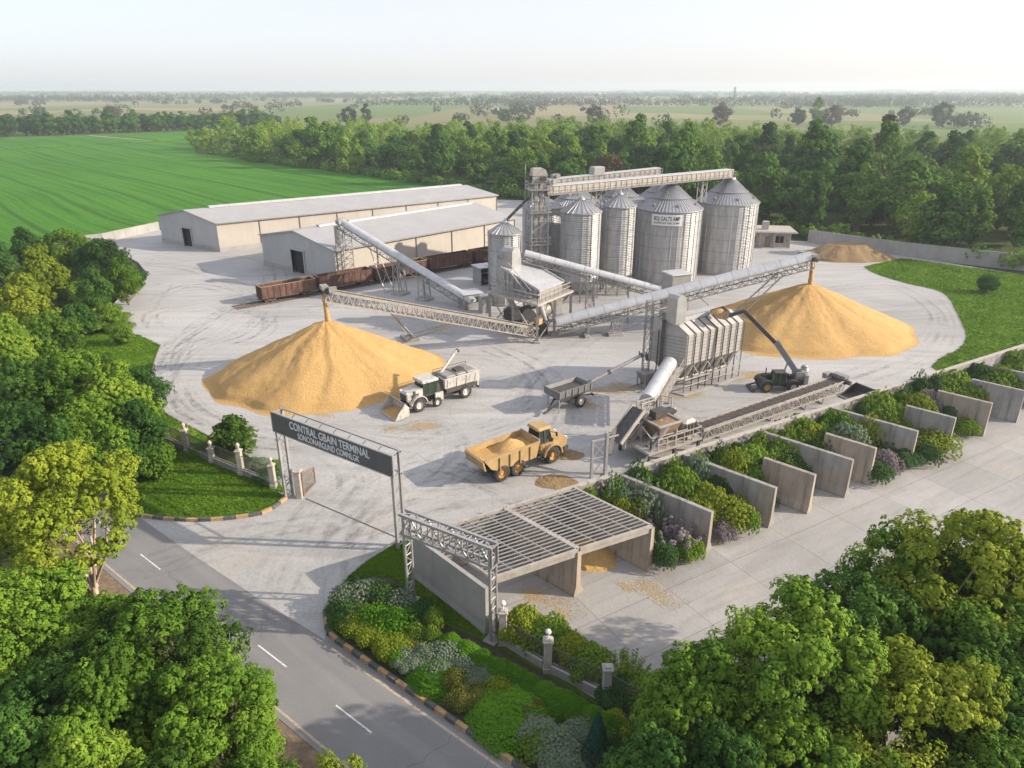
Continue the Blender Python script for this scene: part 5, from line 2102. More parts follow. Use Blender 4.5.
# guard house near the back wall
g0, g1 = at(751, 246.5), at(786, 246.5)
gd = at(798, 243)
t = thing('guard_house', 'low stone guard house with a flat roof near the long back wall', 'building', at(768, 247) + V((0, 3, 0)), R(-8))
mb = MB()
mb.box((0, 0, 1.6), (9.4, 6.0, 3.2))
mb.build('walls', simple('stained_stone_wall', (.44, .40, .35), .85, 0, .2, .8, (.2, .15, .11), .6), t)
mb = MB()
mb.cbox((.2, -.2, 3.32), (11.6, 8.2, .26), .06)
mb.cbox((.2, -.2, 3.5), (11.2, 7.8, .12), .05)
mb.build('roof', M['stone'], t)
mb = MB()
mb.cbox((-.4, -1.5, 4.4), (1.3, 1.3, 1.8), .06)
mb.build('water_tank', M['stone'], t)
for x in (-3.2, 2.6):
    mb = MB()
    mb.box((x, -3.03, 1.7), (1.7, .08, 1.5))
    wn_ = mb.build('window', M['opening_shade'], t)  # black pane paints the shade of the room behind
    mb = MB()
    mb.box((x, -3.08, 1.7), (.08, .06, 1.5))
    mb.box((x, -3.08, 2.5), (1.9, .1, .12))
    mb.box((x, -3.10, .9), (1.9, .16, .12))
    mb.build('window_frame', M['stone'], wn_)
mb = MB()
mb.box((.2, -3.03, 1.15), (1.2, .08, 2.3))
mb.build('door', M['timber'], t)
for x in (-1.6, 4.6, 1.4):
    mb = MB()
    mb.box((x, -3.6, 1.6), (.3, .3, 3.2))
    mb.build('porch_post', M['stone'], t)
# ================================================================== VEHICLES
def place(ref_px, local, rz):
    """base point so that the local point sits on the photographed ground point"""
    p = at(*ref_px)
    c, s_ = math.cos(rz), math.sin(rz)
    return V((p.x - (local[0] * c - local[1] * s_), p.y - (local[0] * s_ + local[1] * c), .006))


def add_wheel(t, x, y, r, w, rim_m, rin=.55):
    mb = MB()
    mb.wheel((x, y, r), r, w, 26, rin)
    wh = mb.build('wheel', M['rubber'], t)
    mb = MB()
    mb.hub((x, y, r), r * rin + .01, w * .9)
    rm = mb.build('rim', rim_m, wh)
    return wh


# ---- articulated dump truck
rz = math.atan2(3.35, 4.6)
t = thing('dump_truck', 'yellow articulated six-wheel dump truck loaded with grain', 'dump truck', place((503, 482), (-2.7, -1.45), rz), rz)
for x in (-2.7, -.95, 3.0):
    for y in (-1.15, 1.15):
        add_wheel(t, x, y, .84, .62, M['rim_yellow'])
# skip with raised rim and open tail
mb = MB()
ox = [(-4.7, 2.35), (-3.9, 1.25), (.9, 1.25), (1.35, 2.75)]
yo, yi = 1.42, 1.32
for s_ in (-1, 1):
    pts = [(-4.55, 2.55), (-3.9, 1.6), (-3.2, 1.25), (1.0, 1.25), (1.35, 2.7), (.2, 2.62)]
    mb.prism(pts, 'y', s_ * yi, s_ * yo)
mb.hexa([(-3.2, -yi, 1.2), (1.0, -yi, 1.2), (1.0, yi, 1.2), (-3.2, yi, 1.2), (-3.2, -yi, 1.3), (1.0, -yi, 1.3), (1.0, yi, 1.3), (-3.2, yi, 1.3)])
mb.hexa([(-4.55, -yi, 2.4), (-3.2, -yi, 1.2), (-3.2, yi, 1.2), (-4.55, yi, 2.4), (-4.55, -yi, 2.52), (-3.2, -yi, 1.32), (-3.2, yi, 1.32), (-4.55, yi, 2.52)])
mb.hexa([(1.0, -yi, 1.25), (1.12, -yi, 1.25), (1.12, yi, 1.25), (1.0, yi, 1.25), (1.3, -yo, 2.95), (1.42, -yo, 2.95), (1.42, yo, 2.95), (1.3, yo, 2.95)])
bed = mb.build('skip', M['yellow'], t)
mb = MB()
for s_ in (-1, 1):
    mb.bar((-4.6, s_ * 1.44, 2.56), (1.35, s_ * 1.44, 2.72), .16, .16)
    for x in (-3.0, -1.9, -.8, .3):
        mb.bar((x, s_ * 1.47, 1.3), (x, s_ * 1.47, 2.55), .14, .1)
mb.build('skip_rib', M['yellow'], bed)
mb = MB()
mb.box((-4.62, 0, 2.1), (.12, 2.9, .95), 0, R(-14))
mb.build('tailgate', simple('faded_tailgate', (.40, .28, .14), .7, 0, .2, 1, (.2, .15, .1), .6), bed)
# load
nx, ny = 26, 14
vs, fs = [], []
for i in range(nx + 1):
    for j in range(ny + 1):
        x = -4.35 + 5.5 * i / nx
        y = -1.3 + 2.6 * j / ny
        e = max(0, 1 - math.hypot((x + .9) / 1.6, y / 1.25))
        z = 2.16 + .95 * e ** .8 + .05 * mnoise.noise((x * 2, y * 2, 1)) + .1 * (x + 4) / 5
        vs.append((x, y, z))
for i in range(nx):
    for j in range(ny):
        q = i * (ny + 1) + j
        fs.append((q, q + ny + 1, q + ny + 2, q + 1))
mb = MB()
mb.add(vs, fs, True)
mb.build('load', M['grain'], bed)
mb = MB()
mb.box((-1.6, 0, .95), (4.4, .9, .42))
mb.box((1.5, 0, .95), (1.4, .55, .5))
mb.box((3.2, 0, .95), (2.6, .8, .5))
for x in (-2.7, -.95, 3.0):
    mb.tube((x, -1.0, .84), (x, 1.0, .84), .18, n=10)
mb.build('chassis', M['steel_dark'], t)
mb = MB()
mb.prism([(1.75, 1.15), (4.35, 1.0), (4.85, 1.25), (4.95, 1.9), (4.7, 2.15), (3.3, 2.35), (3.2, 2.0), (1.75, 2.0)], 'y', -1.05, 1.05)
bn = mb.build('bonnet', M['yellow'], t)
mb = MB()
mb.box((4.95, 0, 1.5), (.08, 1.5, .7), 0, R(6))
mb.build('grille', M['steel_dark'], bn)
for y in (-.8, .8):
    mb = MB()
    mb.box((4.93, y, 1.95), (.12, .3, .2))
    mb.build('headlight', M['sign_white'], bn)
mb = MB()
mb.box((4.75, 0, 1.0), (.5, 2.3, .35))
mb.build('bumper', M['steel_dark'], t)
for s_ in (-1, 1):
    mb = MB()
    arc = [(3.0 + 1.08 * math.cos(a_), .9 + 1.08 * math.sin(a_)) for a_ in np.linspace(-.05, PI * .98, 11)]
    arc2 = [(3.0 + .97 * math.cos(a_), .9 + .97 * math.sin(a_)) for a_ in np.linspace(PI * .98, -.05, 11)]
    mb.prism(arc + arc2, 'y', s_ * .75, s_ * 1.5)
    mb.build('mudguard', M['yellow'], t)
mb = MB()
zc0, zc1 = 2.0, 3.35
mb.hexa([(1.8, -.8, zc0), (3.25, -.8, zc0), (3.25, .8, zc0), (1.8, .8, zc0), (1.9, -.72, zc1), (2.95, -.72, zc1), (2.95, .72, zc1), (1.9, .72, zc1)])
cb = mb.build('cab', M['glass'], t)
mb = MB()
for a_, b_ in (((1.8, -.8), (1.9, -.72)), ((3.25, -.8), (2.95, -.72)), ((3.25, .8), (2.95, .72)), ((1.8, .8), (1.9, .72)), ((2.45, -.81), (2.4, -.73)), ((2.45, .81), (2.4, .73))):
    mb.bar((a_[0], a_[1], zc0), (b_[0], b_[1], zc1), .11)
mb.build('pillar', M['steel_dark'], cb)
mb = MB()
mb.cbox((2.4, 0, zc1 + .12), (1.55, 1.75, .24), .1)
mb.build('cab_roof', M['yellow'], cb)
mb = MB()
mb.bar((3.0, -.75, 3.0), (3.45, -1.2, 2.95), .05)
mb.box((3.47, -1.24, 2.8), (.08, .22, .4))
mb.bar((3.0, .75, 3.0), (3.45, 1.2, 2.95), .05)
mb.box((3.47, 1.24, 2.8), (.08, .22, .4))
mb.build('mirror', M['steel_dark'], cb)
mb = MB()
mb.tube((3.35, .62, 2.3), (3.35, .62, 3.2), .09, n=10)
mb.build('exhaust', M['galv'], t)
mb = MB()
for k in range(3):
    mb.box((1.95, -1.1, .75 + k * .38), (.5, .35, .06))
mb.bar((1.7, -1.2, .75), (1.7, -1.2, 2.4), .05)
mb.bar((2.2, -1.2, .75), (2.2, -1.2, 2.0), .05)
mb.build('step', M['steel_dark'], t)

# ---- white front loader with a long grain tank behind
pf, pr_ = at(420, 412), at(466, 398)
d = pf - pr_
rz = math.atan2(d.y, d.x)
wb = d.length
t = thing('loader', 'dusty white wheeled loader with a big bucket, green-tinted cab and long tank', 'loader', place((466, 398), (0, 1.15), rz), rz)
Wb = wb
for x, r_ in ((0, .80), (Wb, .80)):
    for y in (-1.0, 1.0):
        add_wheel(t, x, y, r_, .55, M['rim_white'])
for y in (-1.05, 1.05):
    add_wheel(t, Wb * .62, y, .55, .4, M['rim_white'])
mb = MB()
mb.box((Wb * .45, 0, .95), (Wb + 2.4, 1.0, .45))
mb.build('chassis', M['steel_dark'], t)
mb = MB()
mb.prism([(Wb - .65, 1.2), (Wb + 1.0, 1.2), (Wb + 1.25, 1.4), (Wb + 1.25, 2.05), (Wb + 1.0, 2.25), (Wb - .65, 2.45)], 'y', -.85, .85)
bn = mb.build('bonnet', M['white'], t)
mb = MB()
mb.box((Wb + 1.27, 0, 1.7), (.06, 1.2, .62))
for y in (-.87, .87):
    mb.box((Wb + .3, y, 1.85), (.9, .04, .35))
mb.build('grille', M['steel_dark'], bn)
mb = MB()
for y in (-.7, .7):
    mb.box((Wb + 1.12, y, 2.2), (.2, .28, .14))
mb.build('headlight', M['sign_white'], bn)
for s_ in (-1, 1):
    mb = MB()
    arc = [(Wb + 1.02 * math.cos(a_), .85 + 1.02 * math.sin(a_)) for a_ in np.linspace(.1, PI * .95, 11)]
    arc2 = [(Wb + .92 * math.cos(a_), .85 + .92 * math.sin(a_)) for a_ in np.linspace(PI * .95, .1, 11)]
    mb.prism(arc + arc2, 'y', s_ * .7, s_ * 1.3)
    mb.build('mudguard', M['white'], t)
x0, x1 = Wb - 2.35, Wb - .7
mb = MB()
mb.hexa([(x0, -.85, 1.5), (x1, -.85, 1.5), (x1, .85, 1.5), (x0, .85, 1.5), (x0 + .05, -.8, 3.0), (x1 - .15, -.8, 3.0), (x1 - .15, .8, 3.0), (x0 + .05, .8, 3.0)])
gl_ = simple('green_tinted_glass', (.018, .042, .022), .12, 0, .4, 2)
cb = mb.build('cab', gl_, t)
mb = MB()
for x, xx in ((x0, x0 + .05), (x1, x1 - .15), ((x0 + x1) / 2, (x0 + x1) / 2)):
    for y in (-.84, .84):
        mb.bar((x, y, 1.5), (xx, y * .96, 3.0), .1)
for y in (-.86, .86):
    mb.bar((x0, y, 1.52), (x1, y, 1.52), .12)
mb.build('pillar', M['steel_dark'], cb)
mb = MB()
mb.cbox(((x0 + x1) / 2 - .05, 0, 3.13), (x1 - x0 + .45, 2.1, .26), .1)
mb.build('cab_roof', M['white'], cb)
mb = MB()
mb.box((x0 - .5, 0, 1.9), (.8, 1.7, 1.5))
mb.tube((x0 - .4, .5, 2.6), (x0 - .4, .5, 3.5), .12, n=10)
mb.tube((x0 - .5, -.3, 2.6), (x0 - .5, -.3, 3.2), .3, n=12)
mb.build('engine', M['steel_dark'], t)
mb = MB()
tx0, tx1 = -1.7, x0 - .95
z0_, z1_ = 1.75, 2.85
mb.hexa([(tx0, -1.15, z0_), (tx1, -1.15, z0_), (tx1, 1.15, z0_), (tx0, 1.15, z0_), (tx0 - .1, -1.3, z1_), (tx1 + .1, -1.3, z1_), (tx1 + .1, 1.3, z1_), (tx0 - .1, 1.3, z1_)])
tk = mb.build('tank', M['white'], t)
mb = MB()
for k in range(3):
    q_ = (tx1 - tx0 - .3) / 3
    mb.cbox((tx0 + .15 + q_ * (k + .5), 0, z1_ + .14), (q_ - .08, 2.35, .3), .08)
mb.build('tank_lid', M['galv_dull'], tk)
mb = MB()
for y in (-1.3, 1.3):
    mb.box(((tx0 + tx1) / 2, y, z1_ + .05), (tx1 - tx0 + .3, .12, .14))
for x in np.linspace(tx0 + .4, tx1 - .3, 4):
    for s_ in (-1, 1):
        mb.bar((x, s_ * 1.18, z0_), (x, s_ * 1.31, z1_), .09)
mb.build('tank_rim', M['white'], tk)
mb = MB()
mb.box((-1.5, 0, 2.35), (.7, 2.4, 1.3))
mb.box((-1.75, 0, 1.35), (.25, 2.2, .5))
mb.build('rear_cover', M['white'], t)
mb = MB()
mb.box((-1.95, .7, 1.1), (.16, .5, .7))
mb.box((-1.95, -.7, 1.1), (.16, .5, .7))
mb.build('mud_flap', M['rubber'], t)
mb = MB()
mb.box((x0 - .2, 1.05, 1.15), (1.0, .2, .9))
mb.build('side_panel', M['white'], t)
mb = MB()
mb.box((x0 - .2, -1.05, 1.15), (1.0, .2, .9))
mb.build('side_panel', M['white'], t)
mb = MB()
p, q = V((tx1 - .4, -.5, 2.9)), V((tx0 + 1.4, -.9, 5.0))
mb.tube(p, q, .17, n=10)
mb.build('unloading_pipe', M['white'], t)
mb = MB()
mb.box((x0 - .95, -.3, 2.2), (.3, 1.4, 1.0))
mb.bar((x0 - .6, -1.25, 1.5), (x0 - .6, -1.25, 2.9), .07)
mb.bar((x0 - .1, -1.25, 1.5), (x0 - .1, -1.25, 2.9), .07)
for k in range(4):
    mb.bar((x0 - .6, -1.25, 1.3 + k * .35), (x0 - .1, -1.25, 1.3 + k * .35), .06)
mb.build('ladder', M['steel_dark'], t)
mb = MB()
mb.box(((tx0 + tx1) / 2, -1.0, 1.45), (tx1 - tx0 - .4, .25, .5))
mb.box(((tx0 + tx1) / 2, 1.0, 1.45), (tx1 - tx0 - .4, .25, .5))
mb.tube((tx0 + .6, -1.0, 1.2), (tx1 - .2, -1.0, 1.2), .16, n=8)
mb.build('side_machinery', M['steel_dark'], t)
mb = MB()
mb.box(((tx0 + tx1) / 2 - .2, .2, z1_ + .42), (1.1, .9, .24))
mb.bar((tx0, -1.2, z1_ + .45), (tx1, -1.2, z1_ + .45), .05)
mb.bar((tx0, -1.2, z1_), (tx0, -1.2, z1_ + .45), .05)
mb.bar((tx1, -1.2, z1_), (tx1, -1.2, z1_ + .45), .05)
mb.build('tank_hatch', M['steel_dark'], tk)
mb = MB()
mb.tube(q, q + V((-.35, 0, -.12)), .22, .16, 10)
mb.build('spout', M['steel_dark'], t)
# bucket and arms
mb = MB()
bx0 = Wb + 1.55
prof = [(0, .35), (.2, .10), (1.75, .03), (1.78, .09), (.3, .2), (.12, .42), (.16, 1.1), (.5, 1.62), (.44, 1.66), (.05, 1.15)]
mb.prism([(bx0 + x, z) for x, z in prof], 'y', -1.6, 1.6)
bk = mb.build('bucket', M['white'], t)
for s_ in (-1, 1):
    mb = MB()
    mb.prism([(bx0 + .02, .3), (bx0 + .2, .09), (bx0 + 1.75, .05), (bx0 + 1.3, .75), (bx0 + .48, 1.64), (bx0 + .05, 1.15)], 'y', s_ * 1.6, s_ * 1.67)
    mb.build('bucket_side', M['white'], bk)
mb = MB()
nx = 12
vs, fs = [], []
for i in range(nx + 1):
    for j in range(nx + 1):
        x, y = bx0 + .15 + 1.5 * i / nx, -1.55 + 3.1 * j / nx
        z = .12 + .5 * (1 - i / nx) ** 1.2 * (1 - .5 * abs(y) / 1.6) + .03 * mnoise.noise((x * 3, y * 3, 2))
        vs.append((x, y, z))
for i in range(nx):
    for j in range(nx):
        k = i * (nx + 1) + j
        fs.append((k, k + nx + 1, k + nx + 2, k + 1))
mb = MB()
mb.add(vs, fs, True)
mb.build('bucket_load', M['grain'], bk)
for s_ in (-.55, .55):
    mb = MB()
    mb.bar((Wb + .7, s_, 1.35), (bx0 + .05, s_, .75), .18, .26)
    mb.build('lift_arm', M['steel_dark'], t)
mb = MB()
mb.bar((Wb + .9, 1.0, 1.5), (Wb + .8, 1.5, 2.3), .06)
mb.cbox((Wb + .8, 1.55, 2.5), (.3, .16, .45), .04)
mb.build('mirror', M['steel_dark'], t)

# ---- grain cart with its auger
pw = at(583, 407)
rz = math.atan2(at(600, 383).y - at(548, 404).y, at(600, 383).x - at(548, 404).x)
rz = R(38)
t = thing('grain_cart', 'grey two-wheel grain cart with a tapered tub, parked left of the dryer', 'grain cart', place((580, 407), (.9, -1.05), rz), rz)
for y in (-1.05, 1.05):
    add_wheel(t, .9, y, .72, .5, M['rim_white'])
mb = MB()
L0_, W0 = 2.35, 1.25
zb1, zm, zt1 = 1.0, 1.75, 2.55
def rect(lx, wy, z):
    return [(-lx, -wy, z), (lx, -wy, z), (lx, wy, z), (-lx, wy, z)]
lo, mi_, hi = rect(1.3, .5, zb1), rect(L0_ - .1, W0 - .05, zm), rect(L0_, W0, zt1)
hi2, in_ = rect(L0_ - .12, W0 - .12, zt1), rect(L0_ - .25, W0 - .25, zt1 - .45)
vs = lo + mi_ + hi + hi2 + in_
fs = [(3, 2, 1, 0)]
for k in range(4):
    for i in range(4):
        j = (i + 1) % 4
        fs.append((4 * k + i, 4 * k + j, 4 * k + 4 + j, 4 * k + 4 + i))
mb.add(vs, fs)
tb = mb.build('tub', simple('dark_grey_tub_steel', (.17, .172, .175), .5, .2, .2, 1.5, (.26, .22, .16), .5), t)
mb = MB()
mb.add(rect(L0_ - .2, W0 - .2, zt1 - .42), [(0, 1, 2, 3)])
mb.build('load', M['steel_dark'], tb)
mb = MB()
for x in np.linspace(-L0_ + .1, L0_ - .1, 6):
    for s_ in (-1, 1):
        mb.bar((x, s_ * (W0 + .02), zm), (x, s_ * (W0 + .04), zt1), .08)
mb.build('tub_rib', M['galv_dull'], tb)
mb = MB()
mb.bar((-1.6, -.45, 1.0), (1.6, -.45, 1.0), .14)
mb.bar((-1.6, .45, 1.0), (1.6, .45, 1.0), .14)
mb.tube((.9, -1, .75), (.9, 1, .75), .11, n=8)
mb.bar((.9, -.5, .75), (.9, -.5, 1.0), .2)
mb.bar((.9, .5, .75), (.9, .5, 1.0), .2)
mb.bar((-1.6, -.45, 1.0), (-3.3, -.55, .45), .14)
mb.bar((-1.6, .45, 1.0), (-3.3, -.5, .45), .14)
mb.bar((-3.3, -.52, .45), (-3.9, -.6, .4), .18)
mb.build('chassis', M['steel_dark'], t)
mb = MB()
for y in (-.9, .9):
    mb.bar((-2.0, y, .02), (-2.0, y, 1.6), .09)
    mb.bar((-2.0, y, .8), (-1.2, y * .6, 1.2), .07)
mb.build('stand', M['galv'], t)
mb = MB()
mb.bar((1.6, -.4, 1.0), (2.9, -.8, .9), .12)
mb.tube((2.9, -1.0, .9), (2.9, -.6, .9), .14, n=8)
mb.build('rear_arm', M['steel_dark'], t)
ap = V((1.9, -.2, 1.9))
# auger: end seen at (643, 353)
c_, s_ = math.cos(-rz), math.sin(-rz)
lp = t.location
tgt = gz(643, 76.0)
dz = hgt(tgt, 353)
dd = tgt - lp
tgl = V((dd.x * c_ - dd.y * s_, dd.x * s_ + dd.y * c_, dz))
mb = MB()
mb.tube(ap, tgl, .19, n=12)
mb.build('auger', M['galv_dull'], t)
mb = MB()
for f_ in (.12, .42, .93):
    e = ap.lerp(tgl, f_)
    d_ = (tgl - ap).normalized() * .12
    mb.tube(e - d_, e + d_, .27, n=12)
mb.build('auger_collar', M['steel_dark'], t)
mb = MB()
mb.tube(tgl, tgl + V((.25, -.1, -.9)), .2, .16, 10)
mb.bar(tgl.lerp(ap, .1) + V((0, 0, .1)), tgl.lerp(ap, .1) + V((-.1, 0, .6)), .1)
mb.build('spout', M['steel_dark'], t)

# small intake boot under the auger spout
p = gz(645, 77.0)
t = thing('intake_boot', 'small grey intake boot under the grain cart auger at the dryer gable', 'hopper', p, R(35))
mb = MB()
mb.hexa([(-.3, -.3, .6), (.3, -.3, .6), (.3, .3, .6), (-.3, .3, .6), (-.9, -.8, 1.9), (.9, -.8, 1.9), (.9, .8, 1.9), (-.9, .8, 1.9)])
mb.build('hopper', M['galv_dull'], t)
for x, y in ((-.7, -.6), (.7, -.6), (.7, .6), (-.7, .6)):
    mb = MB()
    mb.bar((x, y, 0), (x, y, 1.5), .12)
    mb.build('leg', M['galv_dull'], t)
mb = MB()
mb.bar((-1.8, -.9, .05), (2.2, -.9, .05), .16)
mb.bar((-1.8, .9, .05), (2.2, .9, .05), .16)
mb.build('skid', M['galv_dull'], t)

# ---- telehandler with its boom over the dryer
rz = R(2)
t = thing('telehandler', 'dark telehandler with its long boom raised over the dryer', 'telehandler', place((766, 392.5), (-1.5, -.95), rz), rz)
for x in (-1.5, 1.5):
    for y in (-.95, .95):
        add_wheel(t, x, y, .66, .48, M['rim_yellow'] if x < 0 else M['rim_white'])
mb = MB()
mb.box((0, 0, .85), (4.3, 1.0, .5))
mb.box((2.2, 0, 1.15), (.9, 1.6, .8))
mb.bar((-2.0, -.7, .6), (-3.0, -.85, .25), .16)
mb.bar((-2.0, .7, .6), (-3.0, .85, .25), .16)
mb.box((-3.0, 0, .2), (.35, 2.0, .2))
mb.build('chassis', M['steel_dark'], t)
mb = MB()
mb.hexa([(-1.1, -.95, 1.0), (.7, -.95, 1.0), (.7, .1, 1.0), (-1.1, .1, 1.0), (-.7, -.9, 2.25), (.5, -.9, 2.25), (.5, .05, 2.25), (-.7, .05, 2.25)])
cb = mb.build('cab', gl_, t)
mb = MB()
for (a_, b_), (c2, d2) in zip(((-1.1, -.95), (.7, -.95), (.7, .1), (-1.1, .1), (-.2, -.96)), ((-.7, -.9), (.5, -.9), (.5, .05), (-.7, .05), (-.1, -.91))):
    mb.bar((a_, b_, 1.0), (c2, d2, 2.3), .1)
mb.cbox((-.1, -.42, 2.34), (1.4, 1.15, .14), .05)
mb.build('cab_frame', M['steel_dark'], cb)
mb = MB()
mb.cbox((-.6, .6, 1.35), (2.0, .8, .7), .1)
mb.tube((-1.2, .6, 1.6), (-1.2, .6, 2.4), .07, n=8)
mb.cbox((-1.7, 0, 1.2), (.8, 1.5, .5), .1)
mb.build('engine_cover', M['steel_dark'], t)
for x in (-1.5, 1.5):
    for s_ in (-1, 1):
        mb = MB()
        arc = [(x + .82 * math.cos(a_), .68 + .82 * math.sin(a_)) for a_ in np.linspace(.2, PI * .94, 9)]
        arc2 = [(x + .75 * math.cos(a_), .68 + .75 * math.sin(a_)) for a_ in np.linspace(PI * .94, .2, 9)]
        mb.prism(arc + arc2, 'y', s_ * .7, s_ * 1.22)
        mb.build('mudguard', M['steel_dark'], t)
lp = t.location
c_, s_ = math.cos(-rz), math.sin(-rz)
def tl_local(px, gy, py):
    g_ = gz(px, gy)
    z = hgt(g_, py)
    g_ = gz(px, gy, z)
    z = hgt(g_, py)
    d_ = g_ - lp
    return V((d_.x * c_ - d_.y * s_, d_.x * s_ + d_.y * c_, z))
base = V((2.35, .15, 1.7))
mid = tl_local(776, 76.8, 342)
tip = tl_local(744, 77.4, 311)
jib = tl_local(731, 77.5, 315)
mb = MB()
mb.bar(base, mid, .48, .62)
mb.build('boom', simple('grey_boom_paint', (.22, .24, .26), .45, .1, .12, 1), t)
mb = MB()
mb.bar(base.lerp(mid, .85), tip, .32, .42)
bi = mb.build('inner_boom', M['steel_dark'], t)
mb = MB()
mb.bar(tip, jib, .3, .36)
mb.bar(jib, jib + V((-.7, 0, .1)), .5, .5)
mb.build('boom_head', M['steel_dark'], t)
mb = MB()
mb.box((2.4, -.42, 1.6), (1.0, .12, 1.2))
mb.box((2.4, .72, 1.6), (1.0, .12, 1.2))
mb.cbox((3.1, .1, 1.3), (.6, 1.5, 1.3), .1)
mb.build('boom_mount', M['galv_dull'], t)
mb = MB()
mb.tube((.5, .15, 1.2), base.lerp(mid, .45) + V((0, 0, -.3)), .1, n=8)
mb.tube(V((.5, .15, 1.2)).lerp(base.lerp(mid, .45), .5), base.lerp(mid, .45) + V((0, 0, -.3)), .06, n=8)
mb.build('lift_ram', M['galv'], t)
bq = tl_local(722, 77.6, 313)
mb = MB()
prof = [(.45, -.35), (.1, -.5), (-1.0, -.3), (-1.1, .1), (-.98, .12), (-.9, -.18), (.1, -.36), (.36, -.25), (.4, .55), (.5, .55)]
mb.prism([(bq.x + x, bq.z + z) for x, z in prof], 'y', bq.y - .95, bq.y + .95)
bk = mb.build('bucket', M['brown_hopper'], t)
for s_ in (-1, 1):
    mb = MB()
    mb.prism([(bq.x + x, bq.z + z) for x, z in ((.45, -.35), (.1, -.5), (-1.0, -.3), (-1.1, .1), (.45, .55))], 'y', bq.y + s_ * .95, bq.y + s_ * 1.0)
    mb.build('bucket_side', M['brown_hopper'], bk)
mb = MB()
mb.lathe([(1.0, .0), (.75, .28), (.4, .5), (0, .62)], 14, (bq.x - .3, bq.y, bq.z - .1))
mb.build('bucket_load', M['grain'], bk)

# ---- loose black bucket by the wall
p = at(856, 398)
t = thing('loader_bucket', 'empty black steel bucket lying on the ground at the right end of the low conveyor', 'bucket', (p.x, p.y, .01), R(28))
mb = MB()
prof = [(-1.3, .02), (.9, .02), (1.25, .35), (1.3, 1.15), (1.2, 1.15), (1.15, .4), (.85, .12), (-1.3, .10)]
mb.prism(prof, 'y', -1.2, 1.2)
mb.build('bucket_shell', M['steel_dark'], t)
for s_ in (-1, 1):
    mb = MB()
    mb.prism([(-1.25, .03), (.88, .03), (1.22, .36), (1.27, 1.13), (.6, 1.0)], 'y', s_ * 1.2, s_ * 1.28)
    mb.build('side_plate', M['steel_dark'], t)
mb = MB()
mb.bar((-1.32, -1.25, .07), (-1.32, 1.25, .07), .14, .1)
mb.bar((1.27, -1.25, 1.17), (1.27, 1.25, 1.17), .12, .1)
mb.build('cutting_edge', M['galv_dull'], t)
p = gz(803, 79.5)
t = thing('steel_drum', 'small upright grey drum behind the low conveyor', 'drum', p)
mb = MB()
mb.lathe([(0, 0), (.45, 0), (.45, .45), (.48, .48), (.45, .51), (.45, 1.0), (.48, 1.03), (.45, 1.06), (.45, 1.5), (.40, 1.52), (0, 1.5)], 20)
mb.build('shell', M['galv_dull'], t)
mb = MB()
mb.lathe([(.0, 1.50), (.34, 1.53), (.34, 1.66), (0, 1.70)], 16)
mb.build('lid', M['galv'], t)
# ================================================================== VEGETATION
def fib(n, rg):
    i = np.arange(n) + .5
    ph = np.arccos(1 - 2 * i / n)
    th = PI * (1 + 5 ** .5) * i + rg.uniform(0, 6.28)
    return np.stack([np.cos(th) * np.sin(ph), np.sin(th) * np.sin(ph), np.cos(ph)], 1)


def unit(a):
    return a / np.maximum(1e-6, np.linalg.norm(a, axis=1, keepdims=True))


def leaves_mesh(name, clumps, m, per, size, rg, up=.35, spread=.75, elong=1.6, dome=-.25):
    """clumps: rows of centre xyz, radius, outward xyz, tint -> one mesh of small leaf faces"""
    C = np.asarray(clumps, float)
    n = len(C)
    K = n * per
    c = np.repeat(C[:, 0:3], per, 0)
    r = np.repeat(C[:, 3], per)
    o = unit(np.repeat(C[:, 4:7], per, 0))
    tint = np.repeat(C[:, 7], per) + rg.normal(0, .07, K)
    d = unit(rg.normal(size=(K, 3)))
    dt = (d * o).sum(1)
    flip = dt < dome
    d[flip] -= 2 * dt[flip, None] * o[flip]
    pos = c + d * (r * rg.uniform(.6, 1.05, K))[:, None]
    nr = unit(d * .95 + o * .45 + np.array([0, 0, up * .6]) + rg.normal(0, spread * .8, (K, 3)))
    a = unit(np.cross(nr, unit(rg.normal(size=(K, 3)))))
    b = np.cross(nr, a)
    L = size * rg.uniform(.6, 1.3, K)
    W = L / elong
    vs = np.empty((K, 4, 3))
    vs[:, 0] = pos - a * (L / 2)[:, None]
    vs[:, 1] = pos + b * (W / 2)[:, None] + nr * (L * .12)[:, None]
    vs[:, 2] = pos + a * (L / 2)[:, None]
    vs[:, 3] = pos - b * (W / 2)[:, None] + nr * (L * .12)[:, None]
    me = bpy.data.meshes.new(name)
    me.vertices.add(K * 4)
    me.vertices.foreach_set('co', vs.reshape(-1))
    me.loops.add(K * 4)
    me.loops.foreach_set('vertex_index', np.arange(K * 4, dtype=np.int32))
    me.polygons.add(K)
    me.polygons.foreach_set('loop_start', np.arange(0, K * 4, 4, dtype=np.int32))
    at_ = me.attributes.new('tint', 'FLOAT', 'FACE')
    at_.data.foreach_set('value', np.clip(tint, 0, 1).astype(np.float32))
    me.materials.append(m)
    me.update()
    me.validate()
    return me


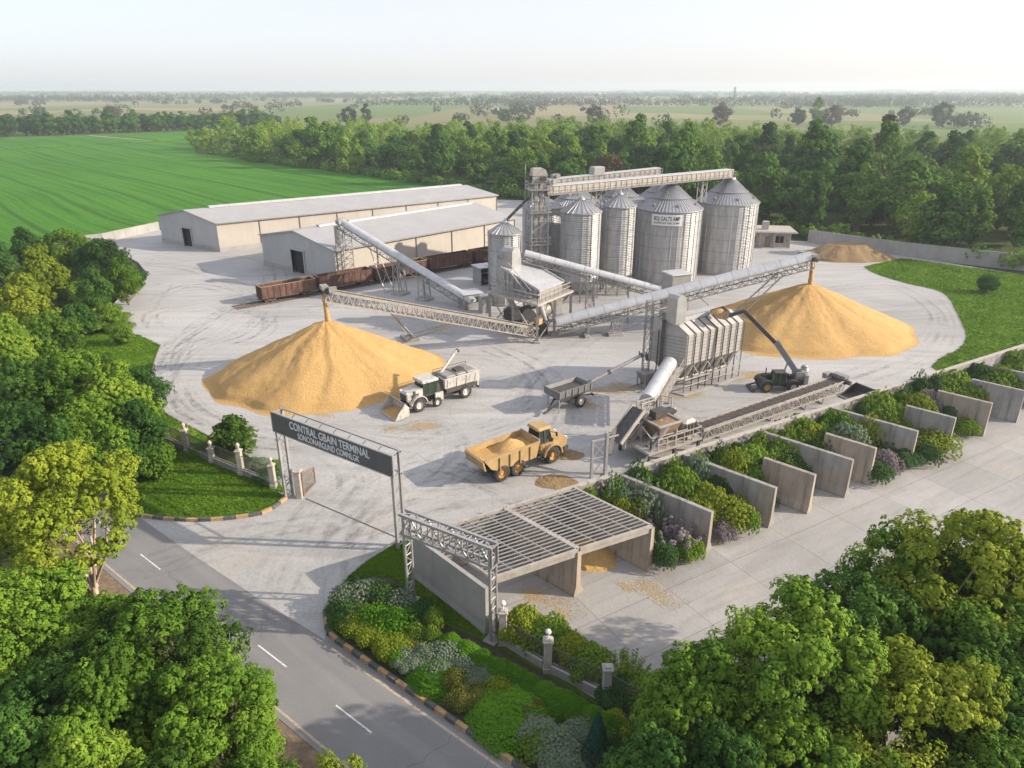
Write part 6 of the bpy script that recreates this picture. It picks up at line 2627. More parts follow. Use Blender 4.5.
def crown_clumps(rg, rad, zc, rz_, nl, nc, lr=(.34, .5), off=(.5, .8), bias=-.25, shape=None, cr=.30):
    """lobes spread round an ellipsoid, each set with leaf clumps"""
    out, lobes = [], []
    dirs = fib(nl, rg)
    dirs = dirs[dirs[:, 2] > bias - .35]
    for d in dirs:
        d = d + rg.normal(0, .16, 3)
        d /= np.linalg.norm(d)
        q = rg.uniform(*off)
        sc = np.array([rad, rad, rz_])
        c = d * sc * q
        if shape is not None:
            k = shape((c[2] / rz_ + 1) / 2)
            c[0] *= k
            c[1] *= k
        else:
            k = 1
        R_ = rg.uniform(*lr) * min(rad, rz_) * (.55 + .45 * k)
        lobes.append((c + [0, 0, zc], R_))
        t0 = rg.uniform(.15, .75)
        for e in unit(rg.normal(size=(9, 3))):          # inner foliage that closes the lobe
            p = c + e * R_ * .42
            out.append([p[0], p[1], p[2] + zc, R_ * .42, e[0], e[1], e[2] + .2, t0 + rg.normal(0, .1)])
        for e in fib(nc, rg):
            e = e + rg.normal(0, .14, 3)
            e /= np.linalg.norm(e)
            if (e * d).sum() < -.35:
                continue
            p = c + e * R_ * rg.uniform(.72, 1.12) * np.array([1, 1, .88])
            t = t0 + rg.normal(0, .16)
            out.append([p[0], p[1], p[2] + zc, R_ * cr * rg.uniform(.7, 1.35), e[0], e[1], e[2] + .45, t])
    return out, lobes


def trunk_mesh(h0, lobes, r, rg, m, name='trunk', lean=0.0, nb=9, stems=1):
    mb = MB()
    tops = []
    for s_ in range(stems):
        x, y = (rg.uniform(-.25, .25), rg.uniform(-.25, .25)) if stems > 1 else (0, 0)
        lx, ly = rg.uniform(-lean, lean), rg.uniform(-lean, lean)
        p = [V((x, y, -.3)), V((x + lx * .3, y + ly * .3, h0 * .5)), V((x + lx, y + ly, h0))]
        rr = r / (stems ** .5)
        mb.tube(p[0], p[1], rr * 1.25, rr * .9, 9)
        mb.tube(p[1], p[2], rr * .9, rr * .62, 9)
        tops.append(p[2])
    ls = sorted(lobes, key=lambda l: -l[1])[:nb]
    for i, (c, R_) in enumerate(ls):
        b = tops[i % len(tops)]
        b = b - V((0, 0, rg.uniform(0, .35) * h0))
        c = V(c)
        md = b.lerp(c, .5) + V((0, 0, -.06 * (c - b).length)) + V(rg.normal(0, .08 * (c - b).length, 3))
        mb.tube(b, md, r * .42, r * .27, 7)
        mb.tube(md, c, r * .27, r * .08, 6)
    me = bpy.data.meshes.new(name)
    me.from_pydata(mb.v, [], mb.f)
    me.polygons.foreach_set('use_smooth', mb.sm)
    me.materials.append(m)
    return me


def tree_proto(seed, h, rad, leaf, bark, nl=22, nc=42, per=26, size=.3, base=.28, shape=None, trunk_r=None, lean=.3, stems=1, bias=-.25, lr=(.30, .46), off=(.5, .85), spread=.75, up=.35, cr=.3):
    rg = np.random.default_rng(seed)
    rz_ = h * (1 - base) / 2
    zc = h * base + rz_
    cl_, lobes = crown_clumps(rg, rad * .78, zc, rz_ * .86, nl, nc, lr, off, bias, shape, cr)
    cm = leaves_mesh('crown', cl_, leaf, per, size, rg, up, spread, dome=.0)
    tm = trunk_mesh(h * base * 1.1, lobes, trunk_r or h * .022, rg, bark, lean=lean, stems=stems)
    return dict(crown=cm, trunk=tm, h=h)


def set_mat(o, m):
    o.material_slots[0].link = 'OBJECT'
    o.material_slots[0].material = m


def tree(name, pr, loc, label, cat='tree', group=None, sc=1.0, sz=None, rz=0.0, leaf=None):
    t = thing(name, label, cat, loc, rz, group)
    t.scale = (sc, sc, sz or sc)
    for k in ('trunk', 'crown'):
        o = bpy.data.objects.new(k, pr[k])
        COL.objects.link(o)
        o.parent = t
        if k == 'crown' and leaf:
            set_mat(o, leaf)
    return t


egg = lambda t: .55 + .75 * math.sin(PI * min(1, max(0, t * .85 + .12)))
cone = lambda t: 1.25 - 1.0 * t
spire = lambda t: 1.05 - .45 * abs(2 * t - .75)
PN = {
    'round': tree_proto(1, 10, 4.1, M['leaf_mid'], M['bark'], 46, 34, 32, .19, .08, bias=-.5, shape=egg, spread=.3, cr=.25, lr=(.26, .38), off=(.55, .95)),
    'round2': tree_proto(2, 11, 3.9, M['leaf_mid'], M['bark'], 44, 34, 32, .19, .06, bias=-.55, shape=spire, spread=.3, cr=.25, lr=(.26, .40), off=(.55, .95)),
    'maple': tree_proto(3, 11, 4.7, M['leaf_mid'], M['bark'], 62, 28, 32, .20, .10, bias=-.5, lr=(.20, .32), off=(.55, .96), up=.6, spread=.3, cr=.30),
    'airy': tree_proto(4, 12, 3.5, M['leaf_light'], M['bark_pale'], 46, 28, 28, .18, .27, shape=egg, lr=(.22, .34), off=(.5, 1.0), trunk_r=.24, lean=.7, stems=2, spread=.35, cr=.28),
    'airy2': tree_proto(5, 11, 3.7, M['leaf_light'], M['bark'], 40, 26, 26, .18, .14, bias=-.45, shape=egg, lr=(.22, .36), off=(.5, .98), trunk_r=.18, stems=2, spread=.35, cr=.28),
    'bush': tree_proto(6, 6, 3.1, M['leaf_mid'], M['bark'], 40, 30, 24, .18, .02, bias=-.4, spread=.3, cr=.26, lr=(.26, .38)),
    'small': tree_proto(7, 5, 2.3, M['leaf_mid'], M['bark'], 34, 24, 24, .15, .06, bias=-.7, shape=cone, lr=(.28, .42), spread=.3, cr=.28),
}
# woodland kinds: fewer, larger leaves
PF = []
for i in range(5):
    PF.append(tree_proto(20 + i, 10, 3.5, M['leaf_forest'], M['bark'], 24, 22, 16, .36, .0, shape=egg, lr=(.28, .44), off=(.55, .95), bias=-.7, spread=.3, cr=.28))
for i in range(4):
    PF.append(tree_proto(30 + i, 12, 2.7, M['leaf_forest'], M['bark'], 26, 20, 16, .36, .0, shape=spire, lr=(.36, .54), off=(.55, 1.0), bias=-.8, spread=.3, cr=.28))
for i in range(2):
    PF.append(tree_proto(40 + i, 10, 2.9, M['leaf_forest'], M['bark'], 24, 20, 16, .34, .0, shape=cone, lr=(.34, .50), bias=-.8, spread=.3, cr=.28))
rgv = random.Random(77)


def near(kind, px, py, h, label, sc=1.0, rz=None, leaf=None, group=None, name='broadleaf_tree', cat='tree'):
    """tree whose crown top shows at the pixel when it stands h metres high"""
    p = at(px, py, h)
    pr = PN[kind]
    k = h / pr['h']
    return tree(name, pr, (p.x, p.y, -.25), label, cat, group, k * sc, k, rgv.uniform(0, 6.28) if rz is None else rz, leaf)


LM, LD, LL = M['leaf_mid'], M['leaf_dark'], M['leaf_light']
# bottom left beside the road
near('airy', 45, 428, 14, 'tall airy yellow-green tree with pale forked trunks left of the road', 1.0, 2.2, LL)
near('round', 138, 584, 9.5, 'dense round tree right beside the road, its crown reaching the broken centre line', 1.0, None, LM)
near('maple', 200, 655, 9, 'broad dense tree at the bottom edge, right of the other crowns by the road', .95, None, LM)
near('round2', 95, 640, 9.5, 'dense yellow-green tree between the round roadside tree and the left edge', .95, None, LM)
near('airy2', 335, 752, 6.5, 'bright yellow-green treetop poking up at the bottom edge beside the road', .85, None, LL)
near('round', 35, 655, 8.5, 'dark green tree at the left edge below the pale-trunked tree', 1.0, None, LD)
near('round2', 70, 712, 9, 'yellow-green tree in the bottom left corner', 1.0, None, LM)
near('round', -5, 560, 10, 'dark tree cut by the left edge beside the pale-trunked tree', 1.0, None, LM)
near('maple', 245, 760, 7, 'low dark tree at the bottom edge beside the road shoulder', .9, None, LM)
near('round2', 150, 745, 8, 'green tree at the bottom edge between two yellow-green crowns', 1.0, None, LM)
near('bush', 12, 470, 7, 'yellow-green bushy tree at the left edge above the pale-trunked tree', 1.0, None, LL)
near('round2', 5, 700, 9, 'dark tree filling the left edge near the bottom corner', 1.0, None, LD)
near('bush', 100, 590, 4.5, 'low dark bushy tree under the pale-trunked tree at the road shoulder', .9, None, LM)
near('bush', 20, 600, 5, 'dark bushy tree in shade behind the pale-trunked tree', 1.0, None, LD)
# left bank between road and yard
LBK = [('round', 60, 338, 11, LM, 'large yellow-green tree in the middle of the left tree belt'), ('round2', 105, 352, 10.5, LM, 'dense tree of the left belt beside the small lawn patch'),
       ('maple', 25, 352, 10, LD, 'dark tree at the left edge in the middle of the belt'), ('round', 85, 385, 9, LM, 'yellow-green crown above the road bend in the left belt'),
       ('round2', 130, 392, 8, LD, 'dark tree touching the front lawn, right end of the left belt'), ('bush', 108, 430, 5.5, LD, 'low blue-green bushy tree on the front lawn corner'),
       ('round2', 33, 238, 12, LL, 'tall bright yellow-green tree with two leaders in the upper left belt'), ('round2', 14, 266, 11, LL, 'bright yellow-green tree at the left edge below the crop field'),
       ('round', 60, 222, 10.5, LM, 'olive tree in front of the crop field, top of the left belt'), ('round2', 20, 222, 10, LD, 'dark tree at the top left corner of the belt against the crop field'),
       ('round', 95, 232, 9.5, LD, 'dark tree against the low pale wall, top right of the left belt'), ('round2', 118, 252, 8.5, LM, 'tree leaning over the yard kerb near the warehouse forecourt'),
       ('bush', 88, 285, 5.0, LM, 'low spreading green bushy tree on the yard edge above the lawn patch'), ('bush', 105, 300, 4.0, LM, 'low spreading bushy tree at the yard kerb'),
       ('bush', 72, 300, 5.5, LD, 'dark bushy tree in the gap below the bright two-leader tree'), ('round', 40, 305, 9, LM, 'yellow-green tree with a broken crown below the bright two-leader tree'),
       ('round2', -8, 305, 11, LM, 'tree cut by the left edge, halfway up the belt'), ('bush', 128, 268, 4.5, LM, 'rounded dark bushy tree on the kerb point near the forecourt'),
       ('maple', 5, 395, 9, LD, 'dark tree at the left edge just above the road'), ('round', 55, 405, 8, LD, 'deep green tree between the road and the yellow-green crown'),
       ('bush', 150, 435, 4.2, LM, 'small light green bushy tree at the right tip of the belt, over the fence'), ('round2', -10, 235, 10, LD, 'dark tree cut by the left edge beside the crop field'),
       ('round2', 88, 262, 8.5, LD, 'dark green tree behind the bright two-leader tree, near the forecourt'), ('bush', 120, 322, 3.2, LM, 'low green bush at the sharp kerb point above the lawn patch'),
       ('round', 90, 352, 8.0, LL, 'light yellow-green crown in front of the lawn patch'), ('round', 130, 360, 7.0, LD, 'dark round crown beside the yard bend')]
for k, x, y, h, lf, lab in LBK:
    near(k, x, y, h, lab, 1.0, None, lf)
near('small', 229, 408, 4.8, 'small cone-shaped green tree behind the left fence', 1.35, None, LM)
p = at(159, 467)
tree('sapling', PN['small'], (p.x, p.y, 0), 'thin young tree on the front lawn with a bare pale stem', 'tree', None, .5, .8)
# bottom right
RBK = [('maple', 815, 588, 12, LM, 'big green tree with layered leaves in the bottom right, left of the lime tree'), ('round2', 704, 630, 10.5, LM, 'dense tree with pale yellowish clumps at the end of the front hedge'),
       ('airy2', 945, 632, 11.5, LL, 'bright lime yellow tree in the bottom right corner'), ('round', 880, 562, 11, LD, 'dark tree just left of the lime-topped airy tree over the slab'),
       ('airy', 995, 492, 14, LL, 'tall airy yellowish tree at the right edge over the slab'), ('airy2', 925, 505, 12, LM, 'open-branched tree at the right, left of the tall airy one'),
       ('maple', 1000, 590, 11, LM, 'broad green tree at the right edge beside the lime yellow tree'), ('round', 800, 700, 9, LM, 'green tree at the bottom edge below the big layered tree'),
       ('maple', 868, 738, 8, LM, 'broad leafy tree at the bottom edge left of the lime tree'), ('round2', 660, 720, 8.5, LD, 'dark tree at the bottom edge where the front fence ends'),
       ('round', 1005, 715, 9, LM, 'green tree in the very corner at the bottom right'), ('round2', 1030, 520, 12, LM, 'tree cut by the right edge above the slab'),
       ('round2', 735, 715, 9, LD, 'shaded tree at the bottom edge left of the green one'), ('round', 935, 762, 7, LD, 'dark tree at the bottom edge under the lime yellow tree'),
       ('round', 1040, 640, 10, LD, 'dark tree cut by the right edge near the bottom'),
       ('round2', 960, 560, 9, LD, 'deep green tree beneath the tall airy yellowish tree')]
for k, x, y, h, lf, lab in RBK:
    near(k, x, y, h, lab, .90, None, lf)
# shrub on the right lawn
near('bush', 991, 272, 3.6, 'dark wind-leaning bushy tree alone on the right lawn', 1.15, .6, LD)

# ------------------------------------------------ woodland behind the silos
def wood_edge(x):
    """near edge of the wood (depth y) at a given x"""
    pts = [(-176, 418), (-120, 350), (-60, 296), (-18, 252), (20, 214), (45, 188), (62, 173), (80, 154), (95, 137), (112, 122), (128, 108), (400, 70)]
    for (xa, ya), (xb, yb) in zip(pts, pts[1:]):
        if xa <= x <= xb:
            return ya + (yb - ya) * (x - xa) / (xb - xa)
    return 9999


def to_px(x, y, z):
    dep = y * CP - (z - CH) * SP
    return 512 + F * x / dep, 384 - F * (y * SP + (z - CH) * CP) / dep


cand = []
rgf = random.Random(5)
gy = 70
while gy < 700:
    st = 11.0 + (gy - 100) * .004
    gx = -200
    while gx < 330:
        x, y = gx + rgf.uniform(-.42, .42) * st, gy + rgf.uniform(-.42, .42) * st
        gx += st
        e = wood_edge(x)
        back = min(470, 470 - (x - 60) * .75 if x > 60 else 470) + 22 * math.sin(x * .03)
        if x < -60:
            back = e + 45 + (x + 176) * 1.0
        if y < e or y > back:
            continue
        px, py = to_px(x, y, 9)
        if px < -40 or px > 1075 or py > 300 or py < 100:
            continue
        cand.append((x, y, px, py, y - e))
    gy += st
# nearest ones are individual trees, the rest a single mass
cand.sort(key=lambda c: math.hypot(c[0], c[1]) + c[4] * .25)
N_IND = 225
print('WOOD', len(cand))
ZN = [(-1e9, 'the wood between the crop field and the silos'), (60, 'the wood behind the guard house'), (105, 'the wood behind the long grey panel wall')]
KD = ['tall bushy round-headed tree', 'slim upright poplar-like tree', 'cone-shaped pointed tree']
for i, (x, y, px, py, dd_) in enumerate(cand[:N_IND]):
    near_wall = dd_ < 11 and x > 30
    k = rgf.random()
    if near_wall and k < .55:
        pi_ = rgf.randrange(0, 5)
        s_ = rgf.uniform(.5, .8)
    else:
        pi_ = rgf.randrange(0, 5) if k < .55 else rgf.randrange(5, 9) if k < .85 else rgf.randrange(9, 11)
        s_ = rgf.uniform(1.1, 1.75) * (1.12 if pi_ >= 5 else 1)
    kd = KD[0 if pi_ < 5 else 1 if pi_ < 9 else 2]
    zone = [z for q, z in ZN if x >= q][-1]
    small = s_ < .85
    lab = ('low young tree edging ' if small else kd + ' in ') + zone
    bare = (545 < px < 1000 and rgf.random() < .05)
    lab = 'thin brownish half-bare tree in ' + zone if bare else lab
    tree('woodland_tree' if not small else 'young_tree', PF[pi_], (x, y, -.25), lab, 'tree', lab.replace('tree ', 'trees ', 1), s_ * rgf.uniform(.98, 1.28), s_ * rgf.uniform(.85, 1.2), rgf.uniform(0, 6.28), M['leaf_bare'] if bare else None)


def mass(name, label, spots, m, size, per_tree, rg, hr=(8, 13), wr=.42, per=10, lob=0):
    """a far wood that reads as one mass: crowns with uneven outlines in one mesh"""
    cl_ = []
    for x, y, s_ in spots:
        h = rg.uniform(*hr) * s_
        w_ = h * wr * rg.uniform(.8, 1.2)
        t0 = rg.uniform(.05, .85)
        nl = per_tree
        if lob:
            c_, _ = crown_clumps(rg, w_ * .8, h * .5, h * .43, lob, 9, (.34, .5), (.55, .95), -.6, egg if rg.uniform() < .6 else spire, .42)
            dt = rg.uniform(-.3, .3)
            for q_ in c_:
                q_[0] += x
                q_[1] += y
                q_[7] += dt
            cl_ += c_
            continue
        f = fib(nl, rg) + rg.normal(0, .18, (nl, 3))
        f = unit(f)
        f = f[f[:, 2] > -.75]
        for e in f:
            k = rg.uniform(.65, 1.0)
            px_ = np.array([x, y, h * .52]) + e * np.array([w_, w_, h * .46]) * k
            cl_.append([*px_, w_ * .36, *e, t0 + rg.normal(0, .12)])
    me = leaves_mesh('leaves', cl_, m, per, size, rg, .4, .35, 1.3)
    o = bpy.data.objects.new(name, me)
    COL.objects.link(o)
    o['kind'] = 'stuff'
    o['label'] = label
    return o


rg = np.random.default_rng(9)
mass('woodland', 'deeper part of the wood behind the silos', [(c[0], c[1], 1.45) for c in cand[N_IND:]], M['leaf_forest'], .62, 46, rg, (8, 13), .33, 10, 13)

# tree line behind the crop field, left
tl_ = []
for i in range(44):
    f_ = i / 43
    x0_, y0_ = at(-25, 137.5)[0:2]
    x1_, y1_ = at(262, 128.5)[0:2]
    x = x0_ + (x1_ - x0_) * f_ + rgf.uniform(-3, 3)
    y = y0_ + (y1_ - y0_) * f_ + rgf.uniform(-2, 10)
    pi_ = rgf.choice([0, 1, 2, 3, 4, 5, 6])
    s_ = rgf.uniform(1.25, 1.65)
    lab = 'dark green tree in the straight row along the far side of the crop field'
    tree('field_edge_tree', PF[pi_], (x, y, -.25), lab, 'tree', 'trees in the row beyond the crop field', s_ * 1.25, s_, rgf.uniform(0, 6.28), M['leaf_dark'])
sp = []
for i in range(120):
    f_ = rgf.random()
    sp.append((x0_ + (x1_ - x0_) * f_ * 1.15 - 20, y0_ + (y1_ - y0_) * f_ + rgf.uniform(12, 60), rgf.uniform(.8, 1.1)))
mass('tree_belt', 'more trees standing behind the row along the crop field', sp, M['leaf_far'], 1.4, 24, rg)

# scattered trees and belts over the plain
sp = []
for i in range(110):
    y = rgf.uniform(620, 1000) if i % 4 == 0 else rgf.uniform(800, 2600)
    x = rgf.uniform(-.85, .85) * y
    if rgf.random() < .6:
        for k in range(rgf.randrange(2, 9)):
            sp.append((x + rgf.gauss(0, 18), y + rgf.gauss(0, 12), rgf.uniform(.6, 1.2)))
    else:
        sp.append((x, y, rgf.uniform(.7, 1.3)))
for b in range(40):
    y = rgf.uniform(1300, 4200)
    x = rgf.uniform(-.9, .9) * y
    L_ = rgf.uniform(150, 800)
    tl2 = rgf.uniform(-.15, .15)
    for k in range(int(L_ / 8)):
        sp.append((x + (k * 8 - L_ / 2), y + (k * 8 - L_ / 2) * tl2 + rgf.gauss(0, 8), rgf.uniform(.9, 1.6)))
mass('far_trees', 'scattered trees and tree belts over the hazy plain', sp, M['leaf_far'], 1.9, 13, rg, (8, 14), .62, 13)
# individual taller trees that stand out beyond the wood
for px, py, s_, kk, lf, lab in [(820, 94, 1.55, 7, None, 'tall slender tree standing above the far edge of the wood'), (835, 102, 1.5, 0, M['leaf_bare'], 'reddish thin tree beside the tall slender one beyond the wood'),
                            (907, 104, 1.4, 1, M['leaf_far'], 'broad dark tree alone on the pale fields beyond the wood'), (945, 99, 1.5, 2, M['leaf_far'], 'broad grey-green tree group leader beyond the wood at the right'),
                            (800, 106, 1.3, 3, M['leaf_dark'], 'dark tree left of the tall slender one beyond the wood'), (108, 104, 1.2, 4, M['leaf_bare'], 'small bare tree on the pale field above the crop field'),
                            (365, 101, 1.3, 6, M['leaf_far'], 'greyish tree standing above the wood in the upper middle'), (348, 104, 1.2, 2, M['leaf_far'], 'smaller greyish tree beside the one above the wood'),
                            (722, 100, 1.5, 1, M['leaf_bare'], 'brownish wide tree at the far edge of the wood'), (595, 103, 1.3, 3, M['leaf_far'], 'grey-green tree on the far green field behind the silos')]:
    h = 12 * s_ if kk >= 5 else 10 * s_
    p = at(px, py, h)
    if p.y > 760:
        p = p * (700 / p.y)
        p.z = 0
        # keep its top on the same sight line
        h2 = hgt(p, py)
        s_ = s_ * max(.6, h2 / h)
    tree('lone_tree', PF[kk], (p.x, p.y, -.25), lab, 'tree', None, s_ * 1.1, s_, rgf.uniform(0, 6), lf)
# undergrowth along the front of the wood
sp = []
for i in range(230):
    x = rgf.uniform(-160, 230)
    sp.append((x, wood_edge(x) + rgf.uniform(-2.5, 3), rgf.uniform(.22, .42)))
mass('undergrowth', 'low undergrowth along the edge of the wood', sp, M['leaf_forest'], .6, 22, rg, (8, 12), .6)


# ------------------------------------------------ shrubs
def shrub_mesh(seed, kind, m, size=.11):
    rg = np.random.default_rng(seed)
    cl_ = []
    if kind == 'spiky':
        for i in range(60):
            a = rg.uniform(0, 6.28)
            q = rg.uniform(0, 1) ** .5 * .8
            x, y = q * math.cos(a), q * math.sin(a)
            h = (.75 + .35 * rg.uniform()) * (1 - .45 * q)
            for k in range(7):
                f = k / 6
                cl_.append([x * (.7 + .5 * f), y * (.7 + .5 * f), .05 + h * f, .10 * (1.1 - .6 * f), x * .5, y * .5, .6, .3 + .45 * f + rg.normal(0, .1)])
        return leaves_mesh('shrub', cl_, m, 20, size * .62, rg, .2, .4, 2.4)
    if kind == 'cone':
        for e in fib(240, rg):
            f = (e[2] + 1) / 2
            r_ = (1 - f) * .95 + .04
            a = math.atan2(e[1], e[0])
            cl_.append([math.cos(a) * r_ * .95, math.sin(a) * r_ * .95, .05 + f * 1.5, .12, math.cos(a), math.sin(a), .7, .3 + .4 * f + rg.normal(0, .12)])
        return leaves_mesh('shrub', cl_, m, 18, size * .8, rg, .4, .6, 2)
    if kind == 'carpet':
        ph = rg.uniform(0, 6.28, 4)
        for i in range(950):
            a = 2.39996 * i
            q = (i / 950) ** .5
            e_ = 1 + .07 * math.sin(3 * a + ph[0]) + .05 * math.sin(5 * a + ph[1])
            x, y = q * math.cos(a) * e_, q * math.sin(a) * e_
            z = .95 * (1 - q ** 2.6) + .05 * math.sin(7 * x + ph[2]) * math.sin(6 * y + ph[3])
            z += rg.normal(0, .035)
            cl_.append([x, y, max(.04, z), .06, x * q * q * 1.6, y * q * q * 1.6, .9, .5 + .12 * math.sin(5 * x + ph[1]) * math.sin(4 * y) + rg.normal(0, .13)])
        return leaves_mesh('shrub', cl_, m, 20, .055, rg, .3, .35, 1.8, 0.0)
    # domes built from several lobes
    nl = {'dome': 9, 'loose': 14, 'flat': 16}[kind]
    for i in range(nl):
        a = 2.4 * i + rg.uniform(0, .6)
        q = (i / nl) ** .5 * (.62 if kind != 'loose' else .7)
        R_ = rg.uniform(.38, .5) if kind == 'dome' else rg.uniform(.26, .42)
        zz = (.62 - .45 * q) * rg.uniform(.8, 1.1) if kind != 'flat' else .42 * rg.uniform(.85, 1.1)
        t0 = rg.uniform(.35, .62)
        cl_.append([q * math.cos(a), q * math.sin(a), max(.1, zz - .05), R_ * .75, 0, 0, 1, t0])
        for e in fib(84, rg):
            if e[2] < -.35:
                continue
            p = np.array([q * math.cos(a), q * math.sin(a), zz]) + e * R_ * rg.uniform(.8, 1.12) * np.array([1, 1, .95])
            if p[2] < 0:
                continue
            cl_.append([*p, .066, *e[:2], e[2] + .3, t0 + rg.normal(0, .07)])
    return leaves_mesh('shrub', cl_, m, 22, size * .58, rg, .35, .3, 1.6, 0.0)


SK = {}
for i, k in enumerate(('dome', 'loose', 'flat', 'spiky', 'cone', 'carpet')):
    for v_ in range(2):
        SK[k, v_] = shrub_mesh(60 + i * 3 + v_, k, M['sh_green'])
SN = dict(g='sh_green', b='sh_bright', y='sh_yellow', s='sh_silver', d='sh_dark', o='sh_olive', l='sh_lavender', t='sh_teal')
cnt = [0]


def shrub(kind, c, px, py, wpx, h, label, z=0.0, asp=1.0, rz=None, group=None, name='shrub', depth=1.0, bay=False, bed=False):
    """shrub whose middle shows at the pixel"""
    if bay:                               # those near the long wall have grown about as tall as it
        for _ in range(3):
            p = at(px, py, h * .55)
            dl = (p - wl0).dot(wn)
            h = 3.9 if dl < 2.6 else 3.3 if dl < 4.4 else 2.5 if dl < 6 else 1.9
            p = at(px, py, h * .55)
        h *= rgv.uniform(1.0, 1.18)
    p = at(px, py, h * (.55 if bay else .5) + z)
    dep = p.y * CP - (p.z - CH) * SP
    if bed:                               # keep the planting behind the kerb
        sg = 1 if ro_r > 0 else -1
        lack = abs(ro_r) + .45 + wpx / 2 * dep / F * .9 - sg * (p - rc).dot(rn)
        if lack > 0:
            p = p + rn * (sg * lack)
    r_ = wpx / 2 * dep / F / .97 * (1.25 if bay else 1.2)
    cnt[0] += 1
    o = bpy.data.objects.new(name, SK[kind, cnt[0] % 2])
    COL.objects.link(o)
    o.location = (p.x, p.y, z)
    o.scale = (r_ * asp, r_ * depth, h / (1.55 if kind == 'cone' else 1.05))
    o.rotation_euler[2] = rgv.uniform(0, 6.28) if rz is None else rz
    set_mat(o, M[SN[c]])
    tag(o, label, 'shrub', group)
    return o


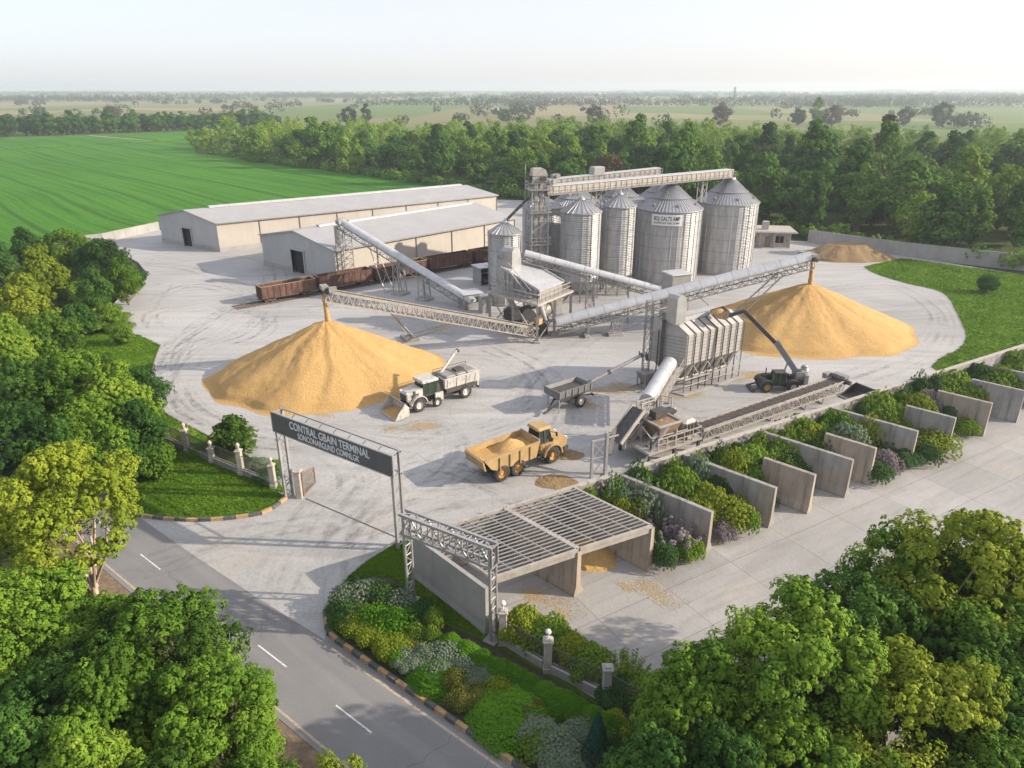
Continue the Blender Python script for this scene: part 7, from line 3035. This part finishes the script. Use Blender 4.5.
# storage bays planted with shrubs (bays counted from the slatted roof)
for a in [
    ('spiky', 's', 612, 492, 34, 2.4, 'upright silvery rosemary-like shrub against the long wall beside the slatted roof'),
    ('spiky', 's', 640, 500, 40, 2.5, 'upright grey-green shrub in the middle of the first planted bay'),
    ('dome', 'd', 636, 484, 30, 2.2, 'dark green shrub at the back of the first planted bay'),
    ('spiky', 's', 657, 510, 28, 2.3, 'upright silvery shrub touching the long streaked dividing wall in the first planted bay'),
    ('spiky', 'o', 634, 517, 16, 1.5, 'small reddish-grey pointed shrub between the silvery ones and the lavender bush'),
    ('loose', 'y', 622, 512, 26, 1.2, 'low yellow-green shrub beside the right edge of the slatted roof'),
    ('spiky', 'l', 672, 530, 56, 2.2, 'large grey-purple lavender bush at the mouth of the first planted bay'),
    ('dome', 'd', 664, 553, 26, 1.3, 'low dark green mound in front of the lavender bush'),
    ('loose', 'g', 690, 546, 26, 1.7, 'green leafy shrub right of the lavender bush at the wall end'),
    ('loose', 'g', 678, 483, 46, 2.0, 'bright green shrub at the back of the second planted bay'),
    ('loose', 'y', 706, 498, 44, 1.5, 'low yellow-green shrub in the middle of the second planted bay'),
    ('dome', 's', 698, 472, 30, 2.2, 'round grey-green shrub against the long wall in the second planted bay'),
    ('loose', 'd', 718, 484, 34, 2.4, 'dark green shrub touching the dark streaked wall in the second planted bay'),
    ('dome', 'y', 733, 510, 40, 1.9, 'lime green rounded shrub at the mouth of the second planted bay'),
    ('loose', 'l', 724, 528, 24, 1.4, 'pink-flowered bush on the ground beside the end of the streaked wall'),
    ('dome', 'g', 746, 518, 26, 1.5, 'green rounded shrub right of the lime green one at the bay mouth'),
    ('loose', 'g', 742, 458, 62, 2.2, 'wide bright green shrub filling the third planted bay on the left'),
    ('loose', 'y', 730, 465, 34, 1.9, 'yellowish green shrub at the left of the third planted bay'),
    ('loose', 'g', 780, 452, 44, 2.3, 'green shrub at the back of the third planted bay near the long wall'),
    ('dome', 'd', 766, 470, 24, 1.6, 'dark shrub at the left end of the short brownish wall'),
    ('loose', 'd', 790, 466, 34, 1.7, 'dark green shrub behind the short brownish wall'),
    ('loose', 'g', 798, 432, 46, 2.2, 'wide green shrub behind the smooth blue-grey wall, left half'),
    ('loose', 'y', 812, 438, 36, 1.9, 'yellow-green shrub behind the smooth blue-grey wall'),
    ('dome', 'd', 826, 445, 24, 1.7, 'dark shrub behind the brown pitted wall'),
    ('loose', 'g', 842, 424, 34, 2.2, 'green shrub against the long wall above the brown pitted wall'),
    ('dome', 's', 848, 437, 36, 1.3, 'low grey-green mound behind the brown pitted wall'),
    ('dome', 'y', 869, 432, 30, 3.2, 'tall pale yellow-green shrub standing right of the grey-green mound'),
    ('loose', 'd', 888, 438, 36, 2.4, 'dark leafy shrub between the tall pale one and the thin grey wall'),
    ('dome', 'l', 884, 460, 30, 1.6, 'round grey-purple bush right of the brown pitted wall'),
    ('dome', 'd', 878, 470, 28, 1.1, 'dark green mound at the foot of the grey-purple round bush'),
    ('loose', 'd', 906, 454, 28, 1.9, 'dark green bush at the end of the thin grey wall'),
    ('loose', 'g', 880, 408, 44, 2.6, 'big green shrub against the long wall left of the white-flowered one'),
    ('loose', 'g', 898, 416, 30, 2.2, 'green shrub in front of the big one by the long wall'),
    ('loose', 'l', 915, 416, 22, 1.8, 'white-flowered shrub between two thin grey walls'),
    ('dome', 'y', 934, 440, 44, 2.2, 'big yellow-green round bush between the thin grey walls'),
    ('dome', 'd', 928, 452, 22, 1.0, 'small dark mound at the foot of the big yellow-green round bush'),
    ('dome', 'd', 918, 391, 20, 2.6, 'dark rounded shrub against the long wall, left one of a pair'),
    ('dome', 'd', 933, 390, 18, 2.4, 'dark rounded shrub against the long wall, right one of a pair'),
    ('loose', 'l', 926, 401, 24, 1.6, 'purple-leaved shrub in front of the two dark rounded shrubs'),
    ('loose', 'y', 918, 407, 34, 1.0, 'low yellow-flowered strip of shrub beside the grey wall'),
    ('loose', 'd', 945, 404, 30, 2.0, 'dark shrub at the left end of the wide panelled wall'),
    ('loose', 'g', 966, 424, 22, 1.7, 'green shrub left of the foot of the wide panelled wall'),
    ('loose', 'g', 958, 385, 48, 2.8, 'large leafy green shrub against the long wall behind the wide panelled wall'),
    ('loose', 'y', 978, 392, 24, 1.9, 'yellow-green shrub right of the large leafy one'),
    ('loose', 'd', 978, 374, 26, 2.2, 'dark green shrub by the long wall behind the pale panelled wall'),
    ('loose', 'g', 1000, 379, 42, 2.0, 'wide green shrub behind the pale panelled wall at the right'),
    ('loose', 'g', 1018, 360, 36, 2.6, 'green shrub at the right edge against the long wall')]:
    shrub(*a[:6], a[6], bay=True)

# low growth filling the bays between the named shrubs
ordn = ['first', 'second', 'third', 'fourth', 'fifth', 'sixth', 'seventh', 'eighth', 'ninth']
for i in range(1, 10):
    e0_, e1_ = V((ends[i][0], ends[i][1], 0)), V((ends[i + 1][0], ends[i + 1][1], 0))
    b0_, b1_ = on_long(e0_.x, e0_.y), on_long(e1_.x, e1_.y)
    for k in range(7):
        f_ = (.2 + .6 * rgv.random())
        d_ = (.10, .13, .2, .32, .44, .55, .66)[k]
        p = b0_.lerp(b1_, (.25, .75, .5, .3, .7, .35, .6)[k] + rgv.uniform(-.06, .06)).lerp(e0_.lerp(e1_, (.25, .75, .5, .3, .7, .35, .6)[k]), d_)
        h = (4.0, 3.9, 3.7, 3.3, 2.9, 2.3, 1.5)[k] * rgv.uniform(.85, 1.1)
        o = bpy.data.objects.new('shrub', SK[('loose', 'dome', 'loose')[k % 3], k % 2])
        COL.objects.link(o)
        o.location = (p.x, p.y, .01)
        r_ = rgv.uniform(1.0, 1.45)
        o.scale = (r_, r_, h / 1.05)
        o.rotation_euler[2] = rgv.uniform(0, 6.28)
        set_mat(o, M[('sh_green', 'sh_green', 'sh_bright', 'sh_green', 'sh_dark')[(k + i) % 5]])
        lab = 'leafy green shrub packed among the others in the %s planted bay' % ordn[i - 1]
        tag(o, lab, 'shrub', 'packed shrubs of the %s planted bay' % ordn[i - 1])

# planted bed along the road
BED = [('dome', 'd', 346, 610, 40, 1.1, 'dark green mound at the tip of the planted bed'), ('dome', 's', 345, 597, 30, 1.2, 'silvery round shrub nearest the driveway kerb'),
       ('dome', 's', 366, 592, 34, 1.3, 'silvery round shrub second from the driveway kerb'), ('loose', 'd', 358, 585, 26, 1.0, 'dark shrub at the lawn edge behind the silvery pair'),
       ('dome', 'd', 385, 596, 34, 1.4, 'dark blue-green shrub between the silvery shrubs and the truss foot'), ('dome', 's', 399, 602, 30, 1.2, 'silvery round shrub left of the truss base plate'),
       ('dome', 's', 388, 608, 14, .7, 'tiny silvery shrub below the dark blue-green one'),
       ('dome', 'b', 335, 622, 22, .8, 'small bright green mound by the road kerb corner'), ('dome', 'y', 361, 611, 20, .9, 'small yellow-green round shrub behind the green twin domes'),
       ('dome', 'y', 352, 622, 26, .9, 'yellow-green mound at the left of the large yellow-green group'),
       ('dome', 'b', 376, 617, 34, 1.2, 'bright green dome, left one of the twin domes'), ('dome', 'b', 396, 622, 40, 1.2, 'bright green dome, right one of the twin domes'),
       ('flat', 'y', 345, 633, 30, .9, 'yellow-green shrub closest to the road kerb in the large group'), ('flat', 'y', 362, 640, 36, 1.0, 'yellow-green shrub in the middle of the large group'),
       ('flat', 'y', 380, 632, 34, 1.0, 'yellow-green shrub right behind the twin domes'), ('flat', 'y', 376, 655, 36, 1.0, 'yellow-green shrub at the lower kerb side of the large group'),
       ('flat', 'y', 398, 644, 36, .9, 'yellow-green shrub at the right of the large group'), ('flat', 'y', 363, 626, 28, .9, 'yellow-green shrub at the back of the large group'),
       ('dome', 'b', 384, 666, 24, .8, 'bright green mound at the lower tip of the large yellow group'), ('dome', 'g', 416, 633, 22, 1.0, 'rounded green shrub below the truss base plate'),
       ('loose', 'g', 434, 618, 18, 1.6, 'upright light green shrub below the truss base plate'), ('dome', 'g', 432, 636, 18, 1.1, 'small green shrub under the upright light green one'),
       ('loose', 'd', 420, 612, 36, 1.0, 'dark low shrub at the truss base plate'), ('flat', 'o', 410, 648, 30, .8, 'olive yellow shrub next to the silvery mass'),
       ('flat', 's', 401, 664, 30, .9, 'silvery shrub at the left end of the long silvery mass'), ('loose', 's', 424, 655, 34, 1.0, 'silvery shrub second from left in the long silvery mass'),
       ('loose', 's', 446, 652, 36, 1.1, 'silvery shrub at the top of the long silvery mass'), ('loose', 's', 440, 668, 36, 1.0, 'silvery shrub in the middle of the long silvery mass'),
       ('loose', 's', 464, 666, 34, 1.0, 'silvery shrub right of the middle of the long silvery mass'), ('loose', 's', 486, 675, 30, .9, 'silvery shrub at the right end of the long silvery mass'),
       ('loose', 's', 472, 680, 30, .8, 'silvery shrub at the lower right of the long silvery mass'),
       ('dome', 'o', 456, 680, 24, 1.0, 'olive shrub at the left end of the olive row'), ('loose', 'o', 462, 696, 28, .9, 'brownish olive shrub at the lower left of the olive row'),
       ('loose', 'o', 478, 694, 30, .9, 'brownish olive shrub in the middle of the olive row'), ('dome', 'y', 500, 690, 28, 1.0, 'yellow-green shrub behind the olive row'),
       ('loose', 'o', 500, 704, 30, .9, 'brownish olive shrub right of the middle of the olive row'), ('loose', 'o', 522, 712, 28, .9, 'brownish olive shrub near the right end of the olive row'), ('loose', 'o', 536, 706, 22, .9, 'reddish olive shrub at the right end of the olive row'),
       ('carpet', 'b', 420, 687, 52, .75, 'large bright green mound by the road kerb, the upper of two'), ('carpet', 'b', 481, 735, 76, .85, 'largest bright green mound by the road kerb, the lower of two'),
       ('dome', 'g', 524, 757, 40, .9, 'dark green mound by the kerb at the bottom edge'),
       ('loose', 's', 535, 728, 40, 1.0, 'pale silvery shrub left of the blue-green conifer, upper one'), ('loose', 's', 556, 742, 46, 1.1, 'pale silvery shrub left of the blue-green conifer, middle one'),
       ('loose', 's', 562, 762, 44, 1.0, 'pale silvery shrub at the bottom edge near the blue-green conifer'), ('loose', 's', 580, 730, 30, 1.0, 'pale silvery shrub just behind the blue-green conifer'),
       ('cone', 't', 597, 742, 30, 2.6, 'blue-green pointed conifer shrub near the bottom edge'), ('dome', 'd', 618, 752, 34, 1.2, 'dark shrub right of the blue-green conifer'), ('loose', 'y', 612, 722, 34, 1.1, 'yellow-green shrub at the right end of the bed')]
for a in BED:
    shrub(*a[:5], a[5] * 1.35, a[6], .08, bed=True)
# clipped hedge between bed and fence, made of planted bushes
for i in range(11):
    f_ = i / 10
    shrub('carpet', 'b', 450 + 158 * f_, 645 + 80 * f_, 30 + 3 * math.sin(i * 2), 1.3, 'bright green bush in the clipped hedge row in front of the fence', .08, 1.0, None, 'bushes of the clipped hedge row')
# loose bushes inside the fence
for a in [('loose', 'y', 522, 622, 44, 2.7, 'tall yellow-green bush behind the fence beside the truss foot'), ('loose', 'g', 548, 632, 46, 2.3, 'tall green bush behind the fence, second from the truss foot'),
          ('loose', 'y', 572, 646, 40, 2.2, 'yellowish bush behind the middle of the fence'), ('loose', 'g', 592, 660, 44, 2.0, 'green bush behind the fence near its third pier'),
          ('spiky', 'g', 628, 668, 40, 1.8, 'spiky green shrub at the slab edge behind the fence'), ('loose', 'g', 645, 690, 44, 1.8, 'green bush where the fence goes under the trees'), ('loose', 'd', 620, 690, 44, 1.6, 'dark bush behind the fence end')]:
    shrub(*a[:6], a[6], .05)
for i, (x, y, w_, h_, c) in enumerate([(86, 276, 46, 2.2, 'g'), (110, 282, 40, 1.8, 'b'), (128, 274, 30, 2.0, 'd'), (96, 296, 44, 1.8, 'g'), (78, 306, 44, 2.4, 'd'), (100, 312, 40, 1.5, 'b'), (84, 322, 46, 1.8, 'g'), (114, 292, 30, 1.3, 'y'), (118, 326, 26, 1.2, 'g'), (70, 288, 44, 2.6, 'g')]):
    shrub(('loose', 'flat')[i % 2], c, x, y, w_, h_, 'low leafy shrub in the thicket along the yard kerb above the lawn patch', .05, 1.0, None, 'shrubs of the kerbside thicket')
# low growth behind the left fence and along the left kerb
for a in [('loose', 'g', 205, 448, 26, 1.0, 'low green bush behind the left fence near the finial pier'), ('loose', 's', 255, 462, 22, 1.0, 'grey-green bush behind the left fence'), ('loose', 'd', 268, 474, 26, 1.0, 'dark bush behind the left fence next to the gateway'),
          ('loose', 'g', 180, 432, 24, 1.2, 'green bush at the left end of the left fence'), ('loose', 'g', 275, 463, 14, .7, 'small bush with reddish leaves behind the pier beside the gateway'),
          ('flat', 'g', 108, 318, 40, 1.2, 'low spreading green shrub on the yard kerb below the kerb point'), ('flat', 'g', 92, 322, 44, 1.4, 'spreading green shrub under the left trees beside the yard')]:
    shrub(*a[:6], a[6], .05)


# ------------------------------------------------ grass blades on the lawns
def grass(name, label, poly, n, h, m, seed, z):
    rg = np.random.default_rng(seed)
    P = np.array([(p[0], p[1]) for p in poly])
    lo, hi = P.min(0), P.max(0)
    pts = []
    while sum(len(q) for q in pts) < n:
        q = rg.uniform(lo, hi, (n * 2, 2))
        ins = np.zeros(len(q), bool)
        j = len(P) - 1
        for i in range(len(P)):
            xi, yi, xj, yj = *P[i], *P[j]
            c = ((yi > q[:, 1]) != (yj > q[:, 1])) & (q[:, 0] < (xj - xi) * (q[:, 1] - yi) / (yj - yi + 1e-12) + xi)
            ins ^= c
            j = i
        pts.append(q[ins])
    q = np.concatenate(pts)[:n]
    cl_ = np.concatenate([q, np.full((n, 1), z), np.full((n, 1), h * .9), np.zeros((n, 2)), np.ones((n, 1)), (.5 + .25 * np.sin(q[:, :1] * .7) * np.sin(q[:, 1:2] * .5) + rg.normal(0, .15, (n, 1)))], 1)
    me = leaves_mesh('grass', cl_, m, 7, h * 1.1, rg, .2, .9, 3.0, .2)
    o = bpy.data.objects.new(name, me)
    COL.objects.link(o)
    o['kind'] = 'stuff'
    o['label'] = label


grass('grass', 'short grass of the front lawn', lawn_front, 9000, .13, M['grass_blade'], 1, .08)
grass('grass', 'short grass of the strip behind the left fence', lawn_back, 9000, .15, M['grass_blade'], 2, .07)
grass('grass', 'short grass of the right lawn', lawn_right, 16000, .20, M['grass_blade'], 3, .06)
strip = curve([(402, 542), (370, 561), (348, 579)], 0, 4) + [at(392, 578), at(420, 598), at(440, 620), at(482, 636), at(412, 566)]
grass('grass', 'short grass of the strip beside the end wall', strip, 6000, .12, M['grass_blade'], 4, .09)

# far transmission mast
p = at(718, 96)
t = thing('lattice_mast', 'thin lattice mast on the far horizon behind the silos', 'mast', (430, 1500, 0))
mb = MB()
mb.truss((0, 0, 0), (0, 0, 34), 2.4, 2.4, 8, .5, .3)
mb.build('mast_frame', M['galv_dull'], t)
t = thing('white_shed', 'tiny white sheds far off on the plain', 'shed', (-25, 1150, 0))
mb = MB()
mb.prism([(-5, 0), (5, 0), (5, 4), (0, 6), (-5, 4)], 'y', -3, 12)
mb.build('body', M['sign_white'], t)
HAZE_D, EXPO = .00023, .92
# ================================================================== LIGHT, AIR, CAMERA
SUN_EL, SUN_AZ = R(24.0), R(94.0)        # azimuth clockwise from +Y: the sun stands to the right
sd = V((math.sin(SUN_AZ) * math.cos(SUN_EL), math.cos(SUN_AZ) * math.cos(SUN_EL), math.sin(SUN_EL)))
W = bpy.data.worlds.new('World')
S.world = W
W.use_nodes = True
nt = W.node_tree
sky = nt.nodes.new('ShaderNodeTexSky')
sky.sky_type = 'NISHITA'
sky.sun_disc = False
sky.sun_elevation = SUN_EL
sky.sun_rotation = SUN_AZ
sky.altitude = 100
sky.air_density = .7
sky.dust_density = 2.0
sky.ozone_density = 2.0
bg = nt.nodes['Background']
bg.inputs['Strength'].default_value = .05
nt.links.new(sky.outputs[0], bg.inputs[0])
# high thin haze: a pale veil, milkier near the horizon and warmer towards the sun
tc = nt.nodes.new('ShaderNodeTexCoord')
sx = nt.nodes.new('ShaderNodeSeparateXYZ')
nt.links.new(tc.outputs['Generated'], sx.inputs[0])
rp = nt.nodes.new('ShaderNodeValToRGB')
nt.links.new(sx.outputs[2], rp.inputs[0])
for p_, c_ in ((0.0, (.368, .358, .366)), (.22, (.380, .363, .380)), (1.0, (.32, .325, .36))):
    e_ = rp.color_ramp.elements[0] if p_ == 0 else rp.color_ramp.elements[1] if p_ == 1.0 else rp.color_ramp.elements.new(p_)
    e_.position, e_.color = p_, (*c_, 1)
mr = nt.nodes.new('ShaderNodeMapRange')
nt.links.new(sx.outputs[0], mr.inputs[0])
mr.inputs[1].default_value, mr.inputs[2].default_value = -.6, .7
wm = nt.nodes.new('ShaderNodeMix')
wm.data_type = 'RGBA'
wm.blend_type = 'MULTIPLY'
nt.links.new(mr.outputs[0], wm.inputs[0])
nt.links.new(rp.outputs[0], wm.inputs[6])
wm.inputs[7].default_value = (1.10, 1.05, .98, 1)
wm.clamp_result = False
bg2 = nt.nodes.new('ShaderNodeBackground')
nt.links.new(wm.outputs[2], bg2.inputs[0])
ad = nt.nodes.new('ShaderNodeAddShader')
nt.links.new(bg.outputs[0], ad.inputs[0])
nt.links.new(bg2.outputs[0], ad.inputs[1])
nt.links.new(ad.outputs[0], nt.nodes['World Output'].inputs[0])
su = bpy.data.lights.new('sun', 'SUN')
su.energy = 3.6
su.angle = R(.6)
su.color = (1.0, .87, .71)
so = bpy.data.objects.new('sun', su)
COL.objects.link(so)
so.rotation_euler = (-sd).to_track_quat('-Z', 'Y').to_euler()

HAZE = True
if HAZE:
    hm = bpy.data.materials.new('pale_haze')
    hm.use_nodes = True
    hn = hm.node_tree
    for nd in list(hn.nodes):
        if nd.type == 'BSDF_PRINCIPLED':
            hn.nodes.remove(nd)
    pv = hn.nodes.new('ShaderNodeVolumePrincipled')
    pv.inputs['Color'].default_value = (.82, .90, 1.0, 1)
    pv.inputs['Density'].default_value = HAZE_D
    pv.inputs['Anisotropy'].default_value = .3
    hn.links.new(pv.outputs[0], [n_ for n_ in hn.nodes if n_.type == 'OUTPUT_MATERIAL'][0].inputs['Volume'])
    mb = MB()
    mb.box((0, 2900, 30), (12000, 6600, 62.6))
    hz = mb.build('haze', hm)
    hz['kind'] = 'stuff'
    hz['label'] = 'pale morning haze over the whole plain'

cam = bpy.data.cameras.new('camera')
cam.sensor_width = 36
cam.lens = 36 * F / 1024
cam.clip_start = .5
cam.clip_end = 20000
co = bpy.data.objects.new('camera', cam)
COL.objects.link(co)
co.location = (0, 0, CH)
co.rotation_euler = (PI / 2 - PITCH, 0, 0)
S.camera = co

S.view_settings.view_transform = 'Standard'
S.view_settings.look = 'None'
S.view_settings.gamma = 1
S.view_settings.use_curve_mapping = False
S.view_settings.exposure = EXPO
S.cycles.max_bounces = 6
S.cycles.diffuse_bounces = 2
S.cycles.glossy_bounces = 2
S.cycles.transmission_bounces = 4
S.cycles.volume_bounces = 2
S.cycles.transparent_max_bounces = 40
S.cycles.use_denoising = True
S.cycles.caustics_reflective = False
S.cycles.caustics_refractive = False
S.cycles.sample_clamp_indirect = 6
